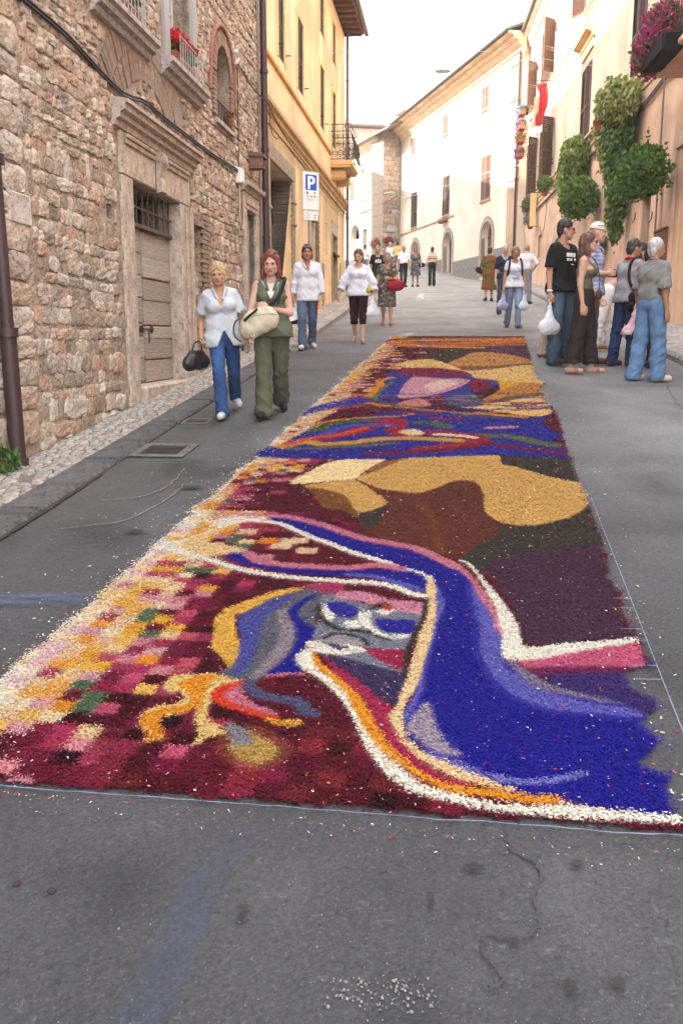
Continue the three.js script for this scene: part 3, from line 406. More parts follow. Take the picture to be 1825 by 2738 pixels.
  // things fixed to the wall
  const dp = mesh('downpipe', merge([rod([-0.197, 0.62, 0.09], [-0.512, 11.1, 0.09], 0.05, 14), rod([-0.197, 0.62, 0.09], [-0.228, 1.66, 0.09], 0.062, 14)]), M.pipe, B);
  each('collar', ([0.66, 1.66, 2.9, 4.9, 6.9].map((h) => rod([-0.197 - 0.03 * (h - 0.62), h - 0.035, 0.09], [-0.197 - 0.03 * (h - 0.62), h + 0.035, 0.09], 0.078, 14))), M.pipe, dp); mesh('shoe', merge([rod([-0.196, 0.58, 0.09], [-0.199, 0.70, 0.09], 0.068, 14)]), M.pipe, dp);
  const dp2 = mesh('downpipe', merge([rod([9.86, 1.5, 0.10], [9.86, 11.1, 0.10], 0.06, 12), rod([9.86, 1.4, 0.1], [9.86, 3.4, 0.1], 0.068, 12)]), M.pipe, B); each('collar', ([2.6, 3.4, 4.9, 6.2, 7.7].map((h) => rod([9.86, h - 0.03, 0.10], [9.86, h + 0.03, 0.10], 0.074, 12))), M.pipe, dp2);
  mesh('thin_pipe', merge([rod([9.66, 1.5, 0.03], [9.66, 11, 0.03], 0.018, 8)]), M.gutter, B);
  const vb = mesh('vent_hood', merge([bx(8.86, 9.10, 4.42, 4.45, 0, 0.26), bx(8.86, 8.885, 4.45, 4.62, 0, 0.26), bx(9.075, 9.10, 4.45, 4.62, 0, 0.26), profile([[0, 4.62], [0.28, 4.60], [0.28, 4.64], [0, 4.70]], 8.83, 9.13)]), mat([0.23, 0.13, 0.09], { roughness: 0.8, map: T.rock }), B); mesh('opening', bx(8.89, 9.07, 4.45, 4.6, 0.16, 0.17), M.dark, vb);
  const jb = mesh('junction_box', bx(7.86, 8.06, 4.03, 4.26, 0.01, 0.11, 0.012), M.whitePlastic, B); mesh('lid', bx(7.88, 8.04, 4.05, 4.24, 0.11, 0.118, 0.004), M.whitePlastic, jb); mesh('conduit', merge([tube([[7.96, 4.03, 0.05], [7.96, 3.8, 0.05], [7.97, 3.45, 0.05], [8.05, 3.36, 0.05], [8.2, 3.4, 0.05], [8.24, 3.9, 0.04]], 0.018, 6)]), mat([0.40, 0.33, 0.27]), jb);
  const cb = []; for (const dy of [0, 0.03]) { cb.push(tube([[-17, 4.35 + dy, 0.03], [-8, 4.28 + dy, 0.03], [0.59, 4.23 + dy, 0.03], [1.35, 4.20 + dy, 0.04], [2.3, 4.10 + dy, 0.03], [2.75, 4.06 + dy, 0.05], [3.4, 4.15 + dy, 0.05], [3.9, 4.14 + dy, 0.04], [5.2, 4.13 + dy, 0.05], [6.38, 4.15 + dy, 0.04], [7.96, 4.2 + dy, 0.05]], 0.012, 6, 90)); }
  mesh('wall_cable', merge(cb), M.cable, B); mesh('thin_cable', merge([tube([[8.02, 4.2, 0.03], [8.06, 5.0, 0.03], [8.08, 5.86, 0.03]], 0.008, 5), tube([[8.08, 5.86, 0.03], [9, 5.74, 0.06], [9.8, 5.66, 0.17]], 0.012, 6)]), M.cable, B); each('insulator', ([rod([8.08, 5.84, 0.0], [8.08, 5.9, 0.07], 0.03, 8), rod([8.0, 6.0, 0], [8.0, 6.0, 0.06], 0.025, 8)]), M.whitePlastic, B);
  mesh('marble_plate', bx(0.04, 0.42, 2.5, 2.74, 0, 0.042, 0.012), rockMat([0.58, 0.50, 0.44], { bumpScale: 0.006 }), B);
}

// ---------------------------------------------------------------- the yellow plastered house
{
  const B = wallAt('yellow_house', 'yellow plastered house with dark shutters and an iron balcony', -2.59, -7.23, 6.6, true), base = (u) => gy(-2.59 + 0.1149 * u, -7.23 - 0.9934 * u) - 0.3;
  const wins = [[11.82, 12.52], [14.16, 14.98], [17.72, 18.5], [20.3, 21.0]], holes = [{ x0: 10.62, x1: 13.15, y0: 1.5, y1: 4.9 }, { x0: 15.7, x1: 16.7, y0: 2.0, y1: 4.5 }, { x0: 18.8, x1: 19.05, y0: 3.9, y1: 4.75 }, { x0: 20.1, x1: 21.1, y0: 2.5, y1: 4.55 }];
  for (const [a, b] of wins) holes.push({ x0: a, x1: b, y0: 7.02, y1: 8.5 }, { x0: a, x1: b, y0: 9.3, y1: 10.35 });
  const ym = plasterMat([0.80, 0.58, 0.335]), om = plasterMat([0.72, 0.40, 0.13]), gm = rockMat([0.42, 0.34, 0.24], { bumpScale: 0.005 });
  mesh('wall', wallGeo(10.06, 23.4, 0, 10.85, holes, 0.5, base), ym, B);
  each('side_wall', ([bx(22.9, 23.39, 0, 10.85, -8, -0.51), bx(10.06, 10.5, 0, 10.85, -8, -0.51), bx(10.06, 23.39, 0, 10.85, -8.5, -8.01)]), ym, B);
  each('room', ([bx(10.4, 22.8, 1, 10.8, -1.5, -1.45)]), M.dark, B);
  const roof = mesh('roof', merge([profile([[0.62, 11.02], [0.62, 11.1], [-4, 11.75], [-8.6, 11.1], [-8.6, 11.02], [-4, 11.6]], 9.9, 23.75)]), M.tile, B);
  // eave: rafters with clay flats between them, and the gutter
  mesh('eave_boards', merge([bx(9.95, 23.7, 10.95, 10.99, -0.3, 0.58, 0.004)]), rockMat([0.40, 0.22, 0.15]), roof);
  for (let i = 0; i < 30; i++) mesh('rafter', bx(10.1 + i * 0.46, 10.2 + i * 0.46, 10.86, 10.948, -0.2, 0.52, 0.01), woodMat([0.22, 0.12, 0.08]), roof);
  mesh('gutter', merge([rod([9.95, 10.98, 0.66], [23.75, 10.98, 0.66], 0.075, 10)]), M.gutter, roof);
  mesh('string_course', profile([[0, 6.68], [0.05, 6.69], [0.06, 6.74], [0, 6.77]], 10.08, 19.84), om, B);
  mesh('string_course', profile([[0, 5.52], [0.025, 5.53], [0.03, 5.66], [0.07, 5.70], [0.075, 5.77], [0.13, 5.81], [0.135, 5.88], [0, 5.92]], 10.08, 23.4), plasterMat([0.58, 0.38, 0.18]), B);
  wins.forEach(([a, b], i) => { for (const [y0, y1] of [[7.02, 8.5], [9.3, 10.35]]) { shutterPair(B, a + 0.005, b - 0.005, y0 + 0.01, y1 - 0.01, [0.085, 0.065, 0.06], 26, [0, 0], -0.05); mesh('surround', surround(a, b, y0, y1, 0.14, 0, 0.02), plasterMat([0.82, 0.55, 0.24]), B); if (y0 < 8) each('hook', ([rod([a - 0.05, y0 + 0.2, 0], [a - 0.05, y0 + 0.2, 0.12], 0.012), rod([b + 0.05, y0 + 0.2, 0], [b + 0.05, y0 + 0.2, 0.12], 0.012)]), M.iron, B); } });
  // the big stone gateway with its dark plank door
  const f = each('gateway', ([bx(10.3, 10.62, 1.4, 4.9, -0.45, 0.05, 0.012), bx(13.15, 13.42, 1.6, 4.9, -0.45, 0.05, 0.012), bx(10.3, 13.42, 4.905, 5.2, -0.45, 0.05, 0.012), bx(10.26, 10.66, 4.0, 4.06, -0.2, 0.075), bx(13.1, 13.46, 4.0, 4.06, -0.2, 0.075), bx(13.1, 13.46, 4.45, 4.5, -0.2, 0.075)]), gm, B);
  const r = rng(91), bmats = [rockMat([0.30, 0.23, 0.17]), rockMat([0.27, 0.20, 0.15]), rockMat([0.34, 0.25, 0.18])], bg = chamfer(1, 1, 1, 0.05);
  for (let k = 0; k < 48; k++) { const b = mesh('brick', bg, bmats[Math.floor(r() * 3)], f); b.position.set(13.13 - 0.004 * r(), 1.75 + k * 0.066, -0.245 + (k % 2 ? 0.006 : -0.006)); b.scale.set(0.06, 0.056, 0.5); }
  mesh('gateway_back', bx(10.63, 13.14, 1.5, 4.88, -0.46, -0.44), woodMat([0.10, 0.07, 0.055]), B);
  panelDoor(B, 10.68, 12.95, 1.55, 3.95, -0.40, woodMat([0.22, 0.15, 0.115]), 2, 3);
  mesh('fanlight_bars', merge(Array.from({ length: 9 }, (_, i) => rod([10.75 + i * 0.27, 3.98, -0.36], [10.75 + i * 0.27, 4.86, -0.36], 0.010, 5)).concat([rod([10.62, 4.4, -0.36], [13.1, 4.4, -0.36], 0.012, 5)])), M.iron, B);
  mesh('door_notice', bx(11.2, 11.42, 2.9, 3.3, -0.33, -0.325, 0.001), mat([0.8, 0.78, 0.72]), B);
  // brick-sided doorway behind the sign
  const f2 = each('doorway', ([bx(15.5, 15.7, 1.9, 4.5, -0.3, 0.04), bx(15.5, 17.3, 4.505, 4.72, -0.3, 0.04)]), gm, B); mesh('door', bx(15.7, 16.7, 1.9, 4.5, -0.36, -0.3), woodMat([0.14, 0.09, 0.07]), f2);
  for (let k = 0; k < 40; k++) for (let i = 0; i < 2; i++) { const b = mesh('brick', bg, bmats[Math.floor(r() * 3)], f2); b.position.set(16.86 + i * 0.26 + (k % 2) * 0.06, 1.95 + k * 0.064, 0.012 + 0.008 * r()); b.scale.set(0.25, 0.055, 0.05); }
  const f3 = each('doorway', ([bx(19.95, 20.1, 2.4, 4.55, -0.3, 0.04), bx(21.1, 21.25, 2.4, 4.55, -0.3, 0.04)]), gm, B); mesh('lintel', bx(19.95, 21.25, 4.555, 4.95, -0.3, 0.05), rockMat([0.56, 0.48, 0.40]), f3); mesh('door', bx(20.1, 21.1, 2.4, 4.55, -0.22, -0.17), woodMat([0.12, 0.07, 0.05]), f3); mesh('ledge', bx(20.0, 21.2, 4.0, 4.05, -0.1, 0.1), M.iron, f3);
  mesh('meter_hatch', bx(18.0, 18.35, 2.6, 3.6, 0, 0.03), mat([0.30, 0.28, 0.25]), B); mesh('meter_hatch', bx(22.0, 22.25, 3.1, 3.9, 0, 0.03), mat([0.40, 0.30, 0.18]), B);
  each('downpipe', ([rod([23.3, 2.4, 0.1], [23.3, 10.95, 0.1], 0.055, 10)].concat([3.5, 5.4, 7.5, 9.5].map((h) => rod([23.3, h, 0.1], [23.3, h + 0.05, 0.1], 0.07, 10)))), M.gutter, B);
  mesh('wall_cable', merge([tube([[9.9, 5.68, 0.16], [10.5, 5.6, 0.15], [12, 5.55, 0.1], [16, 5.5, 0.09], [23.2, 5.45, 0.09]], 0.012, 5, 60), tube([[10.0, 5.62, 0.16], [10.7, 5.42, 0.05], [11.2, 5.36, 0.05], [11.6, 5.46, 0.06], [13, 5.44, 0.06], [23, 5.38, 0.06]], 0.008, 5, 60)]), M.cable, B);
  // balcony
  const bal = mesh('balcony', merge([bx(19.86, 21.62, 6.36, 6.42, -0.1, 0.56), bx(19.84, 21.64, 6.42, 6.54, -0.1, 0.60), bx(20.05, 20.3, 6.05, 6.355, -0.1, 0.40, 0.06), bx(21.2, 21.45, 6.05, 6.355, -0.1, 0.40, 0.06)]), plasterMat([0.72, 0.46, 0.20]), B);
  const rl = [], H0 = 6.56, H1 = 7.5; const scroll = (o, ax) => { const pts = []; for (let i = 0; i <= 22; i++) { const t = i / 22, a = -Math.PI / 2 + t * Math.PI * 3.2, rr = 0.085 * (1 - 0.75 * t); pts.push(ax ? [o[0], o[1] + rr * Math.sin(a), o[2] + rr * Math.cos(a)] : [o[0] + rr * Math.cos(a), o[1] + rr * Math.sin(a), o[2]]); } return tube(pts, 0.008, 5, 30); };
  for (const y of [H0 + 0.02, H1 - 0.18, H1]) rl.push(rod([19.88, y, 0.56], [21.6, y, 0.56], 0.012, 6), rod([19.88, y, 0], [19.88, y, 0.56], 0.012, 6), rod([21.6, y, 0], [21.6, y, 0.56], 0.012, 6));
  for (let i = 0; i <= 12; i++) { const x = 19.88 + i * 0.1433, bow = (t) => 0.56 + 0.10 * Math.sin(t * Math.PI); rl.push(tube([0, 0.25, 0.5, 0.75, 1].map((t) => [x, lerp(H0, H1 - 0.18, t), bow(1 - t) - (t === 1 ? 0 : 0)]), 0.008, 5, 10), scroll([x + 0.06, H0 + 0.17, 0.66], false), scroll([x + 0.06, H0 + 0.42, 0.65], false), scroll([x + 0.06, H0 + 0.62, 0.60], false)); }
  for (const x of [19.88, 21.6]) for (let i = 0; i < 4; i++) { const z = 0.05 + i * 0.15; rl.push(rod([x, H0, z], [x, H1, z], 0.008, 5), scroll([x, H0 + 0.17, z + 0.07], true), scroll([x, H0 + 0.42, z + 0.07], true), scroll([x, H0 + 0.62, z + 0.07], true)); }
  mesh('railing', merge(rl), M.iron, bal);
}

// ---------------------------------------------------------------- the pale house across the top of the street
{
  const B = wallAt('pale_house', 'long pale plastered house with a deep eave closing the top of the street', 8.55, -43.4, -13, false), base = () => 2.5;
  const fm = plasterMat([0.74, 0.63, 0.51], { map: T.plasterL }), tm = plasterMat([0.46, 0.32, 0.22]), stone = rockMat([0.42, 0.34, 0.27], { bumpScale: 0.006 });
  const small = [[5.2, 6.1], [11.3, 12.1], [17.38, 18.2]], big = [[4.65, 5.9], [10.75, 11.9], [16.8, 18.0]], arches = [[4.2, 5.65, 7.45], [10.15, 11.55, 7.55], [16.3, 17.75, 7.65]], holes = [];
  for (const [a, b] of small) holes.push({ x0: -b, x1: -a, y0: 12.98, y1: 14.1 });
  for (const [a, b] of big) holes.push({ x0: -b, x1: -a, y0: 8.56, y1: 10.72 });
  for (const [a, b, t] of arches) holes.push({ x0: -b, x1: -a, y0: 4.6, y1: t, arch: true });
  mesh('wall', wallGeo(-21.2, -1.2, 2.5, 14.75, holes, 0.5), fm, B);
  each('side_wall', ([bx(-1.7, -1.21, 2, 14.75, -9, -0.51), bx(-21.2, -1.21, 2, 14.75, -9.5, -9.01)]), fm, B);
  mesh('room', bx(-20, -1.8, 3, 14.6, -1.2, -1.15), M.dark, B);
  const roof = mesh('roof', merge([profile([[0.98, 15.22], [0.98, 15.26], [-4.5, 17.2], [-9.9, 15.3], [-9.9, 15.2], [-4.5, 17.05]], -21.4, -0.75)]), M.roofDark, B);
  tileRow(roof, -21.4, -0.75, 1.0, -0.4, 15.27, 15.8, 110);
  const ec = plasterMat([0.72, 0.52, 0.33]);
  mesh('cornice', profile([[0, 14.35], [0.05, 14.36], [0.08, 14.45], [0.16, 14.50], [0.18, 14.62], [0.36, 14.72], [0.40, 14.86], [0.62, 14.93], [0.66, 15.06], [0.90, 15.12], [0.92, 15.21], [0, 15.21]], -21.3, -0.8), ec, B);
  mesh('gutter', merge([rod([-21.4, 15.19, 0.99], [-0.75, 15.19, 0.99], 0.09, 8)]), mat([0.05, 0.04, 0.035]), roof);
  small.forEach(([a, b]) => { shutterPair(B, -b + 0.01, -a - 0.01, 13.0, 14.08, [0.26, 0.17, 0.13], 18, [0, 0], 0); mesh('sill', bx(-b - 0.08, -a + 0.08, 12.9, 12.97, -0.1, 0.08), tm, B); });
  big.forEach(([a, b], i) => { shutterPair(B, -b + 0.01, -a - 0.01, 8.58, 10.7, i === 0 ? [0.27, 0.14, 0.10] : [0.10, 0.06, 0.05], 30, [0, 0], 0); mesh('sill', bx(-b - 0.08, -a + 0.08, 8.47, 8.55, -0.1, 0.08), tm, B); });
  mesh('string_course', profile([[0, 8.33], [0.05, 8.35], [0.05, 8.43], [0, 8.45]], -20.6, -9.9), tm, B);
  // arched doorways
  arches.forEach(([a, b, t], i) => {
    const cx = -(a + b) / 2, rr = (b - a) / 2, n = 13; const f = each('doorway', ([bx(cx - rr - 0.26, cx - rr, 4.8, t - rr, -0.2, 0.05), bx(cx + rr, cx + rr + 0.26, 4.8, t - rr, -0.2, 0.05)]), stone, B);
    for (let k = 0; k < n; k++) { const an = Math.PI * (k + 0.5) / n, v = mesh('voussoir', chamfer(Math.PI / n * (rr + 0.13) * 0.96, 0.26, 0.25, 0.012), stone, f); v.position.set(cx + Math.cos(an) * (rr + 0.13), t - rr + Math.sin(an) * (rr + 0.13), -0.075); v.rotation.z = an - Math.PI / 2; }
    const s = new THREE.Shape(); s.moveTo(-rr, 4.6); s.lineTo(rr, 4.6); s.lineTo(rr, t - rr); s.absarc(0, t - rr, rr, 0, Math.PI, false); s.closePath();
    mesh('door', planarUV(new THREE.ExtrudeGeometry(s, { depth: 0.05, bevelEnabled: false }).translate(cx, 0, -0.4)), woodMat([[0.16, 0.10, 0.075], [0.11, 0.075, 0.06], [0.2, 0.16, 0.13]][i]), f);
    mesh('door_rail', merge([bx(cx - 0.02, cx + 0.02, 4.7, t - 0.05, -0.35, -0.33), bx(cx - rr, cx + rr, t - rr - 0.04, t - rr + 0.04, -0.35, -0.33)]), woodMat([0.10, 0.065, 0.05]), f);
  });
  const plinth = rockMat([0.26, 0.24, 0.22], { bumpScale: 0.01 });
  for (const [a, b, h] of [[1.2, 3.94, 6.0], [5.92, 9.88, 5.85], [11.82, 16.02, 6.15], [18.02, 21.2, 6.4]]) mesh('plinth', bx(-b, -a, 3, h, -0.02, 0.05, 0.015), plinth, B);
  // corner pilaster on the right with its bands
  const pl = mesh('pilaster', bx(-2.3, -1.25, 3, 14.33, -0.1, 0.09, 0.012), tm, B); each('band', ([12.45, 8.9, 14.0].map((y) => bx(-2.36, -1.19, y, y + 0.16, -0.05, 0.14, 0.02))), tm, pl);
  each('downpipe', ([rod([-1.22, 5, 0.12], [-1.22, 15.1, 0.12], 0.055, 8)]), M.pipe, B);
  const bx1 = thing('window_box', 'terracotta window box under the middle balcony shutters of the pale house', 'flower box', Fw(11.3, 8.16, 0.2).toArray(), (-90 + 13) * D2R);
  mesh('box', merge([bx(-0.5, 0.5, 0, 0.2, -0.12, 0.12, 0.02)]), M.terracotta, bx1); each('bracket', ([bx(-0.4, -0.36, -0.04, -0.004, -0.18, 0.12), bx(0.36, 0.4, -0.04, -0.004, -0.18, 0.12)]), M.iron, bx1);
}
// ---------------------------------------------------------------- the cream house with the stone corner, at the left end
{
  const B = wallAt('cream_house', 'cream house with a rough stone corner pier and arched ground floor at the far left', 3.93, -63.4, -20, false);
  const fm = plasterMat([0.80, 0.71, 0.59], { map: T.plasterL }), tm = plasterMat([0.62, 0.48, 0.36]);
  const holes = [{ x0: -5.1, x1: -4.3, y0: 12.15, y1: 14.1 }, { x0: -7.35, x1: -6.65, y0: 11.85, y1: 13.8 }, { x0: -9.5, x1: -8.8, y0: 11.8, y1: 13.3 }, { x0: -9.6, x1: -7.6, y0: 5.5, y1: 10.05, arch: true }, { x0: -6.9, x1: -6.1, y0: 5.5, y1: 9.5 }, { x0: -4.75, x1: -3.9, y0: 6.8, y1: 9.65, arch: true }];
  mesh('wall', wallGeo(-16, -3.15, 4, 14.95, holes, 0.5), fm, B); each('side_wall', ([bx(-16, -0.4, 4, 14.95, -9, -8.5), bx(-3.6, -3.16, 4, 14.95, -8.49, -0.51)]), fm, B);
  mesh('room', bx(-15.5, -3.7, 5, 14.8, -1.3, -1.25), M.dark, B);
  const roof = mesh('roof', merge([profile([[0.75, 15.32], [0.75, 15.38], [-4, 16.9], [-9.3, 15.4], [-9.3, 15.3], [-4, 16.7]], -16.3, -0.2)]), M.tile, B); tileRow(roof, -16.2, -0.3, 0.76, -0.5, 15.4, 15.75, 80);
  mesh('cornice', profile([[0, 14.8], [0.1, 14.85], [0.2, 15.0], [0.55, 15.1], [0.58, 15.3], [0, 15.3]], -16.2, -3.2), tm, B); mesh('gutter', merge([rod([-16.3, 15.28, 0.78], [-0.3, 15.28, 0.78], 0.07, 8)]), M.gutter, roof);
  each('parapet', ([bx(-7.9, -3.9, 15.5, 16.5, -2.2, -1.8), bx(-4.4, -3.2, 15.5, 17.0, -2.4, -1.6)]), fm, roof); mesh('parapet_cap', merge([bx(-4.55, -3.05, 17.01, 17.2, -2.55, -1.45, 0.03)]), M.tile, roof);
  shutterPair(B, -5.09, -4.31, 12.17, 14.08, [0.28, 0.13, 0.10], 22, [0, 0], 0); shutterPair(B, -9.49, -8.81, 11.82, 13.28, [0.27, 0.15, 0.11], 22, [0, 0], 0); sash(B, -7.34, -6.66, 11.87, 13.78, -0.3, [0.55, 0.42, 0.30], 2);
  for (const [a, b, y] of [[-5.2, -4.2, 14.3], [-7.45, -6.55, 14.05], [-9.6, -8.7, 13.55]]) mesh('window_hood', profile([[0, y], [0.08, y + 0.02], [0.14, y + 0.1], [0, y + 0.14]], a, b), tm, B);
  const f = mesh('doorway', bx(-9.6, -7.6, 5.5, 9.05, -0.45, -0.4), mat([0.5, 0.47, 0.42], { map: T.plaster }), B); for (let i = 0; i < 4; i++) mesh('glazing_bar', bx(-9.5 + i * 0.6, -9.42 + i * 0.6, 5.6, 9.05, -0.4, -0.36), mat([0.5, 0.45, 0.4]), f);
  mesh('door', bx(-6.9, -6.1, 5.5, 9.5, -0.4, -0.35), mat([0.32, 0.30, 0.28], { map: T.plaster }), B); mesh('window', bx(-4.75, -3.9, 6.8, 9.6, -0.4, -0.36), mat([0.4, 0.3, 0.2]), B);
  // the stone pier at its corner, course by course, turned a little down the street
  B.scale.setScalar(0.956); B.position.set(3.757, 0.07, -60.6); B.updateMatrixWorld(true);
  const pier = mesh('stone_pier', bx(-0.68, 0.68, -9, 0, -1.6, 0, 0.02), rockMat([0.36, 0.28, 0.21], { bumpScale: 0.02 })), r = rng(41), ms = [[0.40, 0.32, 0.25], [0.35, 0.28, 0.21], [0.46, 0.37, 0.29], [0.31, 0.24, 0.18], [0.43, 0.31, 0.23]].map((c) => rockMat(c, { bumpScale: 0.015 }));
  pier.position.set(3.34, 14.75, -63.1); pier.rotation.y = 25 * D2R; B.attach(pier); pier.name = 'stone_pier';
  for (let y = -8.8; y < -0.3;) { const h = 0.24 + 0.14 * r(); let x = -0.66; while (x < 0.6) { const w = Math.min(0.3 + 0.4 * r(), 0.66 - x), s = mesh('stone', stoneGeos[Math.floor(r() * 8)], ms[Math.floor(r() * 5)], pier); s.position.set(x + w / 2, y + h / 2, 0.005 + 0.02 * r()); s.scale.set(w * 0.99, h * 0.98, 0.07); x += w; } y += h; }
  mesh('pier_cap', bx(-0.78, 0.78, 0.005, 0.16, -1.7, 0.1, 0.02), M.tile, pier);
  mesh('street_plate', bx(-0.38, 0.38, -6.15, -5.75, 0.045, 0.075, 0.01), rockMat([0.5, 0.46, 0.42], { bumpScale: 0.003 }), pier);
}
{
  // a further house showing over the roofs, and an unseen one added to shade the pale house
  const B = thing('far_house', 'salmon house with a tiled roof edge showing above the balcony, furthest away', 'building', [-3.2, 6.5, -84], 10 * D2R), m = plasterMat([0.66, 0.42, 0.30]);
  mesh('wall', bx(-9, 7, -3, 13.3, -8, 0, 0.02), m, B); const roof = mesh('roof', profile([[0.7, 13.4], [0.7, 13.46], [-4, 15], [-8.6, 13.4]], -9.4, 7.3), M.tile, B); tileRow(roof, -9.3, 7.2, 0.72, -0.6, 13.5, 13.9, 85); each('window', ([bx(-4, -3, 9, 11, 0, 0.03), bx(2, 3, 9, 11, 0, 0.03)]), mat([0.2, 0.12, 0.1]), B);
  const S = thing('added_side_house', 'plain ochre house added out of view behind the yellow house to shade the pale house', 'building', [-9.5, 3.2, -46], -14 * D2R), om = plasterMat([0.62, 0.48, 0.33]);
  mesh('wall', bx(-7, 5.5, -3, 10.2, -9, 0, 0.02), om, S); mesh('roof', profile([[0.7, 10.21], [0.7, 10.3], [-4.5, 12], [-9.7, 10.3], [-9.7, 10.21]], -7.6, 6.1), M.tile, S); each('window', ([bx(-4, -3, 5, 7, 0, 0.03), bx(1, 2, 5, 7, 0, 0.03)]), mat([0.2, 0.12, 0.1]), S);
}

// unseen tall houses added behind the left row, sized to shade street and facades
[['tall ochre house added out of view behind the stone house to cast shade', 26, -38.5, 21.9, [0.62, 0.48, 0.33]], ['tall grey-brown house added out of view behind the yellow house to cast shade', -38.7, -49.5, 19.7, [0.5, 0.42, 0.34]], ['tall cream house added out of view furthest up on the left to cast shade', -49.7, -63, 18.2, [0.64, 0.55, 0.42]]].forEach(([label, za, zb, top, c], i) => {
  const a = 6.6 * D2R, p = new THREE.Vector3(-14.3 + Math.tan(a) * -(za), 0, za), B = thing('added_shade_house', label, 'building', [p.x, 2, p.z], (90 - 6.6) * D2R), L = (za - zb) / Math.cos(a), m = plasterMat(c, { map: T.plasterL });
  mesh('wall', bx(0, L, -2, top - 2, -8, 0, 0.02), m, B); mesh('roof', profile([[0.5, top - 1.99], [0.5, top - 1.9], [-4, top - 1.1], [-8.5, top - 1.9], [-8.5, top - 1.99]], -0.2, L + 0.1), M.tile, B);
  for (let x = 2; x < L - 2; x += 3.4) for (let y = 9; y < top - 4; y += 3.6) { const w = mesh('window', bx(x, x + 1, y, y + 1.6, 0, 0.03), M.glass, B); mesh('frame', surround(x, x + 1, y, y + 1.6, 0.12, 0, 0.05), M.trim, w); }
});

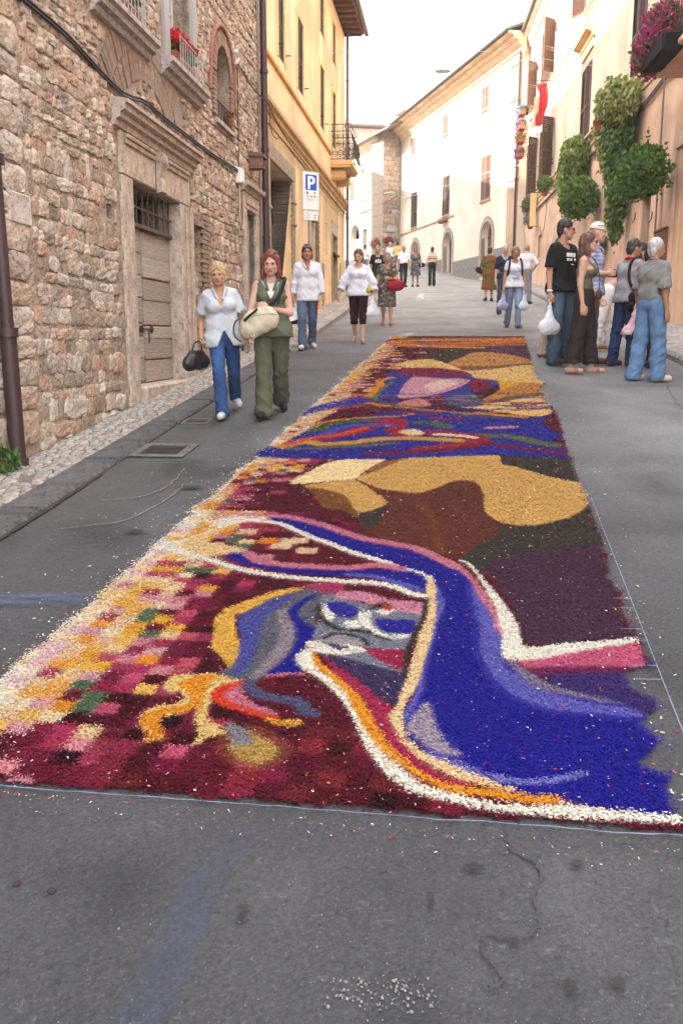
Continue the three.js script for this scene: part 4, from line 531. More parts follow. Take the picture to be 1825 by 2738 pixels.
// ---------------------------------------------------------------- the houses on the right
const peach = [0.67, 0.445, 0.315];
{
  const B = wallAt('tall_cream_house', 'tall cream house on the right with open louvred shutters above a peach ground floor', 6.6, -18, 4.4, false), base = (x) => gy(6.6 + 0.0767 * -x, -18 + 0.997 * x) - 0.4;
  const fm = plasterMat([0.78, 0.62, 0.46], { map: T.plasterL }), gm = plasterMat(peach), tm = plasterMat([0.70, 0.48, 0.31]);
  const wins = [[4.3, 5.6, 7.62, 9.95], [10.9, 12.4, 7.62, 9.75], [18.1, 19.3, 7.62, 9.75], [22.6, 23.7, 7.62, 9.95]], up = [[4.3, 5.6, 11.6, 13.4], [11.2, 12.5, 11.5, 13.4], [18.6, 19.8, 11.4, 13.3], [23.6, 24.7, 11.4, 13.2]], holes = [], gholes = [{ x0: -3.5, x1: -2.7, y0: 1.8, y1: 4.72 }, { x0: -10.55, x1: -9.75, y0: 2.2, y1: 5.15 }, { x0: -21.4, x1: -20.6, y0: 4.9, y1: 5.8 }];
  for (const [a, b, c, d] of [...wins, ...up]) holes.push({ x0: -b, x1: -a, y0: c, y1: d });
  mesh('wall', wallGeo(-30.5, -2.26, 7.2, 15.0, holes, 0.5), fm, B); mesh('ground_floor_wall', wallGeo(-30.5, -2.26, 0, 7.195, gholes, 0.5, base), gm, B);
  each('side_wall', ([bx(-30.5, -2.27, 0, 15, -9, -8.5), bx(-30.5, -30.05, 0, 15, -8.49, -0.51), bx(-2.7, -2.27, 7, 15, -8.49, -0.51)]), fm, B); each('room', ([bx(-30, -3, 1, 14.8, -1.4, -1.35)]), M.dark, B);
  const roof = mesh('roof', merge([profile([[0.45, 15.2], [0.45, 15.28], [-4.5, 17], [-9.6, 15.3], [-9.6, 15.2], [-4.5, 16.85]], -30.7, -2.0)]), M.tile, B); mesh('cornice', profile([[0, 14.6], [0.08, 14.62], [0.12, 14.78], [0.18, 14.86], [0.2, 15.0], [0.36, 15.06], [0.38, 15.19], [0, 15.19]], -30.6, -2.1), plasterMat([0.80, 0.68, 0.54]), B); mesh('gutter', merge([rod([-30.7, 15.2, 0.47], [-2, 15.2, 0.47], 0.06, 8)]), M.gutter, roof);
  mesh('string_course', profile([[0, 7.2], [0.03, 7.21], [0.04, 7.32], [0.09, 7.36], [0.10, 7.44], [0.15, 7.48], [0.15, 7.54], [0, 7.57]], -30.4, -2.28), tm, B); mesh('string_course', profile([[0, 11.2], [0.04, 11.22], [0.06, 11.32], [0, 11.34]], -30.4, -2.28), fm, B);
  const sc = [0.155, 0.085, 0.06];
  shutterPair(B, -5.59, -4.31, 7.64, 9.93, [0.16, 0.11, 0.11], 34, [0.05, 0.02], 0); shutterPair(B, -12.39, -10.91, 7.64, 9.73, [0.17, 0.10, 0.085], 32, [0.03, 0.02], 0);
  for (const [a, b, c, d] of [...wins.slice(2), ...up]) { if (d > 11 && a < 11) { shutterPair(B, -b + 0.01, -a - 0.01, c + 0.02, d - 0.02, sc, 28, [0, 0], 0); } else { sash(B, -b, -a, c, d, -0.3, [0.45, 0.36, 0.28], 1); shutterPair(B, -b + 0.01, -a - 0.01, c + 0.02, d - 0.02, sc, 30, [2.6, 2.3], 0.02); } mesh('sill', bx(-b - 0.06, -a + 0.06, c - 0.06, c - 0.004, -0.1, 0.09), tm, B); }
  each('window_hood', ([profile([[0, 10.3], [0.10, 10.32], [0.14, 10.42], [0.30, 10.48], [0.34, 10.60], [0, 10.66]], -12.75, -10.55), bx(-12.6, -10.7, 10.05, 10.295, 0, 0.06)]), plasterMat([0.72, 0.45, 0.22]), B);
  // doors
  const wood = woodMat([0.20, 0.10, 0.065]); panelDoor(B, -3.5, -2.7, 1.7, 4.1, -0.2, wood, 2, 3);
  mesh('fanlight', bx(-3.5, -2.7, 4.17, 4.72, -0.22, -0.2), M.dark, B); mesh('transom', bx(-3.5, -2.7, 4.1, 4.17, -0.22, -0.12), wood, B);
  each('door_frame', ([bx(-5.0, -3.5, 0.9, 4.95, -0.03, 0.07, 0.02), bx(-2.7, -1.9, 0.9, 4.95, -0.03, 0.06, 0.02), bx(-3.5, -2.7, 4.73, 4.95, -0.03, 0.07)]), gm, B);
  each('hook', ([tube([[-2.45, 4.3, 0.07], [-2.45, 4.12, 0.10], [-2.5, 4.08, 0.13]], 0.012, 5)]), M.iron, B); each('hook', ([tube([[-4.0, 4.5, 0.07], [-4.0, 4.3, 0.10], [-4.05, 4.26, 0.13]], 0.012, 5)]), M.iron, B);
  panelDoor(B, -10.54, -9.76, 2.2, 5.14, -0.25, woodMat([0.07, 0.045, 0.035]), 1, 3); mesh('pilaster', merge([bx(-9.6, -7.9, 1.6, 6.6, -0.03, 0.08, 0.02)]), gm, B); mesh('small_window', bx(-21.4, -20.6, 4.9, 5.8, -0.3, -0.26), M.glass, B); mesh('small_frame', surround(-21.4, -20.6, 4.9, 5.8, 0.1, -0.05, 0.03), tm, B);
  each('downpipe', ([rod([-2.3, 7.6, 0.09], [-2.3, 15.1, 0.09], 0.05, 8)]), M.gutter, B); mesh('doorbell_plate', bx(-4.35, -4.15, 3.62, 4.0, 0.07, 0.085, 0.003), mat([0.42, 0.36, 0.30]), B);
  const cb = []; for (let k = 0; k < 3; k++) cb.push(tube([[-2, 7.0 - 0.05 * k, 0.05], [-4, 6.86 - 0.05 * k, 0.05], [-9, 6.9 - 0.04 * k, 0.05], [-15, 6.95 - 0.03 * k, 0.05], [-30, 7.0 - 0.03 * k, 0.05]], 0.014, 5, 60)); cb.push(tube([[-9.4, 6.9, 0.06], [-9.5, 6.3, 0.04], [-9.5, 5.6, 0.04]], 0.012, 5), tube([[-19, 6.9, 0.06], [-19.3, 6.2, 0.05], [-20.2, 5.6, 0.06], [-20.6, 6.1, 0.05]], 0.014, 5)); mesh('wall_cable', merge(cb), M.cable, B);
  const sg = thing('wall_banner', 'narrow yellow cloth banner hanging from a rod on the peach wall', 'banner', Rw(20.9, 5.55, 0.35).toArray(), (-90 - 4.4) * D2R);
  const cloth = new THREE.PlaneGeometry(0.24, 1.3, 6, 14), cp = cloth.attributes.position; for (let i = 0; i < cp.count; i++) cp.setZ(i, 0.03 * Math.sin(cp.getX(i) * 12 + cp.getY(i))); cloth.computeVertexNormals(); cloth.rotateY(Math.PI / 2);
  mesh('cloth', cloth.translate(0, 1.25, 0), mat([0.70, 0.50, 0.24], { side: THREE.DoubleSide, map: T.weave }), sg); mesh('rod', merge([rod([0, 1.92, -0.36], [0, 1.92, 0.3], 0.014, 6)]), M.iron, sg);
}
{
  const B = wallAt('peach_house', 'peach plastered house at the right edge with a bougainvillea balcony', 6.6, -18, 4.4, false), base = (x) => gy(6.6 + 0.0767 * -x, -18 + 0.997 * x) - 0.4, gm = plasterMat(peach), um = plasterMat([0.70, 0.46, 0.30]);
  const holes = [{ x0: -0.98, x1: 0.3, y0: 1.2, y1: 5.3 }, { x0: 3, x1: 4.2, y0: 1.0, y1: 3.6 }, { x0: 8, x1: 9.2, y0: 0.6, y1: 3.2 }];
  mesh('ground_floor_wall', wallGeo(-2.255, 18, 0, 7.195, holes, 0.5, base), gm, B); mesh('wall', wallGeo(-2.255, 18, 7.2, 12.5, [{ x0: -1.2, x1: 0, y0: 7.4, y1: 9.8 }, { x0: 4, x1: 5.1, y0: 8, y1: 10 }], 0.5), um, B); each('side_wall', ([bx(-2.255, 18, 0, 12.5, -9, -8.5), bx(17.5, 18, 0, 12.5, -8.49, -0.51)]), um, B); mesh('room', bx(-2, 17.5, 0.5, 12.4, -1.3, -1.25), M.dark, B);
  mesh('roof', merge([profile([[0.7, 12.55], [0.7, 12.63], [-4.5, 14.3], [-9.5, 12.63], [-9.5, 12.55], [-4.5, 14.15]], -2.2, 18.4)]), M.tile, B); mesh('string_course', profile([[0, 7.2], [0.03, 7.21], [0.04, 7.32], [0.09, 7.36], [0.10, 7.44], [0.15, 7.48], [0.15, 7.54], [0, 7.57]], -2.24, 18), plasterMat([0.70, 0.48, 0.31]), B);
  panelDoor(B, -0.98, 0.3, 1.2, 5.28, -0.35, woodMat([0.26, 0.16, 0.11]), 2, 3); mesh('door_frame', surround(-0.98, 0.3, 1.6, 5.3, 0.2, -0.02, 0.05), gm, B); shutterPair(B, -1.19, -0.01, 7.42, 9.78, [0.2, 0.11, 0.08], 32, [0, 0], 0); shutterPair(B, 4.01, 5.09, 8.02, 9.98, [0.2, 0.11, 0.08], 30, [0, 0], 0);
  panelDoor(B, 3, 4.2, 1, 3.58, -0.3, woodMat([0.2, 0.12, 0.08]), 2, 3); panelDoor(B, 8, 9.2, 0.6, 3.18, -0.3, woodMat([0.2, 0.12, 0.08]), 2, 3); each('downpipe', ([rod([-2.12, 1.8, 0.07], [-2.12, 12.5, 0.07], 0.022, 6)]), M.gutter, B);
  mesh('wall_cable', merge([0, 1, 2].map((k) => tube([[-2.1, 7.0 - 0.05 * k, 0.06], [-0.6, 6.9 - 0.06 * k, 0.08], [2, 7.02 - 0.05 * k, 0.05], [12, 7.05 - 0.05 * k, 0.05]], 0.016, 5, 40))), M.cable, B);
  const bal = mesh('balcony', bx(-0.75, 1.6, 6.55, 6.66, 0, 0.75, 0.02), gm, B), rl = []; for (let i = 0; i < 17; i++) rl.push(rod([-0.73 + i * 0.145, 6.66, 0.72], [-0.73 + i * 0.145, 7.45, 0.72], 0.009, 5)); for (const y of [6.72, 7.45]) rl.push(rod([-0.73, y, 0.72], [1.58, y, 0.72], 0.012, 5), rod([-0.73, y, 0], [-0.73, y, 0.72], 0.012, 5)); mesh('railing', merge(rl), M.iron, bal);
  const sf = thing('wall_plaque', 'brown wooden notice board fixed to the peach wall behind the grey-haired man', 'notice board', Rw(1.6, 3.55, 0.05).toArray(), (-90 - 4.4) * D2R); mesh('board', bx(-0.45, 0.45, -0.4, 0.25, 0, 0.05, 0.01), woodMat([0.22, 0.10, 0.06]), sf); mesh('frame', merge([bx(-0.47, 0.47, 0.25, 0.3, 0, 0.07), bx(-0.47, 0.47, -0.45, -0.4, 0, 0.07)]), woodMat([0.14, 0.07, 0.05]), sf);
}
// ---------------------------------------------------------------- greenery
const leafGeo = (() => { const g = new THREE.BufferGeometry(); g.setAttribute('position', new THREE.Float32BufferAttribute([0, 0, 0, 0.5, 0.45, 0.12, 0, 0.5, 0, 0, 0.5, 0, 0.5, 0.45, 0.12, 0, 1, -0.08, 0, 0, 0, 0, 0.5, 0, -0.5, 0.45, 0.12, 0, 0.5, 0, 0, 1, -0.08, -0.5, 0.45, 0.12], 3)); g.computeVertexNormals(); g.setAttribute('uv', new THREE.Float32BufferAttribute(new Float32Array(24), 2)); return g; })();
const leafMat = new THREE.MeshPhysicalMaterial({ color: 0xffffff, roughness: 0.65, specularIntensity: 0.5, transmission: 0.3, thickness: 0, side: THREE.DoubleSide });
function foliage(parent, blobs, n, size, cols, seed, o = {}) {   // leaves on and inside uneven lobes; blob: [x, y, z, rx, ry, rz]
  const r = rng(seed), list = [], tot = blobs.reduce((s, b) => s + b[3] * b[4], 0);
  for (const b of blobs) { const k = Math.round(n * b[3] * b[4] / tot); for (let i = 0; i < k; i++) {
    const a = r() * 6.283, c = 2 * r() - 1, s = Math.sqrt(1 - c * c), d = [s * Math.cos(a), c, s * Math.sin(a)], lump = 1 + 0.28 * noise3(d[0] * 2.3 + seed, d[1] * 2.3, d[2] * 2.3) + 0.12 * noise3(d[0] * 6, d[1] * 6 + seed, d[2] * 6), q = lump * (0.55 + 0.5 * Math.pow(r(), 0.5)) * (r() < 0.07 ? 1.08 + 0.28 * r() : 1);
    const p = [b[0] + d[0] * b[3] * q, b[1] + d[1] * b[4] * q, b[2] + d[2] * b[5] * q]; if (o.keep && !o.keep(p)) continue;
    const cc = new THREE.Color().setRGB(...cols[Math.floor(r() * cols.length)]).multiplyScalar(0.7 + 0.6 * r()); const sz = size * (0.6 + 0.8 * r());
    list.push({ p, r: o.droop ? [Math.PI * (0.75 + 0.3 * r()), r() * 6.28, 0.6 * (r() - 0.5)] : [r() * 2.4 - 0.6, r() * 6.28, 1.6 * (r() - 0.5)], s: [sz, sz * (o.long ?? 1.3), sz], c: cc });
  } }
  return copies(o.name ?? 'foliage', o.geo ?? leafGeo, leafMat, list, parent);
}
function pot(parent, x, y, z, r, h) { const pts = [[0.62 * r, 0], [0.98 * r, h * 0.82], [1.12 * r, h * 0.82], [1.12 * r, h], [0.95 * r, h], [0.92 * r, h * 0.85], [0, h * 0.82]].map(([a, b]) => new THREE.Vector2(a, b)); return mesh('pot', new THREE.LatheGeometry(pts, 18).translate(x, y, z), M.terracotta, parent); }
const GREEN = [[0.085, 0.16, 0.022], [0.11, 0.20, 0.028], [0.065, 0.125, 0.02], [0.15, 0.22, 0.035]], DEEP = [[0.05, 0.12, 0.018], [0.07, 0.155, 0.022], [0.04, 0.09, 0.015], [0.10, 0.18, 0.03]], LIGHT = [[0.22, 0.25, 0.05], [0.30, 0.31, 0.09], [0.16, 0.20, 0.04], [0.38, 0.36, 0.16]];
const wallTurn = (-90 - 4.4) * D2R;
function wallPlant(name, label, cat, u, h, out, group) { const p = Rw(u, h, out); return thing(name, label, cat, [p.x, p.y, p.z], wallTurn, group); }
{
  let t = wallPlant('hanging_basket', 'huge round green bush in a wall basket beside the panelled door on the right', 'plant', 1.05, 4.82, 0.62);
  foliage(t, [[0, 0, 0, 0.5, 0.42, 0.46], [0.26, 0.14, 0.05, 0.34, 0.34, 0.36], [-0.3, -0.06, 0.05, 0.34, 0.34, 0.36], [0.1, 0.28, 0, 0.38, 0.22, 0.34], [-0.1, -0.22, 0.15, 0.24, 0.2, 0.24]], 6500, 0.058, [...DEEP, ...GREEN], 5); mesh('basket', merge([new THREE.CylinderGeometry(0.26, 0.2, 0.3, 14).translate(0, -0.1, 0)]), M.dark, t); each('bracket', ([rod([0, -0.15, -0.6], [0, -0.15, 0], 0.016, 6)]), M.iron, t); foliage(t, [[0.15, 0.6, 0, 0.03, 0.22, 0.03]], 26, 0.05, DEEP, 6, { name: 'sprig' });
  t = wallPlant('hanging_basket', 'round green bush in a wall basket right above the man with the white bandana', 'plant', 8.45, 5.42, 0.55);
  foliage(t, [[0, 0, 0, 0.54, 0.48, 0.5], [0.22, 0.22, 0.1, 0.38, 0.32, 0.38], [-0.26, -0.14, 0.12, 0.38, 0.36, 0.4], [0.1, 0.1, 0.22, 0.36, 0.32, 0.32]], 5500, 0.066, GREEN, 7); mesh('basket', merge([new THREE.CylinderGeometry(0.26, 0.2, 0.3, 14).translate(0, -0.1, 0)]), M.dark, t); each('bracket', ([rod([0, -0.15, -0.55], [0, -0.15, 0], 0.016, 6)]), M.iron, t);
  t = wallPlant('trailing_plant', 'yellow-green trailing plant spilling from the ledge above the smaller bush', 'plant', 10.9, 6.6, 0.3);
  foliage(t, [[0, 0.62, 0.05, 0.62, 0.36, 0.40], [0.3, 0.3, 0.1, 0.52, 0.5, 0.38], [-0.12, -0.05, 0.12, 0.6, 0.66, 0.42], [0.3, -0.5, 0.2, 0.4, 0.6, 0.36]], 6500, 0.07, [...GREEN, ...LIGHT.slice(0, 3)], 9, { droop: true }); mesh('stem', merge([tube([[0, 0.6, 0], [0.1, 0, 0.08], [-0.1, -0.8, 0.05]], 0.015, 5)]), M.cable, t);
  t = wallPlant('trailing_ivy', 'long pale green ivy cascading down the wall from a terracotta pot on the right', 'plant', 4.7, 6.0, 0.35);
  foliage(t, [[-0.3, 1.2, 0.05, 0.95, 0.40, 0.42], [0.3, 1.0, 0.1, 0.62, 0.40, 0.42], [-0.85, 0.75, 0.1, 0.42, 0.6, 0.34], [0.5, 1.0, 0.25, 0.4, 0.5, 0.4]], 6400, 0.075, LIGHT, 11, { droop: true });
  foliage(t, [[-0.9, 0.35, 0.1, 0.42, 0.6, 0.26], [-0.75, -0.1, 0.1, 0.24, 0.4, 0.2], [-1.0, 0.85, 0.05, 0.4, 0.4, 0.3]], 2200, 0.075, LIGHT, 12, { droop: true, name: 'right_strand' });
  foliage(t, [[0.1, 0.35, 0.1, 0.5, 0.75, 0.34], [0.0, -0.5, 0.02, 0.4, 0.8, 0.26], [-0.1, -1.2, 0.0, 0.32, 0.65, 0.22], [-0.1, -1.75, 0, 0.2, 0.34, 0.16]], 6000, 0.072, [...GREEN, ...DEEP, LIGHT[0]], 13, { droop: true, name: 'left_strand' });
  pot(t, -0.42, 0.5, 0.42, 0.16, 0.26); mesh('stem', merge([tube([[0.2, 0.9, 0], [-0.3, 0.4, 0.02], [-0.3, -1.2, 0]], 0.018, 5)]), M.cable, t);
  t = wallPlant('bougainvillea', 'magenta bougainvillea in a dark basket on the balcony at the top right', 'plant', -0.15, 6.75, 0.75);
  foliage(t, [[0.1, 0.15, 0, 0.62, 0.30, 0.34], [-0.35, 0.02, 0.1, 0.34, 0.32, 0.3], [0.3, 0.42, 0, 0.5, 0.3, 0.32]], 2600, 0.05, DEEP, 15); foliage(t, [[0.1, 0.17, 0.06, 0.64, 0.32, 0.36], [-0.36, 0.02, 0.12, 0.34, 0.30, 0.3], [0.3, 0.42, 0.04, 0.5, 0.3, 0.33], [-0.3, -0.28, 0.1, 0.1, 0.12, 0.1]], 4200, 0.038, [[0.40, 0.03, 0.14], [0.32, 0.02, 0.12], [0.47, 0.06, 0.2], [0.26, 0.02, 0.09]], 16, { name: 'flowers' }); mesh('basket', merge([bx(-0.1, 1.2, -0.3, 0.05, -0.1, 0.26, 0.05)]), M.dark, t);
  for (const [u, h, out, rr, label, c, seed] of [[17.6, 7.15, 0.35, 0.3, 'bright green fern in a pot on the string course of the peach wall', GREEN, 21], [22.3, 7.05, 0.35, 0.3, 'grey-green plant in a terracotta pot hung on the wall below the open shutter', [[0.10, 0.13, 0.05], [0.13, 0.15, 0.07], [0.08, 0.10, 0.04]], 22], [22.0, 6.45, 0.3, 0.25, 'silvery pale plant in two small red pots below the grey-green one', [[0.25, 0.27, 0.19], [0.18, 0.2, 0.12], [0.3, 0.3, 0.24]], 23], [7.5, 4.05, 0.22, 0.32, 'spiky plant in a brown wall pot beside the white bandana', [[0.14, 0.16, 0.07], [0.20, 0.20, 0.11], [0.10, 0.11, 0.05]], 24]]) {
    t = wallPlant('wall_pot', label, 'potted plant', u, h, out); pot(t, 0, -0.3, 0, 0.15, 0.26); if (seed === 23) pot(t, 0.22, -0.28, 0.05, 0.1, 0.18); foliage(t, [[0, 0.12, 0, rr, rr * 0.8, rr * 0.8], [0.1, 0.05, 0.05, rr * 0.8, rr * 0.7, rr * 0.7]], 900, 0.05, c, seed, { long: 2.4 }); each('bracket', ([rod([0, -0.2, -out], [0, -0.2, 0], 0.012, 5)]), M.iron, t);
  }
  t = wallPlant('window_plant', 'tall slim green plant in a terracotta pot on the window sill between open shutters', 'potted plant', 18.3, 7.62, 0.2); pot(t, 0, 0, 0, 0.16, 0.28); foliage(t, [[0, 0.6, 0, 0.2, 0.4, 0.18], [0.02, 1.05, 0, 0.16, 0.4, 0.15]], 900, 0.06, GREEN, 27, { long: 1.8 });
  // flower boxes hung one above the other by the corner
  [[25.3, 11.6, [[0.25, 0.28, 0.55], [0.35, 0.38, 0.62]], 'pale blue flowers in the highest of the boxes at the corner of the cream house'], [25.35, 11.0, [[0.55, 0.16, 0.42], [0.42, 0.12, 0.36]], 'violet and magenta flowers in the second highest box at the cream house corner'], [25.4, 10.45, [[0.58, 0.22, 0.10], [0.5, 0.3, 0.12]], 'orange flowers in the third box from the top at the corner of the cream house'], [25.5, 9.85, [[0.6, 0.16, 0.36], [0.52, 0.12, 0.44]], 'bright pink flowers in the lowest of the boxes at the corner of the cream house']].forEach(([u, h, c, label], i) => { t = wallPlant('flower_box', label, 'flower box', u, h, 0.45, 'flower boxes at the corner of the cream house'); mesh('box', bx(-0.35, 0.35, -0.2, 0.02, -0.14, 0.14, 0.02), M.terracotta, t); foliage(t, [[0, 0.08, 0, 0.36, 0.16, 0.22]], 200, 0.06, GREEN, 30 + i); foliage(t, [[0, 0.1, 0.02, 0.36, 0.17, 0.23], [-0.1, -0.1, 0.12, 0.24, 0.13, 0.1]], 330, 0.06, c, 40 + i, { name: 'flowers' }); each('bracket', ([rod([-0.25, -0.1, -0.5], [-0.25, -0.1, 0], 0.015, 5), rod([0.25, -0.1, -0.5], [0.25, -0.1, 0], 0.015, 5)]), M.iron, t); });
  // geraniums on the stone house windows
  const red = [[0.55, 0.015, 0.02], [0.45, 0.01, 0.02], [0.62, 0.03, 0.03]];
  const wb = (u0, u1, label, cols, n) => { const p = Lw((u0 + u1) / 2, 4.86, 0.06), q = thing('window_box', label, 'flower box', [p.x, p.y, p.z], (90 - 6.6) * D2R), w = (u1 - u0) / 2; mesh('planter', merge([bx(-w + 0.04, w - 0.04, 0.005, 0.16, -0.13, 0.03, 0.012)]), M.terracotta, q); const rl = []; for (let i = 0; i < 10; i++) rl.push(rod([-w + i * 2 * w / 9, 0, 0.09], [-w + i * 2 * w / 9, 0.30, 0.09], 0.006, 5)); rl.push(rod([-w, 0.30, 0.09], [w, 0.30, 0.09], 0.009, 6), rod([-w, 0.06, 0.09], [w, 0.06, 0.09], 0.006, 6)); mesh('railing', merge(rl), M.greyPaint, q); foliage(q, [[0, 0.24, -0.05, w * 0.95, 0.12, 0.1]], 260, 0.045, GREEN, 51); foliage(q, Array.from({ length: 7 }, (_, i) => [-w + 0.1 + i * (2 * w - 0.2) / 6, 0.33 + 0.04 * Math.sin(i * 2.3), -0.03, 0.075, 0.065, 0.075]), n, 0.035, cols, 52, { name: 'flowers' }); };
  wb(4.5, 5.45, 'red geraniums in a box behind a small railing on the stone house window', red, 900); wb(2.35, 3.3, 'small flowers behind a railing on the window at the upper left edge', [[0.25, 0.04, 0.1], [0.2, 0.05, 0.1]], 160);
  { const p = Lw(7.45, 4.78, 0.02), q = thing('flower_pot', 'little red flower on the sill of the arched window', 'potted plant', [p.x, p.y, p.z]); pot(q, 0, 0, 0, 0.06, 0.1); foliage(q, [[0, 0.14, 0, 0.08, 0.05, 0.07]], 50, 0.03, GREEN, 55); foliage(q, [[0, 0.17, 0, 0.07, 0.04, 0.06]], 40, 0.03, red, 56, { name: 'flowers' }); }
  for (const [u, label, s] of [[3.2, 'larger bunch of red geraniums on the wall left of the stone pier', 1.3], [1.2, 'smaller bunch of red geraniums in front of the stone pier', 0.9]]) { const p = Cw(u, 8.0, 0.3), q = thing('flower_pot', label, 'potted plant', [p.x, p.y, p.z]); pot(q, 0, -0.35, 0, 0.22, 0.36); foliage(q, [[0, 0.05, 0, 0.36 * s, 0.22 * s, 0.25]], 220, 0.09, GREEN, 57); foliage(q, [[0, 0.12, 0, 0.38 * s, 0.24 * s, 0.3]], 260, 0.09, [[0.42, 0.02, 0.04], [0.35, 0.02, 0.05]], 58, { name: 'flowers' }); mesh('bracket', rod([0, -0.36, -0.4], [0, -0.36, 0.1], 0.03, 6), M.iron, q); }
  // weeds at the foot of the left downpipe
  { const p = Lw(-0.42, 0, 0.1), q = thing('weeds', 'tuft of weeds growing at the foot of the left downpipe', 'weeds', [p.x, gy(p.x, p.z), p.z]); foliage(q, [[0, 0.08, 0, 0.10, 0.10, 0.10], [-0.12, 0.06, 0.06, 0.10, 0.07, 0.08]], 150, 0.04, DEEP, 59, { long: 2 }); }
}
// ---------------------------------------------------------------- small things hung in the street
{
  // cloths hung from the windows
  const drape = (w, h, seed) => { const g = new THREE.PlaneGeometry(w, h, 10, 24), p = g.attributes.position; for (let i = 0; i < p.count; i++) { const y = p.getY(i) / h; p.setX(i, p.getX(i) * (1 - 0.25 * Math.sin((y + 0.5) * 3)) + 0.05 * Math.sin(y * 7 + seed)); p.setZ(i, 0.07 * Math.sin(p.getX(i) * 22 / w + seed + y * 2) + 0.12 * (0.5 - y) * (0.5 - y)); } g.computeVertexNormals(); return g; };
  let t = wallPlant('hanging_cloth', 'red cloth hung from the upper window of the cream house', 'banner', 18.6, 10.3, 0.42); mesh('cloth', drape(0.40, 1.5, 1).rotateY(1.2), mat([0.52, 0.03, 0.035], { side: THREE.DoubleSide, map: T.weave, roughness: 0.7 }), t); mesh('trim', drape(0.4, 1.1, 2.5).rotateY(1.0).translate(-0.25, -0.2, 0.12), mat([0.7, 0.55, 0.35], { side: THREE.DoubleSide, map: T.weave }), t); mesh('pole', rod([-0.1, 0.85, -0.45], [0.05, 0.86, 0.3], 0.015, 6), M.iron, t);
  t = wallPlant('hanging_cloth', 'white cloth gathered under the red one on the cream house', 'banner', 19.7, 9.75, 0.35); mesh('cloth', drape(0.9, 0.5, 4).rotateY(0.9), mat([0.8, 0.77, 0.7], { side: THREE.DoubleSide, map: T.weave }), t); mesh('pole', rod([-0.1, 0.24, -0.4], [0.05, 0.24, 0.2], 0.012, 6), M.iron, t);
  // lantern over the street, on a wire from wall to wall
  const a = Lw(19, 9.1, 0.02), b = Rw(10.0, 9.3, 0.02), lp = new THREE.Vector3(2.70, 8.58, -25.86);
  t = thing('street_lamp', 'white bell-shaped street lamp hanging on a wire high above the street', 'street lamp', lp.toArray());
  mesh('shade', new THREE.LatheGeometry([[0.205, 0], [0.21, 0.05], [0.17, 0.09], [0.15, 0.22], [0.12, 0.34], [0.05, 0.40], [0.03, 0.46]].map(([r, y]) => new THREE.Vector2(r, y)), 24), mat([0.78, 0.78, 0.76], { roughness: 0.4, side: THREE.DoubleSide }), t); mesh('glass', new THREE.CylinderGeometry(0.195, 0.195, 0.02, 24).translate(0, 0.01, 0), mat([0.8, 0.8, 0.78], { roughness: 0.3 }), t); mesh('hanger', rod([0, 0.44, 0], [0, 0.56, 0], 0.012, 6), M.whitePlastic, t);
  const wire = (label, pts, r, m) => tag(mesh('street_wire', tube(pts, r, 5, 40), m), label, 'wire');
  wire('thin wire across the street that carries the hanging lamp', [a, lp.clone().add(new THREE.Vector3(0, 0.56, 0)), b], 0.006, M.paleCable);
  const w1 = Cw(9.8, 11.5, 0.05), w2 = Cw(3.1, 11.5, 0.1), w3 = Cw(0.2, 11.2, 0.15), w4 = Fw(10, 10.0, 0.35), w5 = Fw(2.2, 9.6, 0.3), w6 = Rw(26, 9.5, 0.15);
  wire('pale sagging cable from the stone pier across the front of the pale house', [w1, w2, w3, Fw(20, 10.75, 0.2), w4, w5, w6, Rw(20, 11, 0.1)], 0.022, M.paleCable);
  wire('dark cable running low along the cream house to the stone pier', [Cw(10.8, 10.6, 0.05), Cw(6, 10.7, 0.05), Cw(3.1, 10.75, 0.08), Cw(0.2, 11, 0.08)], 0.02, M.cable);
  // parking sign
  const px = -0.66, pz = -19.99, g0 = gy(px, pz) + 0.15; t = thing('parking_sign', 'white and blue parking sign on a grey pole in front of the yellow house', 'sign', [px, g0, pz], 32 * D2R);
  const cv = document.createElement('canvas'); cv.width = 256; cv.height = 512; const c = cv.getContext('2d');
  c.fillStyle = '#e9e6e0'; c.fillRect(0, 0, 256, 512); c.fillStyle = '#1f56b8'; c.fillRect(40, 34, 182, 214); c.fillStyle = '#f4f2ee'; c.font = 'bold 250px sans-serif'; c.textAlign = 'center'; c.fillText('P', 131, 232);
  c.fillStyle = '#2c2a2a'; c.fillRect(52, 268, 34, 34); c.fillStyle = '#e9e6e0'; c.fillRect(60, 274, 6, 12); c.fillRect(72, 274, 6, 12); c.fillStyle = '#2c2a2a'; c.beginPath(); c.moveTo(168, 270); c.lineTo(206, 274); c.lineTo(190, 304); c.closePath(); c.fill(); for (const [a, b] of [[40, 10], [72, 24], [124, 26], [160, 6], [176, 40]]) c.fillRect(a, 322, b, 15);   // a line too small to read in the photograph
  c.fillStyle = '#8a8884'; for (let i = 0; i < 4; i++) c.fillRect(52, 352 + i * 12, 150 - 24 * (i % 2), 4);
  const ct = new THREE.CanvasTexture(cv); ct.colorSpace = THREE.SRGBColorSpace;
  const cv2 = document.createElement('canvas'); cv2.width = 256; cv2.height = 150; const d = cv2.getContext('2d'); d.fillStyle = '#e6e3dc'; d.fillRect(0, 0, 256, 150); d.fillStyle = '#55534f'; d.fillRect(24, 22, 60, 8); for (let i = 0; i < 2; i++) { d.fillRect(24, 62 + i * 40, 14, 14); d.fillRect(52, 64 + i * 40, 66, 8); d.fillRect(176, 62 + i * 40, 54, 12); } const ct2 = new THREE.CanvasTexture(cv2); ct2.colorSpace = THREE.SRGBColorSpace;
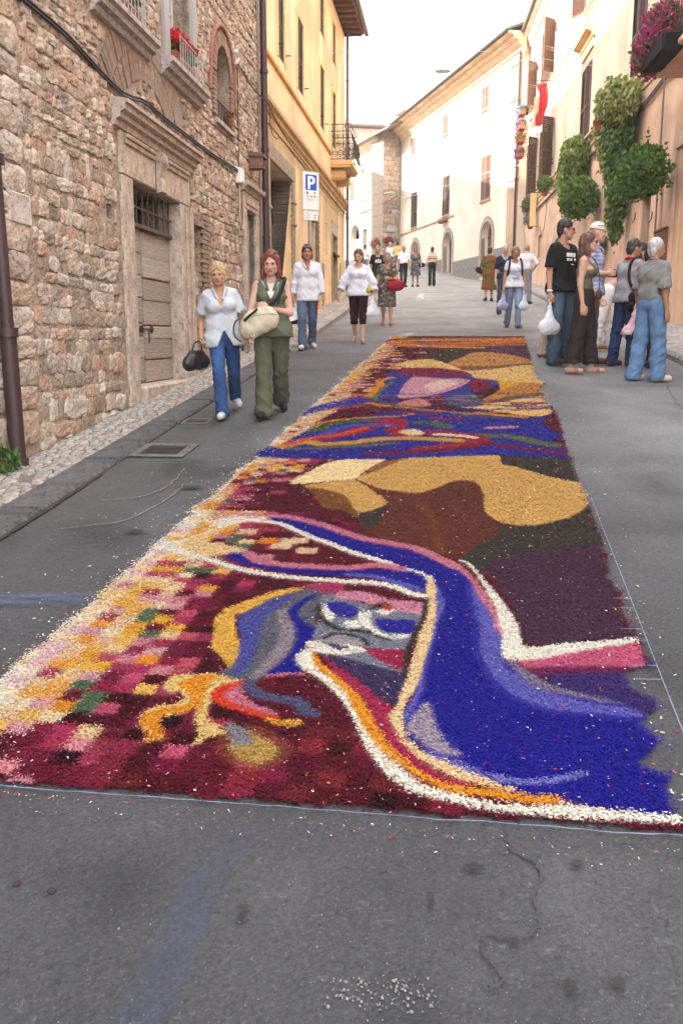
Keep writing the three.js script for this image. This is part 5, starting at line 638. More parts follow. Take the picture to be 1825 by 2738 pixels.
  const top = 5.04 - g0, mid = 4.27 - g0, low = 4.06 - g0, face = (w, y0, y1, tx) => new THREE.Mesh(new THREE.PlaneGeometry(w, y1 - y0).translate(0, (y0 + y1) / 2, 0.034), mat([1, 1, 1], { map: tx, roughness: 0.4 }));
  mesh('pole', rod([0, 0, 0], [0, top - 0.05, 0], 0.03, 12), mat([0.42, 0.42, 0.42], { roughness: 0.35, metalness: 0.6 }), t);
  const p1 = mesh('panel', bx(-0.2, 0.2, mid, top, 0.031 - 0.012, 0.032, 0.003), mat([0.5, 0.5, 0.5], { roughness: 0.4, metalness: 0.4 }), t), f1 = face(0.385, mid + 0.01, top - 0.01, ct); f1.name = 'sign_face'; p1.add(f1);
  const p2 = mesh('lower_panel', bx(-0.18, 0.18, low, mid - 0.012, 0.031 - 0.012, 0.032, 0.003), mat([0.5, 0.5, 0.5], { roughness: 0.4, metalness: 0.4 }), t), f2 = face(0.345, low + 0.008, mid - 0.02, ct2); f2.name = 'sign_face'; p2.add(f2); each('clamp', ([bx(-0.05, 0.05, mid + 0.15, mid + 0.19, -0.04, 0.02), bx(-0.05, 0.05, top - 0.2, top - 0.16, -0.04, 0.02)]), M.iron, t);
  // orange board against the yellow wall
  t = thing('orange_board', 'orange notice board leaning on the yellow wall behind the man in the white shirt', 'board', [-0.72, gy(-0.72, -22.6) + 0.15, -22.6], 40 * D2R); mesh('board', bx(-0.24, 0.24, 0.06, 1.12, -0.02, 0.02, 0.01), mat([0.72, 0.28, 0.03], { roughness: 0.5 }), t); mesh('foot', merge([bx(-0.26, 0.26, 0, 0.06, -0.1, 0.1)]), mat([0.6, 0.5, 0.36]), t);
}

// ---------------------------------------------------------------- the flower carpet
{
  const CA = 9.15 * D2R, OX = -1.517, OZ = -2.343, CW = 2.53, C0 = 0.34, C1 = 15.5;
  const toXZ = (t, s) => [OX + t * Math.cos(CA) + s * Math.sin(CA), OZ + t * Math.sin(CA) - s * Math.cos(CA)];
  const PX = 160, W = Math.round(2.7 * PX), H = Math.round(15.8 * PX), cv = document.createElement('canvas'); cv.width = W; cv.height = H;
  const c = cv.getContext('2d'), X = (t) => (t + 0.08) * PX, Y = (s) => s * PX, r = rng(404);
  c.fillStyle = '#62182f'; c.fillRect(0, 0, W, H);
  const jit = (hex, a) => { const k = new THREE.Color(hex); const q = k.clone(); q.offsetHSL((r() - 0.5) * 0.02, 0, (r() - 0.5) * a); return '#' + q.getHexString(); };
  const path = (v, closed) => { const n = v.length / 2, P = (i) => { const k = closed ? (i + n) % n : clamp(i, 0, n - 1); return [X(v[2 * k]), Y(v[2 * k + 1])]; }; c.beginPath(); c.moveTo(...P(0)); for (let i = 0; i < (closed ? n : n - 1); i++) { const a = P(i - 1), b = P(i), d = P(i + 1), e = P(i + 2), k = 0.16; c.bezierCurveTo(b[0] + (d[0] - a[0]) * k, b[1] + (d[1] - a[1]) * k, d[0] - (e[0] - b[0]) * k, d[1] - (e[1] - b[1]) * k, d[0], d[1]); } if (closed) c.closePath(); };
  const area = (hex, soft, v) => { path(v, true); c.fillStyle = hex; c.fill(); if (soft) { c.strokeStyle = hex; c.globalAlpha = 0.35; c.lineWidth = soft * PX; c.lineJoin = 'round'; c.stroke(); c.globalAlpha = 1; } };
  const band = (hex, w, v) => { path(v, false); c.strokeStyle = hex; c.lineWidth = w * PX; c.lineCap = 'round'; c.lineJoin = 'round'; c.stroke(); };
  const tile = (hex, t, s, w = 0.115, h = 0.10) => { c.fillStyle = hex; c.fillRect(X(t - w / 2), Y(s - h / 2), w * PX, h * PX); };
  // mosaic border down the left side: rows of square patches, cream at the edge, then yellows and pinks, then the crimson ground
  const CRIM = ['#62182f', '#581428', '#681c34', '#6e2238', '#541624', '#762a42'], PINK = ['#a83e5a', '#b85a6c', '#c88890', '#8e2a48', '#9c4258', '#7c2440'], WARM = ['#d8a63c', '#dcaa58', '#d8bc8e', '#d89230', '#cc9c9c', '#d8b896', '#dfc9a2', '#d8b060'], PALE = ['#e4d6bc', '#e2cfae', '#dfd8ca', '#e0c490', '#d8b4b4'];
  const pick = (a) => a[Math.floor(r() * a.length)];
  for (let s = 0.2; s < 15.5; s += 0.082) {
    const wide = s < 3.4 ? 0.72 : s < 5.4 ? lerp(0.28, 0.62, sstep(4.0, 4.8, s)) : lerp(0.62, 0.44, sstep(5.4, 9, s));
    for (let t = -0.06; t < 1.3; t += 0.086) {
      const q = (t + 0.05 * (r() - 0.5)) / wide + 0.05 * noise3(s * 0.7, t * 2, 3);
      let hex = q < 0.18 ? pick(PALE) : q < 0.60 ? (r() < 0.86 ? pick(WARM) : pick(PINK)) : q < 0.82 ? (r() < 0.66 ? pick(PINK) : r() < 0.6 ? pick(WARM) : pick(CRIM)) : q < 1.12 ? (r() < 0.35 ? pick(PINK) : pick(CRIM)) : q < 1.5 ? pick(CRIM.slice(0, 4)) : null;
      if (s < 1.0 && hex && q > 0.12) hex = s < 0.62 ? (r() < 0.75 - 0.5 * t ? pick(PINK) : pick(CRIM)) : q > 0.5 && r() < 0.6 ? pick(CRIM) : hex;
      if (hex) { tile(jit(hex, 0.05), t, s, 0.092, 0.086); if (q > 0.45 && q < 0.8 && s > 0.8 && r() < 0.07) tile('#5c7256', t, s, 0.088, 0.08); }
    }
  }
  for (let s = 0.34; s < 0.80; s += 0.09) for (let t = 0.7; t < 1.85; t += 0.09) { if (s > 0.6 && r() < 0.5) continue; tile(jit(pick(['#4a1420', '#62182f', '#7c2440', '#8a3044', '#983a54', '#44141a', '#6a2030', '#742c34', '#62182f', '#581428']), 0.04), t, s, 0.094, 0.093); }
  for (let i = 0; i < 26; i++) tile(jit(pick([...PINK, ...CRIM, '#d8bc96', '#d8a63c']), 0.04), 0.35 + 0.5 * r(), 3.75 + 2.2 * r(), 0.11, 0.09);
  for (let i = 0; i < 60; i++) { const s = 6.6 + 8.4 * r(), t = 0.25 + 0.55 * r(); tile(jit(pick([...WARM, ...PINK, ...CRIM, ...CRIM]), 0.05), t, s, 0.16 + 0.1 * r(), 0.09 + 0.1 * r()); }
  area('#55384a', 0, [1.86,2.54, 1.97,2.76, 2.23,2.94, 2.52,3.20, 2.51,2.87, 2.51,2.46, 2.50,2.23, 2.49,1.96, 2.51,1.74, 2.29,1.67, 2.06,1.61, 2.04,1.81, 1.99,2.11, 1.92,2.39]);
  area('#4b443e', 0, [1.96,5.18, 2.51,5.24, 2.53,4.38, 2.31,4.56, 2.11,4.82, 1.99,4.94]);
  area('#4b443e', 0, [1.86,3.48, 1.96,3.34, 2.17,3.34, 2.36,3.53, 2.52,3.80, 2.53,3.31, 2.50,3.04, 2.28,2.91, 2.08,2.80, 1.93,2.69, 1.86,2.47, 1.76,2.68, 1.86,3.05, 1.96,3.20]);
  area('#4b443e', 0, [1.10,3.43, 1.16,3.55, 1.24,3.72, 1.24,3.30, 1.20,3.04, 1.15,3.19]);
  area('#845a30', 0, [0.60,4.12, 0.77,4.03, 0.95,3.85, 1.08,3.49, 1.10,3.36, 0.99,3.51, 0.85,3.57, 0.74,3.85]);
  area('#cca562', 0, [0.62,4.09, 0.78,4.25, 0.93,4.35, 1.00,4.56, 1.21,5.02, 1.69,5.20, 1.96,5.25, 1.99,4.95, 2.11,4.83, 2.36,4.53, 2.54,4.38, 2.55,4.06, 2.52,3.80, 2.38,3.53, 2.18,3.35, 2.03,3.34, 1.93,3.44, 1.86,3.69, 1.86,3.98, 1.82,4.30, 1.73,4.39, 1.63,4.33, 1.51,4.10, 1.40,4.00, 1.17,4.07, 1.10,4.05, 1.24,3.73, 1.09,3.49, 0.95,3.85, 0.77,4.03]);
  area('#ead4a2', 0, [0.49,4.20, 0.56,4.51, 0.71,4.92, 1.07,4.99, 1.04,4.83, 0.97,4.55, 0.93,4.35, 0.73,4.24, 0.59,4.16]);
  area('#9c6a4c', 0, [0.99,4.48, 1.04,4.83, 1.21,5.02, 1.14,4.79, 1.04,4.56]);
  area('#6e3e30', 0, [0.93,4.35, 1.17,4.07, 1.40,3.99, 1.51,4.10, 1.63,4.31, 1.73,4.38, 1.82,4.30, 1.86,3.98, 1.87,3.64, 1.96,3.24, 1.93,3.10, 1.82,2.87, 1.75,2.67, 1.63,2.75, 1.20,3.03, 1.24,3.30, 1.25,3.70, 1.12,4.02]);
  area('#7a4c28', 0.03, [1.41,3.90, 1.51,3.65, 1.58,3.34, 1.61,3.11, 1.67,2.77, 1.62,2.79, 1.57,3.20, 1.51,3.49]);
  area('#25228c', 0, [2.2,0.60, 2.62,0.50, 2.60,1.25, 2.25,1.25]);
  area('#483870', 0, [2.15,1.22, 2.60,1.22, 2.58,1.52, 2.25,1.52]);
  area('#25228c', 0, [0.58,3.28, 0.62,3.33, 0.71,3.29, 0.89,3.17, 1.09,3.01, 1.22,2.91, 1.39,2.83, 1.55,2.75, 1.66,2.61, 1.74,2.47, 1.75,2.02, 1.67,2.21, 1.60,2.37, 1.46,2.50, 1.25,2.67, 1.00,2.86, 0.87,2.99, 0.76,3.09, 0.65,3.20]);
  area('#25228c', 0, [1.49,2.81, 1.61,2.76, 1.74,2.53, 1.82,2.35, 1.89,2.12, 1.94,1.89, 1.96,1.70, 1.96,1.49, 2.01,1.38, 2.09,1.27, 2.17,1.20, 2.28,1.15, 2.39,1.13, 2.46,1.09, 2.51,1.07, 2.45,1.04, 2.49,1.02, 2.48,0.91, 2.49,0.82, 2.41,0.82, 2.43,0.75, 2.45,0.64, 2.42,0.63, 2.48,0.55, 2.47,0.48, 2.30,0.48, 2.15,0.50, 1.99,0.54, 1.91,0.58, 1.86,0.61, 1.79,0.66, 1.70,0.73, 1.64,0.80, 1.61,0.94, 1.64,1.14, 1.64,1.35, 1.66,1.53, 1.66,1.80, 1.66,2.06, 1.64,2.26, 1.60,2.38]);
  area('#6866ae', 0.06, [1.82,2.28, 1.92,1.91, 1.96,1.66, 1.96,1.43, 2.03,1.30, 2.13,1.20, 2.28,1.13, 2.43,1.11, 2.43,1.05, 2.27,1.06, 2.12,1.07, 2.00,1.16, 1.93,1.29, 1.88,1.48, 1.87,1.69, 1.85,1.95]);
  area('#867c90', 0.03, [1.97,1.49, 2.05,1.38, 2.13,1.28, 2.25,1.21, 2.40,1.18, 2.41,1.14, 2.24,1.17, 2.11,1.22, 2.03,1.32]);
  area('#c2647e', 0.02, [2.02,1.45, 2.14,1.51, 2.37,1.63, 2.51,1.70, 2.51,1.48, 2.43,1.45, 2.26,1.43, 2.09,1.39]);
  area('#742e5c', 0.03, [2.08,1.39, 2.27,1.43, 2.44,1.45, 2.45,1.39, 2.26,1.35, 2.12,1.33]);
  area('#483870', 0.03, [2.12,1.33, 2.26,1.36, 2.44,1.39, 2.49,1.27, 2.52,1.13, 2.50,1.06, 2.45,1.09, 2.36,1.17, 2.25,1.21, 2.15,1.27]);
  area('#6866ae', 0.02, [1.65,2.26, 1.70,2.01, 1.68,1.81, 1.67,1.53, 1.66,1.35, 1.66,1.15, 1.63,0.94, 1.61,0.96, 1.64,1.16, 1.63,1.34, 1.64,1.57, 1.65,1.85, 1.65,2.12]);
  area('#a2949e', 0.03, [1.64,0.93, 1.69,1.06, 1.73,0.88, 1.78,0.77, 1.82,0.72, 1.75,0.72, 1.68,0.79, 1.64,0.85]);
  area('#7672b4', 0.03, [1.70,0.73, 1.78,0.69, 1.87,0.64, 1.89,0.59, 1.79,0.64]);
  band('#7a78b2', 0.035, [1.92,0.61, 1.99,0.59, 2.08,0.60, 2.20,0.66]);
  band('#c47c8c', 0.075, [0.22,3.22, 0.27,3.31, 0.38,3.36, 0.50,3.35, 0.63,3.35, 0.76,3.29, 0.92,3.19, 1.09,3.04, 1.21,2.95, 1.38,2.88, 1.50,2.82, 1.61,2.70, 1.73,2.55]);
  area('#c47c8c', 0, [1.58,2.73, 1.70,2.65, 1.79,2.50, 1.87,2.26, 1.92,2.07, 1.95,1.89, 1.97,1.73, 1.94,1.72, 1.92,1.91, 1.86,2.12, 1.81,2.34, 1.73,2.51, 1.60,2.65]);
  area('#e2ddcb', 0, [1.74,2.67, 1.81,2.59, 1.88,2.38, 1.95,2.16, 2.00,1.97, 2.03,1.83, 2.05,1.61, 2.10,1.60, 2.24,1.66, 2.38,1.70, 2.52,1.75, 2.51,1.70, 2.37,1.63, 2.19,1.53, 2.10,1.48, 2.03,1.46, 1.96,1.49, 1.96,1.70, 1.95,1.84, 1.93,2.04, 1.86,2.35, 1.81,2.54]);
  band('#e2ddcb', 0.05, [0.25,3.11, 0.33,3.19, 0.41,3.23, 0.53,3.23, 0.65,3.19, 0.76,3.08, 0.87,2.97, 1.01,2.85, 1.13,2.74, 1.25,2.65, 1.36,2.57, 1.46,2.48, 1.55,2.42, 1.60,2.36]);
  band('#e2ddcb', 0.045, [0.21,3.19, 0.29,3.24, 0.38,3.28, 0.52,3.28]);
  band('#d8b0a8', 0.04, [0.22,3.27, 0.29,3.31, 0.40,3.32, 0.54,3.31]);
  band('#e2ddcb', 0.035, [0.24,3.16, 0.29,3.18, 0.36,3.24]);
  band('#e2ddcb', 0.04, [0.30,3.07, 0.36,3.17, 0.41,3.23]);
  area('#25228c', 0, [0.49,2.56, 0.53,2.64, 0.58,2.66, 0.66,2.55, 0.72,2.46, 0.88,2.42, 1.08,2.41, 1.23,2.44, 1.33,2.45, 1.47,2.46, 1.58,2.38, 1.61,2.17, 1.53,2.22, 1.44,2.28, 1.32,2.32, 1.20,2.32, 1.05,2.33, 0.90,2.34, 0.74,2.39, 0.59,2.46]);
  band('#c47c8c', 0.075, [0.60,2.62, 0.69,2.51, 0.82,2.47, 0.97,2.46, 1.18,2.46, 1.32,2.52, 1.45,2.48]);
  band('#6866ae', 0.05, [1.19,2.36, 1.34,2.34, 1.49,2.25, 1.58,2.18]);
  area('#dcbf8e', 0, [0.14,2.67, 0.14,2.82, 0.22,2.83, 0.26,2.95, 0.32,2.77, 0.29,2.67, 0.35,2.77, 0.45,2.75, 0.57,2.68, 0.55,2.63, 0.47,2.60, 0.40,2.55, 0.31,2.58]);
  band('#e2ddcb', 0.055, [0.14,2.67, 0.26,2.59, 0.40,2.51, 0.53,2.42, 0.67,2.35, 0.80,2.31, 0.93,2.28, 1.06,2.27, 1.21,2.26, 1.33,2.26, 1.45,2.21, 1.53,2.14, 1.60,2.11]);
  band('#e2ddcb', 0.03, [0.14,2.69, 0.15,2.79, 0.21,2.89]);
  tile('#d8bc96', 0.49, 3.01);
  tile('#d8bc96', 0.75, 2.77);
  tile('#d8bc96', 0.78, 2.86);
  tile('#d8bc96', 0.83, 2.88);
  tile('#d8bc96', 0.91, 2.71);
  tile('#dc8c34', 0.66, 2.85);
  area('#6a6b74', 0, [0.78,1.78, 0.85,1.95, 0.95,2.09, 1.06,2.14, 1.14,2.09, 1.13,1.94, 1.14,1.76, 1.17,1.60, 1.15,1.46, 1.13,1.38, 1.18,1.24, 1.05,1.19, 1.02,1.13, 0.95,1.13, 0.86,1.18, 0.88,1.24, 0.89,1.35, 0.87,1.48, 0.83,1.62]);
  area('#585a98', 0.03, [0.78,1.78, 0.81,1.81, 0.89,1.96, 0.98,2.04, 0.94,1.89, 0.90,1.73, 0.93,1.53, 0.96,1.31, 0.93,1.18, 0.89,1.33, 0.87,1.48, 0.82,1.63]);
  area('#968a8e', 0.03, [0.95,1.83, 0.99,1.85, 1.06,1.67, 1.09,1.51, 1.08,1.34, 1.04,1.20, 1.00,1.18, 1.02,1.33, 1.03,1.50, 1.00,1.66]);
  area('#25228c', 0.02, [1.09,2.08, 1.03,1.98, 1.00,1.83, 1.05,1.71, 1.10,1.55, 1.10,1.40, 1.08,1.29, 1.05,1.21, 1.17,1.24, 1.14,1.37, 1.14,1.46, 1.16,1.54, 1.15,1.66, 1.05,1.79, 1.04,1.91]);
  area('#d8ac52', 0, [0.69,1.81, 0.79,1.97, 0.90,2.11, 1.01,2.15, 0.97,2.09, 0.88,1.99, 0.81,1.83, 0.78,1.78]);
  area('#d8ac52', 0, [0.68,1.75, 0.75,1.80, 0.81,1.61, 0.87,1.46, 0.89,1.35, 0.89,1.24, 0.82,1.34, 0.76,1.42, 0.72,1.58]);
  area('#a84262', 0, [1.00,2.16, 1.06,2.24, 1.19,2.23, 1.20,2.12, 1.14,2.08, 1.05,2.14]);
  area('#83848e', 0, [1.12,1.94, 1.14,2.09, 1.24,2.03, 1.34,1.97, 1.48,1.92, 1.61,1.89, 1.61,1.74, 1.58,1.65, 1.58,1.50, 1.58,1.29, 1.50,1.31, 1.38,1.36, 1.30,1.40, 1.23,1.41, 1.17,1.46, 1.16,1.60, 1.15,1.76]);
  area('#c88a9a', 0, [1.19,2.12, 1.32,2.13, 1.44,2.05, 1.61,2.02, 1.62,1.89, 1.53,1.90, 1.42,1.94, 1.32,2.00, 1.19,2.04]);
  area('#4a3e60', 0, [1.24,1.40, 1.34,1.38, 1.42,1.35, 1.51,1.31, 1.59,1.27, 1.60,1.16, 1.57,1.03, 1.52,1.05, 1.43,1.16, 1.34,1.28]);
  area('#a03252', 0, [1.39,1.49, 1.49,1.49, 1.57,1.49, 1.58,1.37, 1.57,1.31, 1.50,1.36, 1.45,1.41]);
  area('#ddd7c8', 0, [1.14,1.50, 1.18,1.54, 1.24,1.51, 1.32,1.52, 1.41,1.47, 1.37,1.44, 1.30,1.41, 1.21,1.43]);
  area('#a39b9b', 0, [1.20,1.55, 1.26,1.60, 1.36,1.57, 1.39,1.52, 1.30,1.52, 1.24,1.53]);
  area('#564260', 0, [1.24,1.51, 1.33,1.50, 1.29,1.46]);
  band('#463c3a', 0.02, [1.21,1.57, 1.25,1.62, 1.33,1.61, 1.38,1.58, 1.40,1.53]);
  area('#e0dccf', 0, [1.12,1.95, 1.17,1.93, 1.21,1.83, 1.21,1.77, 1.18,1.77, 1.15,1.84]);
  area('#e0dccf', 0, [1.27,1.75, 1.31,1.78, 1.35,1.72, 1.33,1.69, 1.29,1.70]);
  band('#463c3a', 0.03, [1.12,1.94, 1.15,1.81, 1.19,1.74, 1.26,1.67, 1.35,1.67, 1.40,1.65, 1.48,1.59]);
  area('#383894', 0, [1.15,1.97, 1.23,1.98, 1.30,1.92, 1.32,1.85, 1.28,1.80, 1.21,1.83]);
  area('#e0dccf', 0, [1.32,1.85, 1.37,1.92, 1.38,1.79, 1.42,1.69, 1.49,1.64, 1.57,1.67, 1.55,1.61, 1.47,1.61, 1.40,1.67, 1.34,1.75]);
  area('#323092', 0, [1.41,1.80, 1.49,1.81, 1.58,1.80, 1.58,1.67, 1.49,1.66, 1.43,1.71]);
  area('#5a4434', 0, [1.34,1.87, 1.41,2.01, 1.46,1.96, 1.40,1.93]);
  area('#e0dccf', 0, [1.39,1.89, 1.43,1.93, 1.48,1.92, 1.44,1.86]);
  area('#c84a34', 0, [1.41,1.95, 1.47,1.95, 1.46,1.90]);
  area('#e2ddcb', 0, [1.13,1.37, 1.15,1.45, 1.20,1.45, 1.21,1.34, 1.27,1.23, 1.36,1.13, 1.43,1.02, 1.49,0.90, 1.45,0.89, 1.40,1.02, 1.33,1.11, 1.25,1.20, 1.17,1.28]);
  area('#e2ddcb', 0, [1.28,1.24, 1.35,1.16, 1.40,1.07, 1.44,0.97, 1.52,0.82, 1.57,0.70, 1.64,0.61, 1.71,0.53, 1.79,0.50, 1.92,0.47, 2.05,0.47, 2.15,0.49, 2.24,0.48, 2.37,0.48, 2.47,0.47, 2.46,0.44, 2.33,0.43, 2.17,0.42, 2.02,0.42, 1.89,0.43, 1.76,0.46, 1.69,0.48, 1.62,0.54, 1.56,0.62, 1.50,0.73, 1.45,0.87, 1.37,1.04, 1.30,1.15]);
  area('#dc982e', 0, [1.18,1.45, 1.21,1.40, 1.26,1.31, 1.34,1.21, 1.41,1.09, 1.48,0.98, 1.52,0.90, 1.48,0.89, 1.43,1.01, 1.36,1.12, 1.28,1.23, 1.22,1.31]);
  area('#dc982e', 0, [1.29,1.28, 1.34,1.22, 1.39,1.14, 1.45,1.05, 1.51,0.90, 1.58,0.76, 1.66,0.65, 1.74,0.57, 1.83,0.54, 1.92,0.54, 2.02,0.52, 2.09,0.53, 2.15,0.50, 2.05,0.48, 1.92,0.49, 1.81,0.50, 1.71,0.55, 1.63,0.63, 1.56,0.71, 1.49,0.83, 1.42,0.99, 1.35,1.15, 1.30,1.22]);
  area('#a63256', 0, [1.24,1.40, 1.31,1.31, 1.41,1.20, 1.49,1.09, 1.56,1.00, 1.57,0.94, 1.52,0.90, 1.47,1.03, 1.39,1.14, 1.31,1.25]);
  area('#a63256', 0, [1.33,1.30, 1.39,1.22, 1.46,1.12, 1.54,0.98, 1.58,0.86, 1.66,0.72, 1.75,0.61, 1.87,0.55, 1.79,0.55, 1.72,0.59, 1.64,0.67, 1.57,0.78, 1.51,0.91, 1.44,1.08, 1.34,1.22]);
  area('#dfc496', 0, [1.60,2.35, 1.64,2.32, 1.66,2.06, 1.67,1.88, 1.66,1.53, 1.65,1.35, 1.64,1.18, 1.61,1.04, 1.61,0.94, 1.64,0.80, 1.70,0.72, 1.79,0.66, 1.87,0.61, 1.94,0.57, 2.02,0.53, 2.05,0.52, 1.99,0.53, 1.91,0.55, 1.83,0.57, 1.75,0.62, 1.67,0.70, 1.60,0.82, 1.56,0.93, 1.58,1.05, 1.59,1.21, 1.60,1.38, 1.61,1.61, 1.62,1.80, 1.61,2.06]);
  band('#463c36', 0.025, [1.61,2.08, 1.62,1.87, 1.60,1.72, 1.58,1.54, 1.58,1.37, 1.59,1.26]);
  area('#d8bc7c', 0, [0.68,1.05, 0.69,1.14, 0.77,1.17, 0.85,1.18, 0.97,1.13, 0.92,1.11, 0.90,1.04, 0.90,0.96, 0.92,0.85, 0.98,0.79, 1.02,0.75, 0.96,0.71, 0.95,0.67, 0.93,0.65, 0.92,0.74, 0.88,0.82, 0.84,0.96, 0.84,0.88, 0.81,0.85, 0.76,0.81, 0.80,0.72, 0.82,0.68, 0.78,0.66, 0.75,0.63, 0.75,0.70, 0.69,0.77, 0.68,0.85, 0.71,0.90, 0.76,0.92, 0.79,0.96, 0.76,1.02, 0.72,1.00]);
  area('#d8942e', 0, [0.73,1.07, 0.78,1.15, 0.86,1.17, 0.85,1.09, 0.86,1.00, 0.88,0.90, 0.88,0.87, 0.83,1.00, 0.85,0.90, 0.80,0.86, 0.75,0.82, 0.79,0.74, 0.81,0.69, 0.78,0.67, 0.75,0.63, 0.76,0.70, 0.70,0.77, 0.69,0.83, 0.74,0.89, 0.81,0.91, 0.82,0.96, 0.78,1.03]);
  area('#d24a30', 0, [0.88,1.02, 0.91,1.10, 0.98,1.13, 0.96,1.07, 0.94,1.02, 0.98,0.97, 1.05,0.93, 1.15,0.91, 1.18,0.86, 1.13,0.86, 1.02,0.90, 0.93,0.94]);
  area('#c27a88', 0, [0.93,1.03, 0.99,1.12, 1.00,1.05, 1.04,0.98, 1.13,0.93, 1.17,0.88, 1.05,0.93, 0.97,0.97]);
  band('#5c5c78', 0.06, [1.01,1.09, 1.07,1.03, 1.16,1.01, 1.22,1.00, 1.25,0.94, 1.29,0.92]);
  area('#d8a640', 0, [1.12,0.87, 1.19,0.86, 1.26,0.87, 1.25,0.83, 1.18,0.83]);
  band('#c27a88', 0.025, [1.06,1.19, 1.14,1.22, 1.19,1.22]);
  area('#b49452', 0.09, [1.04,0.73, 1.09,0.77, 1.17,0.72, 1.23,0.66, 1.19,0.58, 1.10,0.60, 1.06,0.65]);
  area('#8a8488', 0.02, [1.00,0.81, 1.07,0.79, 1.12,0.71, 1.08,0.67, 1.04,0.72]);
  area('#c8772c', 0, [0.04,14.75, 1.08,15.11, 2.50,15.49, 2.48,14.07, 1.87,13.83, 0.80,13.44, 0.18,13.83]);
  area('#684454', 0, [1.00,12.49, 1.52,13.37, 2.24,13.99, 2.48,13.86, 2.47,11.56, 2.20,12.40, 1.81,12.74, 1.47,12.57, 1.37,11.65]);
  area('#56463a', 0, [0.79,11.81, 1.04,13.02, 1.52,13.37, 1.81,12.89, 1.52,12.27, 1.38,11.44, 1.06,11.56]);
  area('#c69258', 0, [1.27,11.13, 1.46,11.99, 1.64,12.70, 2.01,12.63, 2.36,12.06, 2.48,11.35, 2.03,10.94, 1.74,10.55, 1.47,10.76]);
  area('#86664e', 0, [1.41,10.85, 1.88,10.97, 2.47,11.33, 2.26,10.86, 1.68,10.41]);
  area('#dcba7a', 0, [0.55,10.99, 0.71,11.54, 1.02,11.71, 1.37,10.94, 1.57,10.47, 1.88,10.60, 2.54,11.16, 2.56,9.82, 2.51,9.30, 2.15,9.37, 1.72,9.72, 1.54,10.22, 1.15,10.64, 0.76,10.69]);
  area('#be884e', 0, [1.75,8.10, 1.89,8.77, 2.15,9.31, 2.52,9.27, 2.51,8.54, 2.13,8.28, 1.80,7.74]);
  area('#86664e', 0, [1.80,7.67, 2.13,8.31, 2.51,8.57, 2.46,8.29, 2.00,7.87]);
  area('#dcba7a', 0, [1.60,7.52, 2.00,7.86, 2.51,8.34, 2.51,7.63, 2.49,7.19, 2.31,7.02, 2.00,7.23]);
  area('#d6a63e', 0, [1.72,9.76, 2.04,9.53, 2.24,9.32, 2.04,8.78, 1.89,8.57, 1.74,8.06, 1.96,8.94]);
  area('#454494', 0, [0.55,7.95, 0.55,9.38, 0.56,10.31, 0.70,10.66, 1.15,10.64, 1.54,10.38, 1.69,9.76, 1.95,9.49, 1.99,8.91, 1.77,8.10, 1.81,7.61, 1.56,7.52, 1.43,7.78, 1.18,7.48, 0.79,7.70]);
  area('#cc9aa2', 0, [0.87,8.17, 0.90,9.74, 1.23,9.67, 1.63,9.58, 1.53,8.91, 1.31,8.40, 1.06,8.11]);
  area('#8a2a44', 0, [0.61,10.47, 0.99,10.75, 1.45,10.48, 1.65,9.94, 1.20,9.80, 0.83,9.86]);
  band('#454494', 0.05, [0.74,10.26, 1.09,10.24, 1.49,10.14]);
  area('#e0c0b4', 0, [1.11,9.05, 1.29,9.53, 1.52,9.36, 1.38,8.86, 1.22,8.55]);
  area('#8a2244', 0, [1.64,9.46, 1.85,9.48, 1.90,8.94, 1.69,8.64]);
  area('#50182a', 0, [1.66,8.24, 1.97,9.05, 1.98,8.66, 1.77,7.95]);
  area('#5e687c', 0, [1.44,7.92, 1.65,8.46, 1.80,7.98, 1.73,7.60, 1.51,7.58]);
  area('#6e1c3a', 0, [1.14,8.04, 1.36,8.28, 1.40,7.80, 1.21,7.68, 0.69,7.95]);
  area('#c88a7c', 0, [0.92,7.67, 1.11,8.04, 1.27,7.59, 1.00,7.47]);
  band('#d08a34', 0.11, [0.64,9.70, 0.52,9.38, 0.59,8.84, 0.54,8.18, 0.52,7.80, 0.76,7.54, 1.12,7.37, 1.46,7.21, 1.79,7.12, 2.22,6.98]);
  band('#6c7c4e', 0.05, [0.68,9.30, 0.64,8.84, 0.62,8.06, 0.80,7.65, 1.22,7.46]);
  area('#464a9e', 0, [-0.01,6.87, 0.08,7.47, 0.51,8.05, 0.56,7.73, 0.18,7.16, 0.03,6.81]);
  area('#641c3a', 0, [0.24,6.39, 0.36,7.15, 0.63,7.52, 1.11,7.31, 0.84,6.90, 0.56,6.74]);
  area('#363690', 0, [-0.01,5.04, 0.03,5.36, 0.14,5.55, 0.29,6.35, 0.56,6.71, 1.13,7.24, 1.46,7.15, 2.22,6.92, 2.53,7.21, 2.38,6.76, 2.52,6.06, 2.44,5.87, 2.52,5.37, 2.48,5.20, 1.97,5.23, 1.23,5.05, 0.89,4.97, 0.20,4.95]);
  band('#c8923c', 0.06, [0.25,6.45, 0.56,6.75, 1.01,6.92, 1.24,7.23]);
  band('#586a40', 0.16, [0.30,6.12, 0.40,6.44, 0.66,6.65, 0.86,6.67]);
  band('#586a40', 0.16, [1.23,6.57, 1.35,6.58, 1.50,6.40]);
  band('#6a7048', 0.16, [1.82,6.02, 2.08,6.00, 2.26,5.81, 2.43,5.67]);
  band('#a02a44', 0.2, [0.44,5.76, 0.66,6.07, 0.88,6.57, 0.99,6.69, 1.09,6.06, 1.42,6.13, 1.80,5.88, 1.65,5.61, 1.34,5.39]);
  band('#c89a3c', 0.15, [0.15,5.40, 0.33,5.59, 0.48,5.52, 0.73,5.61, 0.97,5.79, 1.25,5.84, 1.62,5.79]);
  band('#6a7048', 0.08, [0.21,5.31, 0.47,5.36, 0.82,5.48, 1.10,5.64]);
  band('#cc5a34', 0.1, [0.19,5.48, 0.36,5.78, 0.56,5.94, 0.75,6.26]);
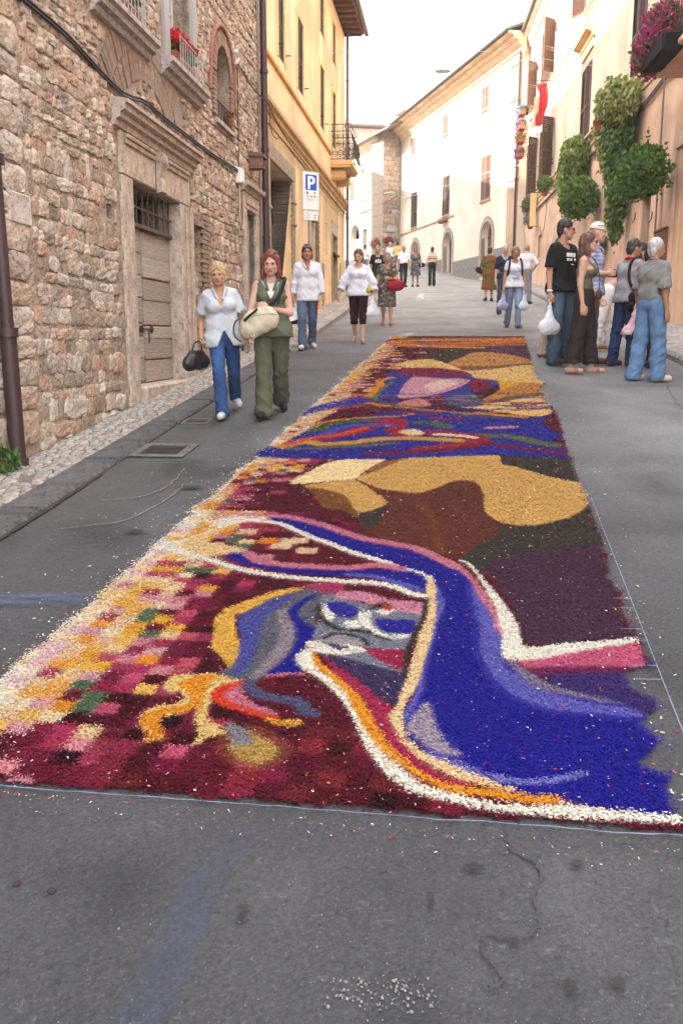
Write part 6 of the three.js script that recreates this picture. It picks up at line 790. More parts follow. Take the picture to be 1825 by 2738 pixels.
  area('#dcc89c', 0, [1.09,6.18, 1.21,6.25, 1.32,6.07, 1.22,5.96, 1.11,6.05]);
  band('#dcc89c', 0.1, [1.44,6.03, 1.63,6.00, 1.76,5.93]);
  band('#8a2a44', 0.12, [1.35,6.84, 1.60,6.83]);
  band('#7c2040', 0.12, [1.86,5.70, 2.16,5.53, 2.48,5.38]);
  band('#c88a94', 0.1, [1.89,6.38, 2.11,6.46]);
  band('#7c2040', 0.12, [0.93,5.19, 1.38,5.33, 1.81,5.59]);
  band('#5a5ca8', 0.12, [0.42,5.95, 0.61,6.38, 0.98,6.41]);
  band('#454494', 0.12, [0.82,7.03, 1.14,7.14, 1.47,7.00, 2.10,6.85]);
  band('#7a2440', 0.3, [0.16,14.75, 0.54,14.97, 1.08,15.15, 1.79,15.25, 2.50,15.40]);
  band('#8a8a44', 0.1, [0.22,14.13, 0.59,14.33, 1.11,14.51, 1.79,14.61, 2.48,14.75]);
  band('#dc963c', 0.2, [0.20,14.36, 0.57,14.57, 1.10,14.74, 1.79,14.84, 2.49,14.99]);
  band('#a8504c', 0.12, [0.26,13.77, 0.62,13.96, 1.14,13.91, 1.80,13.97, 2.46,14.14]);
  band('#c8923c', 0.12, [0.28,13.55, 0.63,13.75, 1.15,13.70, 1.80,13.76, 2.45,13.93]);
  band('#d8963c', 0.2, [0.25,13.91, 0.59,13.78, 0.91,13.51, 1.70,13.41]);
  band('#7a80a0', 0.1, [0.62,14.41, 0.78,13.79, 1.01,13.66]);
  // streaks of mixed petals in the far, swirling part
  for (let i = 0; i < 34; i++) { const s0 = 7.0 + 1.6 * r(), t0 = 0.2 + 2.0 * r(), L = 0.25 + 0.5 * r(); c.globalAlpha = 0.75; band(pick(['#363690', '#4a4ca0', '#a02a44', '#7c2040', '#c8923c', '#586a40', '#c88a94', '#363690', '#464a9e', '#56172e']), 0.03 + 0.05 * r(), [t0, s0, t0 + L * 0.5, s0 + 0.25 * (r() - 0.4), t0 + L, s0 + 0.2 * (r() - 0.3)]); }
  for (let i = 0; i < 18; i++) { const s0 = 14.1 + 1.3 * r(), t0 = 0.1 + 1.6 * r(), L = 0.4 + 0.6 * r(); band(pick(['#c8772c', '#dc963c', '#8a8a44', '#7a2440', '#a8504c', '#6a4a80', '#d8a640']), 0.05 + 0.06 * r(), [t0, s0, t0 + L * 0.5, s0 + 0.3 * (r() - 0.5), t0 + L, s0 + 0.3 * (r() - 0.5)]); }
  c.globalAlpha = 1;
  const px = c.getImageData(0, 0, W, H).data, lin = (v) => Math.pow(v / 255, 2.65);
  const sample = (t, s) => { const x = clamp(Math.round(X(t)), 0, W - 1), y = clamp(Math.round(Y(s)), 0, H - 1), o = (y * W + x) * 4; return [px[o], px[o + 1], px[o + 2]]; };
  // ragged outline: straight chalk line on the left and front, torn edge on the right
  const NOTCH = [[0.36, 2.5], [0.5, 2.44], [0.62, 2.44], [0.68, 2.47], [0.75, 2.38], [0.9, 2.47], [1.0, 2.42], [1.12, 2.50], [1.2, 2.5], [1.3, 2.42], [1.42, 2.44], [1.5, 2.54], [1.75, 2.53], [2.0, 2.5], [2.3, 2.52], [2.5, 2.5], [2.9, 2.53], [3.3, 2.53], [5.5, 2.52], [7.2, 2.55], [7.6, 2.53], [8.0, 2.46], [8.5, 2.5], [8.9, 2.42], [9.2, 2.52], [9.4, 2.55], [9.7, 2.46], [15.6, 2.5]];
  const right = (s) => { for (let i = 1; i < NOTCH.length; i++) if (s < NOTCH[i][0]) { const [a, b] = [NOTCH[i - 1], NOTCH[i]]; return lerp(a[1], b[1], clamp((s - a[0]) / (b[0] - a[0]), 0, 1)); } return 2.5; };
  const edge = (t, s) => Math.min(t - 0.03 - 0.05 * noise3(s * 3, 1, 1), right(s) + 0.025 * noise3(s * 9, 2, 1) - t, s - C0 - 0.022 - 0.026 * noise3(t * 7, 5, 1) - 0.022 * noise3(t * 23, 2, 4) - 0.018 * t, C1 - s);
  const root = thing('flower_carpet', 'long carpet of coloured flower petals laid as a picture up the middle of the street', 'flower carpet', [OX, gy(OX, OZ), OZ]);
  const base = new THREE.Vector3(OX, gy(OX, OZ), OZ);
  // bed of crushed petals underneath
  {
    const pos = [], colr = [], idx = [], nt = 110, ns = 620, ok = [];
    for (let j = 0; j <= ns; j++) for (let i = 0; i <= nt; i++) { const s = lerp(C0, C1, Math.pow(j / ns, 1.35)), t = lerp(-0.05, 2.6, i / nt), e = edge(t, s), [x, z] = toXZ(t, s), k = sample(t, s), n = 0.85 + 0.3 * noise3(t * 40, s * 40, 2); ok.push(e > 0); pos.push(x - base.x, gy(x, z) - base.y + 0.013 + 0.004 * noise3(t * 22, s * 22, 1), z - base.z); colr.push(lin(k[0]) * 0.72 * n, lin(k[1]) * 0.72 * n, lin(k[2]) * 0.72 * n); }
    for (let j = 0; j < ns; j++) for (let i = 0; i < nt; i++) { const a = j * (nt + 1) + i, b = a + 1, d = a + nt + 1, e = d + 1; if (ok[a] && ok[b] && ok[d] && ok[e]) idx.push(a, b, e, a, e, d); }
    const g = new THREE.BufferGeometry(); g.setAttribute('position', new THREE.Float32BufferAttribute(pos, 3)); g.setAttribute('color', new THREE.Float32BufferAttribute(colr, 3)); g.setIndex(idx); g.computeVertexNormals();
    mesh('petal_bed', g, mat([1, 1, 1], { vertexColors: true, roughness: 1 }), root);
  }
  // the petals themselves, one part per colour family
  const petal = (() => { const g = new THREE.BufferGeometry(); g.setAttribute('position', new THREE.Float32BufferAttribute([-0.5, 0, -0.35, 0.5, 0.1, -0.3, 0.42, 0, 0.35, -0.45, 0.12, 0.32], 3)); g.setIndex([0, 2, 1, 0, 3, 2]); g.computeVertexNormals(); return g; })();
  const fam = { crimson_petals: [], pink_petals: [], white_petals: [], yellow_petals: [], blue_petals: [], grey_brown_petals: [] }, hsl = {}, tmp = new THREE.Color();
  const family = (k) => { tmp.setRGB(k[0] / 255, k[1] / 255, k[2] / 255).getHSL(hsl); const h = hsl.h * 360; if (h > 215 && h < 285 && hsl.s > 0.18) return 'blue_petals'; if (hsl.l > 0.74) return 'white_petals'; if (hsl.s < 0.2 || (h > 8 && h < 33 && hsl.l < 0.45)) return 'grey_brown_petals'; if (h >= 24 && h < 75) return 'yellow_petals'; return hsl.l > 0.42 ? 'pink_petals' : 'crimson_petals'; };
  const put = (t, s, size, k, lift) => {
    const [x, z] = toXZ(t, s), f = 0.62 + 0.42 * r(), w = 0.86;
    const o = { p: [x - base.x, gy(x, z) - base.y + lift, z - base.z], r: [0.5 * (r() - 0.5) + 0.09, r() * 6.283, 0.5 * (r() - 0.5)], s: [size * (0.55 + 1.0 * r() * (r() < 0.12 ? 1.5 : 1)), size * 0.8, size * (0.4 + 0.6 * r())], c: new THREE.Color(lin(k[0]) * f * w, lin(k[1]) * f * w, lin(k[2]) * f * w) };
    fam[family(k)].push(o);
  };
  const CONF = [[226, 220, 208], [222, 214, 200], [200, 120, 140], [214, 160, 60], [200, 50, 40], [60, 58, 140], [150, 60, 90]];
  const lay = (s0, s1, n, size) => { for (let i = 0; i < n; i++) { const s = lerp(s0, s1, r()), t = -0.06 + 2.66 * r(), e = edge(t, s); if (e < 0 && r() > Math.exp(e * 70) * 0.3) continue; const soft = t < 0.55 ? 0.024 : s < 0.85 ? 0.016 : 0.008; let k = sample(t + (r() - 0.5) * soft * 1.6, s + (r() - 0.5) * soft * 1.6); const stray = r(); if (stray < 0.012) k = CONF[Math.floor(r() * CONF.length)]; else if (t < 0.34 && stray < 0.15 && e < 0.34) k = stray < 0.05 ? [226, 214, 190] : sample(t + 0.16 * (r() - 0.5), s + 0.16 * (r() - 0.5)); put(t, s, size, k, 0.016 + 0.006 * r()); } };
  lay(C0, 1.6, 130000, 0.0085); lay(1.6, 3.2, 90000, 0.010); lay(3.2, 6, 95000, 0.0125); lay(6, 10, 75000, 0.017); lay(10, C1, 52000, 0.024);
  // loose petals scattered over the road beside it
  for (let i = 0; i < 800; i++) { const s = 0.5 + 14.5 * Math.pow(r(), 1.3), q = -Math.log(1 - 0.95 * r()) * 0.22, t = r() < 0.72 ? -q : right(s) + q * 0.4; put(t, s, 0.007 + 0.006 * r(), r() < 0.75 ? [226, 218, 204] : CONF[Math.floor(r() * CONF.length)], 0.014); }
  for (let i = 0; i < 260; i++) put(2.6 * r(), C0 - 0.02 - 0.12 * Math.pow(r(), 2), 0.006, CONF[Math.floor(r() * CONF.length)], 0.014);
  const pm = mat([1, 1, 1], { roughness: 0.85, side: THREE.DoubleSide });
  for (const [name, list] of Object.entries(fam)) if (list.length) copies(name, petal, pm, list, root);
  // chalk lines that set out the carpet
  const ch = [], chalkLine = (pts, w) => ch.push(ribbon(pts.map(([t, s]) => toXZ(t, s)), w, 0.020)); const fr = [], rt = []; for (let i = 0; i <= 60; i++) { const t = lerp(-0.05, 2.62, i / 60); fr.push([t, C0 - 0.012 + 0.018 * t + 0.010 * noise3(t * 6, 1, 1) + 0.006 * noise3(t * 19, 3, 1)]); } for (let i = 0; i <= 60; i++) rt.push([2.56 + 0.006 * noise3(i, 2, 1), lerp(C0, 4, i / 60)]);
  chalkLine(fr, fr.map((_, i) => 0.003 + 0.007 * Math.abs(noise3(i * 0.4, 7, 2)))); chalkLine(rt, 0.004); for (let i = 0; i < 9; i++) { const s = 1.35 + 0.12 * i; if (i % 3 < 2) chalkLine([[2.46, s], [2.56, s + 0.01]], 0.006); }
  tag(mesh('chalk_lines', mergeGeometries(ch), mat([0.26, 0.30, 0.42], { transparent: true, alphaMap: tex(128, (u, v) => clamp(oct(u, v, 16, 4, 0.8) * 2.2 - 0.55, 0, 1), false, 0.3) })), 'pale blue chalk lines along the front and right edges of the flower carpet', 'chalk line');
}

// ---------------------------------------------------------------- people
class Field {                                     // a distance field on a grid, meshed by surface nets
  constructor(min, max, cell) { this.o = min; this.c = cell; this.n = [0, 1, 2].map((k) => Math.ceil((max[k] - min[k]) / cell) + 1); this.d = new Float32Array(this.n[0] * this.n[1] * this.n[2]).fill(0.5); }
  each(lo, hi, fn) { const { o, c, n, d } = this, a = [0, 1, 2].map((k) => clamp(Math.floor((lo[k] - o[k]) / c), 0, n[k] - 1)), b = [0, 1, 2].map((k) => clamp(Math.ceil((hi[k] - o[k]) / c), 0, n[k] - 1)); for (let z = a[2]; z <= b[2]; z++) for (let y = a[1]; y <= b[1]; y++) { let i = (z * n[1] + y) * n[0] + a[0]; for (let x = a[0]; x <= b[0]; x++, i++) d[i] = fn(o[0] + x * c, o[1] + y * c, o[2] + z * c, d[i]); } }
  cap(A, B, ra, rb = ra, k = 0.02, fz = 1) { const m = Math.max(ra, rb) * Math.max(1, fz) + k + this.c * 2, dx = B[0] - A[0], dy = B[1] - A[1], dz = B[2] - A[2], L = dx * dx + dy * dy + dz * dz || 1e-9; this.each([0, 1, 2].map((i) => Math.min(A[i], B[i]) - m), [0, 1, 2].map((i) => Math.max(A[i], B[i]) + m), (x, y, z, d) => { const px = x - A[0], py = y - A[1], pz = z - A[2], t = clamp((px * dx + py * dy + pz * dz) / L, 0, 1), qx = px - t * dx, qy = py - t * dy, qz = (pz - t * dz) / fz, e = Math.sqrt(qx * qx + qy * qy + qz * qz) - (ra + (rb - ra) * t); const h = Math.max(k - Math.abs(d - e), 0) / k; return Math.min(d, e) - h * h * k * 0.25; }); return this; }
  ell(C, R, k = 0.02, sub = false) { const m = k + this.c * 2, rm = Math.min(...R); this.each(C.map((v, i) => v - R[i] - m), C.map((v, i) => v + R[i] + m), (x, y, z, d) => { const a = (x - C[0]) / R[0], b = (y - C[1]) / R[1], e = (z - C[2]) / R[2], q = Math.sqrt(a * a + b * b + e * e), s = (q - 1) * rm; if (sub) { const h = Math.max(k - Math.abs(d + s), 0) / k; return Math.max(d, -s) + h * h * k * 0.25; } const h = Math.max(k - Math.abs(d - s), 0) / k; return Math.min(d, s) - h * h * k * 0.25; }); return this; }
  post(fn) { const { o, c, n, d } = this; let i = 0; for (let z = 0; z < n[2]; z++) for (let y = 0; y < n[1]; y++) for (let x = 0; x < n[0]; x++, i++) if (d[i] < 0.06) d[i] = fn(o[0] + x * c, o[1] + y * c, o[2] + z * c, d[i]); return this; }
  mesh() {
    const { o, c, n, d } = this, [nx, ny, nz] = n, id = new Int32Array(nx * ny * nz).fill(-1), pos = [], idx = [], v = new Float32Array(8), off = [0, 1, nx, nx + 1, nx * ny, nx * ny + 1, nx * ny + nx, nx * ny + nx + 1];
    const E = [0, 1, 2, 3, 4, 5, 6, 7, 0, 2, 1, 3, 4, 6, 5, 7, 0, 4, 1, 5, 2, 6, 3, 7];
    for (let z = 0; z < nz - 1; z++) for (let y = 0; y < ny - 1; y++) for (let x = 0; x < nx - 1; x++) {
      const i = (z * ny + y) * nx + x; let m = 0; for (let k = 0; k < 8; k++) { v[k] = d[i + off[k]]; if (v[k] < 0) m |= 1 << k; }
      if (m === 0 || m === 255) continue; let sx = 0, sy = 0, sz = 0, q = 0;
      for (let e = 0; e < 24; e += 2) { const a = E[e], b = E[e + 1]; if ((v[a] < 0) === (v[b] < 0)) continue; const t = v[a] / (v[a] - v[b]); sx += (a & 1) + ((b & 1) - (a & 1)) * t; sy += ((a >> 1) & 1) + (((b >> 1) & 1) - ((a >> 1) & 1)) * t; sz += (a >> 2) + ((b >> 2) - (a >> 2)) * t; q++; }
      id[i] = pos.length / 3; pos.push(o[0] + (x + sx / q) * c, o[1] + (y + sy / q) * c, o[2] + (z + sz / q) * c);
    }
    const quad = (a, b, e, f, flip) => { if (a < 0 || b < 0 || e < 0 || f < 0) return; flip ? idx.push(a, e, b, a, f, e) : idx.push(a, b, e, a, e, f); };
    for (let z = 1; z < nz - 1; z++) for (let y = 1; y < ny - 1; y++) for (let x = 1; x < nx - 1; x++) {
      const i = (z * ny + y) * nx + x, s = d[i] < 0;
      if (s !== d[i + 1] < 0) quad(id[i - nx - nx * ny], id[i - nx * ny], id[i], id[i - nx], !s);
      if (s !== d[i + nx] < 0) quad(id[i - 1 - nx * ny], id[i - 1], id[i], id[i - nx * ny], !s);
      if (s !== d[i + nx * ny] < 0) quad(id[i - 1 - nx], id[i - nx], id[i], id[i - 1], !s);
    }
    const g = new THREE.BufferGeometry(); g.setAttribute('position', new THREE.Float32BufferAttribute(pos, 3)); g.setIndex(idx); g.computeVertexNormals();
    const uv = new Float32Array(pos.length / 3 * 2); for (let i = 0; i < uv.length / 2; i++) { uv[2 * i] = pos[3 * i] + 0.7 * pos[3 * i + 2]; uv[2 * i + 1] = pos[3 * i + 1]; } g.setAttribute('uv', new THREE.BufferAttribute(uv, 2));
    return g;
  }
}
function paintVerts(g, fn) { const p = g.attributes.position, c = new Float32Array(p.count * 3); for (let i = 0; i < p.count; i++) { const q = fn(p.getX(i), p.getY(i), p.getZ(i)); c[3 * i] = q[0]; c[3 * i + 1] = q[1]; c[3 * i + 2] = q[2]; } g.setAttribute('color', new THREE.BufferAttribute(c, 3)); return g; }
const V3 = (p) => new THREE.Vector3(...p), dist = (x, y, z, p) => Math.hypot(x - p[0], y - p[1], z - p[2]);
// heads: origin near the ear line, the face towards +z, about 23 cm from chin to crown
const headCache = {};
function headGeo(sex, cell) {
  return headCache[sex + cell] ??= (() => {
    const f = sex === 'f' ? 1 : 0, F = new Field([-0.11, -0.17, -0.13], [0.11, 0.15, 0.15], cell);
    F.ell([0, 0.038, -0.012], [0.071, 0.088, 0.090], 0.02).ell([0, -0.02, 0.025], [0.060, 0.080, 0.064], 0.03).ell([0, -0.068, 0.036], [0.044 - 0.003 * f, 0.036, 0.046], 0.03).ell([0, -0.093, 0.062], [0.018, 0.014, 0.016], 0.02);
    for (const s of [-1, 1]) F.cap([s * 0.058, -0.01, 0.0], [s * 0.045, -0.065, 0.03], 0.02, 0.017, 0.03).ell([s * 0.038, -0.022, 0.066], [0.02, 0.018, 0.016], 0.02).ell([s * 0.074, 0.0, -0.008], [0.009, 0.028, 0.018], 0.008);
    for (const s of [-1, 1]) F.ell([s * 0.031, 0.012, 0.096], [0.021, 0.013, 0.018], 0.012, true).cap([s * 0.012, 0.029, 0.091], [s * 0.05, 0.028, 0.072], 0.008 - 0.002 * f, 0.007, 0.014);
    for (const s of [-1, 1]) F.ell([s * 0.031, 0.010, 0.076], [0.0135, 0.0115, 0.0135], 0.003).cap([s * 0.016, 0.018, 0.089], [s * 0.046, 0.017, 0.080], 0.004, 0.004, 0.004);
    F.cap([0, 0.022, 0.088], [0, -0.022, 0.110], 0.0085, 0.0125, 0.012).ell([0, -0.026, 0.100], [0.018, 0.010, 0.014], 0.01).cap([-0.020, -0.052, 0.083], [0.020, -0.052, 0.083], 0.0085, 0.0085, 0.010).cap([-0.016, -0.063, 0.081], [0.016, -0.063, 0.081], 0.0085, 0.0085, 0.010);
    F.cap([0, -0.06, -0.02], [0, -0.16, -0.035], 0.048 - 0.005 * f, 0.052 - 0.005 * f, 0.03);
    return F.mesh();
  })();
}
function faceColour(skin, hair, sex) {
  return (x, y, z) => {
    const n = 1 + 0.08 * noise3(x * 30, y * 30, z * 30); let c = skin.map((v, i) => v * n * (i ? 1 : 1.0)); const mix = (q, t) => { c = c.map((v, i) => lerp(v, q[i], t)); }, ax = Math.abs(x);
    if (z > 0.03) {
      mix([skin[0] * 0.95, skin[1] * 0.66, skin[2] * 0.6], 0.55 * sstep(0.03, 0.008, dist(ax, y, z, [0.042, -0.028, 0.075]))); mix([skin[0] * 0.9, skin[1] * 0.6, skin[2] * 0.55], 0.4 * sstep(0.02, 0.005, dist(x, y, z, [0, -0.024, 0.112])));
      if (z > 0.07 && Math.abs(y + 0.057) < 0.011 && ax < 0.023) mix([skin[0] * 0.72, skin[1] * 0.36, skin[2] * 0.36], 0.85); if (z > 0.07 && Math.abs(y + 0.057) < 0.0022 && ax < 0.021) mix([0.08, 0.03, 0.03], 0.7);
      if (Math.abs(y - 0.030) < 0.006 && ax > 0.013 && ax < 0.05) mix(hair.map((v) => v * 0.7 + 0.01), sex === 'f' ? 0.6 : 0.8);
      if (Math.abs(y - 0.011) < 0.009 && Math.abs(ax - 0.031) < 0.015) { mix([0.45, 0.38, 0.34], 0.35); if (Math.abs(ax - 0.031) < 0.0065) mix([0.03, 0.02, 0.015], 0.95); if (y > 0.016) mix([0.05, 0.03, 0.025], 0.75); if (y < 0.006) mix(skin, 0.6); } else mix(skin.map((v) => v * 0.6), 0.5 * sstep(0.022, 0.012, dist(ax, y, 0, [0.031, 0.012, 0])));
    }
    return c;
  };
}
// hands: wrist at the origin, fingers down, thumb towards +z, palm towards -x
const handCache = {};
function handGeo(curl, cell) {
  return handCache[curl + ',' + cell] ??= (() => {
    const F = new Field([-0.10, -0.21, -0.07], [0.05, 0.035, 0.10], cell), zs = [0.030, 0.010, -0.010, -0.029], len = [0.074, 0.082, 0.076, 0.060];
    F.cap([0, 0.03, 0], [0, -0.015, 0], 0.025, 0.024, 0.015, 1.0);
    zs.forEach((z, i) => { F.cap([0, -0.012, z * 0.55], [0, -0.085, z], 0.0145, 0.0115, 0.014); let p = [0, -0.086, z], a = curl * 0.55; const seg = [0.45, 0.32, 0.23]; for (let k = 0; k < 3; k++) { const L = len[i] * seg[k], q = [p[0] - Math.sin(a) * L, p[1] - Math.cos(a) * L, p[2] + z * 0.05 * (1 - Math.min(1, curl))]; F.cap(p, q, 0.0092 - 0.0011 * k, 0.0082 - 0.0011 * k, 0.004); p = q; a += curl * (1 + 0.06 * i); } });
    const t1 = [-0.008, -0.055, 0.050], t2 = [-0.014 - 0.02 * Math.min(1, curl), -0.085, 0.056 - 0.018 * Math.min(1.2, curl)], t3 = [-0.022 - 0.022 * Math.min(1.2, curl), -0.108, 0.054 - 0.03 * Math.min(1.2, curl)]; F.cap([0, -0.018, 0.016], t1, 0.015, 0.0115, 0.012).cap(t1, t2, 0.0105, 0.0092, 0.006).cap(t2, t3, 0.0092, 0.0075, 0.004);
    return F.mesh();
  })();
}
function makeHair(style, cell) {
  const F = new Field([-0.17, -0.42, -0.20], [0.17, 0.18, 0.15], cell); let keep = -0.035;
  if (style === 'rim') { F.ell([0, 0.028, -0.02], [0.078, 0.06, 0.092], 0.02); F.post((x, y, z, d) => Math.max(d, z - 0.02, y - 0.055 - 0.2 * z, -y - 0.03)); return F.mesh(); }
  const puff = style === 'bob' ? 0.014 : style === 'short' ? 0.006 : 0.009;
  F.ell([0, 0.046, -0.018], [0.074 + puff, 0.092 + puff, 0.092 + puff], 0.02); if (style === 'short') { F.cap([-0.03, -0.02, -0.07], [-0.028, -0.075, -0.052], 0.034, 0.03, 0.03).cap([0.03, -0.02, -0.07], [0.028, -0.075, -0.052], 0.034, 0.03, 0.03); keep = -0.09; }
  if (style === 'medium') { for (const s of [-1, 1]) F.cap([s * 0.066, 0.04, -0.02], [s * 0.072, -0.075, -0.02], 0.022, 0.022, 0.03); F.cap([-0.04, 0, -0.075], [-0.035, -0.1, -0.06], 0.04, 0.028, 0.03).cap([0.04, 0, -0.075], [0.035, -0.1, -0.06], 0.04, 0.028, 0.03); keep = -0.12; }
  if (style === 'bob') { for (const s of [-1, 1]) F.cap([s * 0.07, 0.05, 0.0], [s * 0.076, -0.055, 0.012], 0.028, 0.020, 0.03); F.cap([-0.04, 0.0, -0.07], [-0.04, -0.06, -0.065], 0.045, 0.035, 0.03).cap([0.04, 0.0, -0.07], [0.04, -0.06, -0.065], 0.045, 0.035, 0.03); keep = -0.1; }
  if (style === 'long') { for (const s of [-1, 1]) F.cap([s * 0.07, 0.05, 0.0], [s * 0.088, -0.10, 0.022], 0.028, 0.024, 0.03).cap([s * 0.085, -0.08, 0.005], [s * 0.092, -0.20, 0.03], 0.028, 0.014, 0.03).cap([s * 0.04, 0.0, -0.07], [s * 0.05, -0.22, -0.055], 0.045, 0.03, 0.04); keep = -0.3; }
  if (style === 'verylong') { for (const s of [-1, 1]) F.cap([s * 0.07, 0.05, -0.01], [s * 0.086, -0.12, -0.01], 0.026, 0.028, 0.03).cap([s * 0.04, 0.0, -0.075], [s * 0.05, -0.33, -0.10], 0.045, 0.03, 0.05); F.cap([0, -0.1, -0.09], [0, -0.36, -0.12], 0.05, 0.03, 0.04); keep = -0.42; }
  if (style === 'tail') { F.cap([0, 0.03, -0.10], [0, -0.02, -0.15], 0.03, 0.03, 0.02).cap([0, -0.02, -0.15], [0, -0.18, -0.14], 0.03, 0.012, 0.02); keep = -0.2; }
  const face = style === 'short' ? [0.064, 0.108, 0.092] : [0.055, 0.106, 0.088];
  F.post((x, y, z, d) => { const a = x / face[0], b = (y + 0.025) / face[1], c2 = (z - 0.095) / face[2], q = (Math.sqrt(a * a + b * b + c2 * c2) - 1) * 0.06; let e = d + 0.010 * noise3(x * 48, y * 14, z * 48) + 0.006 * noise3(x * 110, y * 26, z * 110); e = Math.max(e, -q, keep - y); if (style === 'short') e = Math.max(e, (z < -0.055 ? -0.088 : -0.05) - y, z > -0.03 ? 0.0 - y : -1); return e; });
  return F.mesh();
}
const SKIN = { fair: [0.50, 0.30, 0.22], mid: [0.44, 0.25, 0.165], tan: [0.37, 0.195, 0.12] };
function clothMat(c, o = {}) { return mat(c, { map: T.weave, bumpMap: T.weaveBump, bumpScale: 0.0007, roughness: 0.9, ...o }); }
function person(o) {
  const f = o.sex === 'f', s = o.h / 1.70, fat = o.fat ?? 1, cell = o.cell ?? 0.014, near = cell < 0.016, skin = SKIN[o.skin ?? 'mid'], hairC = o.hair[1];
  const root = thing('person', o.label, 'person', [o.at[0], gy(o.at[0], o.at[1]) + (o.raise ?? 0.006), o.at[1]], (o.yaw ?? 0) * D2R); root.scale.setScalar(s); root.rotation.z = (o.roll ?? 0) * D2R;
  const lean = (o.lean ?? 0) * D2R, tw = (o.twist ?? 0) * D2R, cl = Math.cos(lean), sl = Math.sin(lean), ct = Math.cos(tw), st = Math.sin(tw);
  const up = ([x, y, z]) => { const X = x * ct + z * st, Z = -x * st + z * ct, k = clamp((y - 0.9) / 0.25, 0, 1), dy = y - 0.93; return [lerp(x, X, k), 0.93 + dy * (1 - k + k * cl) - Z * sl * k, lerp(z, Z * cl + dy * sl, k)]; };
  // legs
  const J = { hip: [], knee: [], ank: [], toe: [], sh: [], el: [], wr: [], hand: [] };
  [-1, 1].forEach((sd, i) => { const [a, b, c, foot = 0] = (o.legs?.[i] ?? [0, 2, 2]); const hip = [sd * 0.088, 0.90, 0], d1 = [sd * Math.sin(b * D2R), -Math.cos(a * D2R) * Math.cos(b * D2R), Math.sin(a * D2R)], kn = hip.map((v, k) => v + d1[k] * 0.415), a2 = (a - c) * D2R, d2 = [sd * Math.sin(b * D2R) * 0.5, -Math.cos(a2), Math.sin(a2)], an = kn.map((v, k) => v + d2[k] * 0.40); J.hip.push(hip); J.knee.push(kn); J.ank.push(an); const fp = foot * D2R; J.toe.push([an[0] + sd * 0.03, an[1] - 0.05 * Math.cos(fp) - 0.145 * Math.sin(fp), an[2] + 0.145 * Math.cos(fp)]); });
  const low = Math.min(J.ank[0][1] - 0.085, J.ank[1][1] - 0.085, J.toe[0][1] - 0.035, J.toe[1][1] - 0.035); const drop = low;   // stand on the ground
  for (const k of ['hip', 'knee', 'ank', 'toe']) J[k] = J[k].map((p) => [p[0], p[1] - drop, p[2]]);
  const upD = (p) => { const q = up(p); return [q[0], q[1] - drop, q[2]]; };
  const SW = (f ? 0.146 : 0.168) * lerp(1, fat, 0.4);
  [-1, 1].forEach((sd, i) => { const [a, b, c, inn = 0] = (o.arms?.[i] ?? [2, 8, 12]); const sh = upD([sd * SW, 1.362, -0.01]), la = lean * 0.5; const dir = (pitch, ab, tin) => { let v = [sd * Math.sin(ab * D2R), -Math.cos(pitch * D2R) * Math.cos(ab * D2R), Math.sin(pitch * D2R) * Math.cos(ab * D2R)]; const ya = -sd * tin * D2R; v = [v[0] * Math.cos(ya) + v[2] * Math.sin(ya), v[1], -v[0] * Math.sin(ya) + v[2] * Math.cos(ya)]; const y2 = v[1] * Math.cos(la) - v[2] * Math.sin(la), z2 = v[1] * Math.sin(la) * -1 * -1 + v[2] * Math.cos(la); return [v[0] * ct + z2 * st, y2, -v[0] * st + z2 * ct]; }; const u = dir(a, b, 0), w = dir(a + c, b * 0.6, inn), el = sh.map((v, k) => v + u[k] * 0.285), wr = el.map((v, k) => v + w[k] * 0.245); J.sh.push(sh); J.el.push(el); J.wr.push(wr); J.hand.push({ d: w, p: wr.map((v, k) => v + w[k] * 0.09) }); });
  const all = [...J.knee, ...J.ank, ...J.toe, ...J.el, ...J.wr, upD([0, 1.5, 0]), upD([SW, 1.4, 0]), upD([-SW, 1.4, 0]), [0.18 * fat, 0.9, 0.16 * fat], [-0.18 * fat, 0.9, -0.16 * fat]], pad = 0.13, lo = [0, 1, 2].map((k) => Math.min(...all.map((p) => p[k])) - pad), hi = [0, 1, 2].map((k) => Math.max(...all.map((p) => p[k])) + pad);
  const torso = (F, g, k = 0.06) => { const R = (r) => r * fat + g; F.cap(upD([-0.07, 0.93, -0.005]), upD([0.07, 0.93, -0.005]), R(f ? 0.104 : 0.098), undefined, k, 0.95).cap(upD([-0.05, 1.08, 0]), upD([0.05, 1.08, 0]), R(f ? 0.082 : 0.094), undefined, k, 0.95).cap(upD([-0.07, 1.25, 0]), upD([0.07, 1.25, 0]), R(f ? 0.092 : 0.104), undefined, k, 0.95).cap(upD([-SW + 0.05, 1.352, -0.012]), upD([SW - 0.05, 1.352, -0.012]), 0.05 + g * 0.8, undefined, k); for (const sd of [-1, 1]) F.cap(upD([sd * 0.03, 1.425, -0.022]), upD([sd * (SW - 0.02), 1.378, -0.012]), 0.032 + g * 0.6, 0.028 + g * 0.6, 0.04); if (f) for (const sd of [-1, 1]) F.ell(upD([sd * 0.066, 1.245, 0.078]), [0.058 + g * 0.8, 0.058 + g * 0.8, 0.052 + g], 0.04); if (o.belly) F.ell(upD([0, 1.06, 0.07]), [0.11 + g, 0.12 + g, 0.09 + g], 0.06); };
  const thick = lerp(1, fat, 0.7);
  // the body: one surface, finer grids for head and hands joined in
  const F = new Field(lo, hi, cell); torso(F, 0);
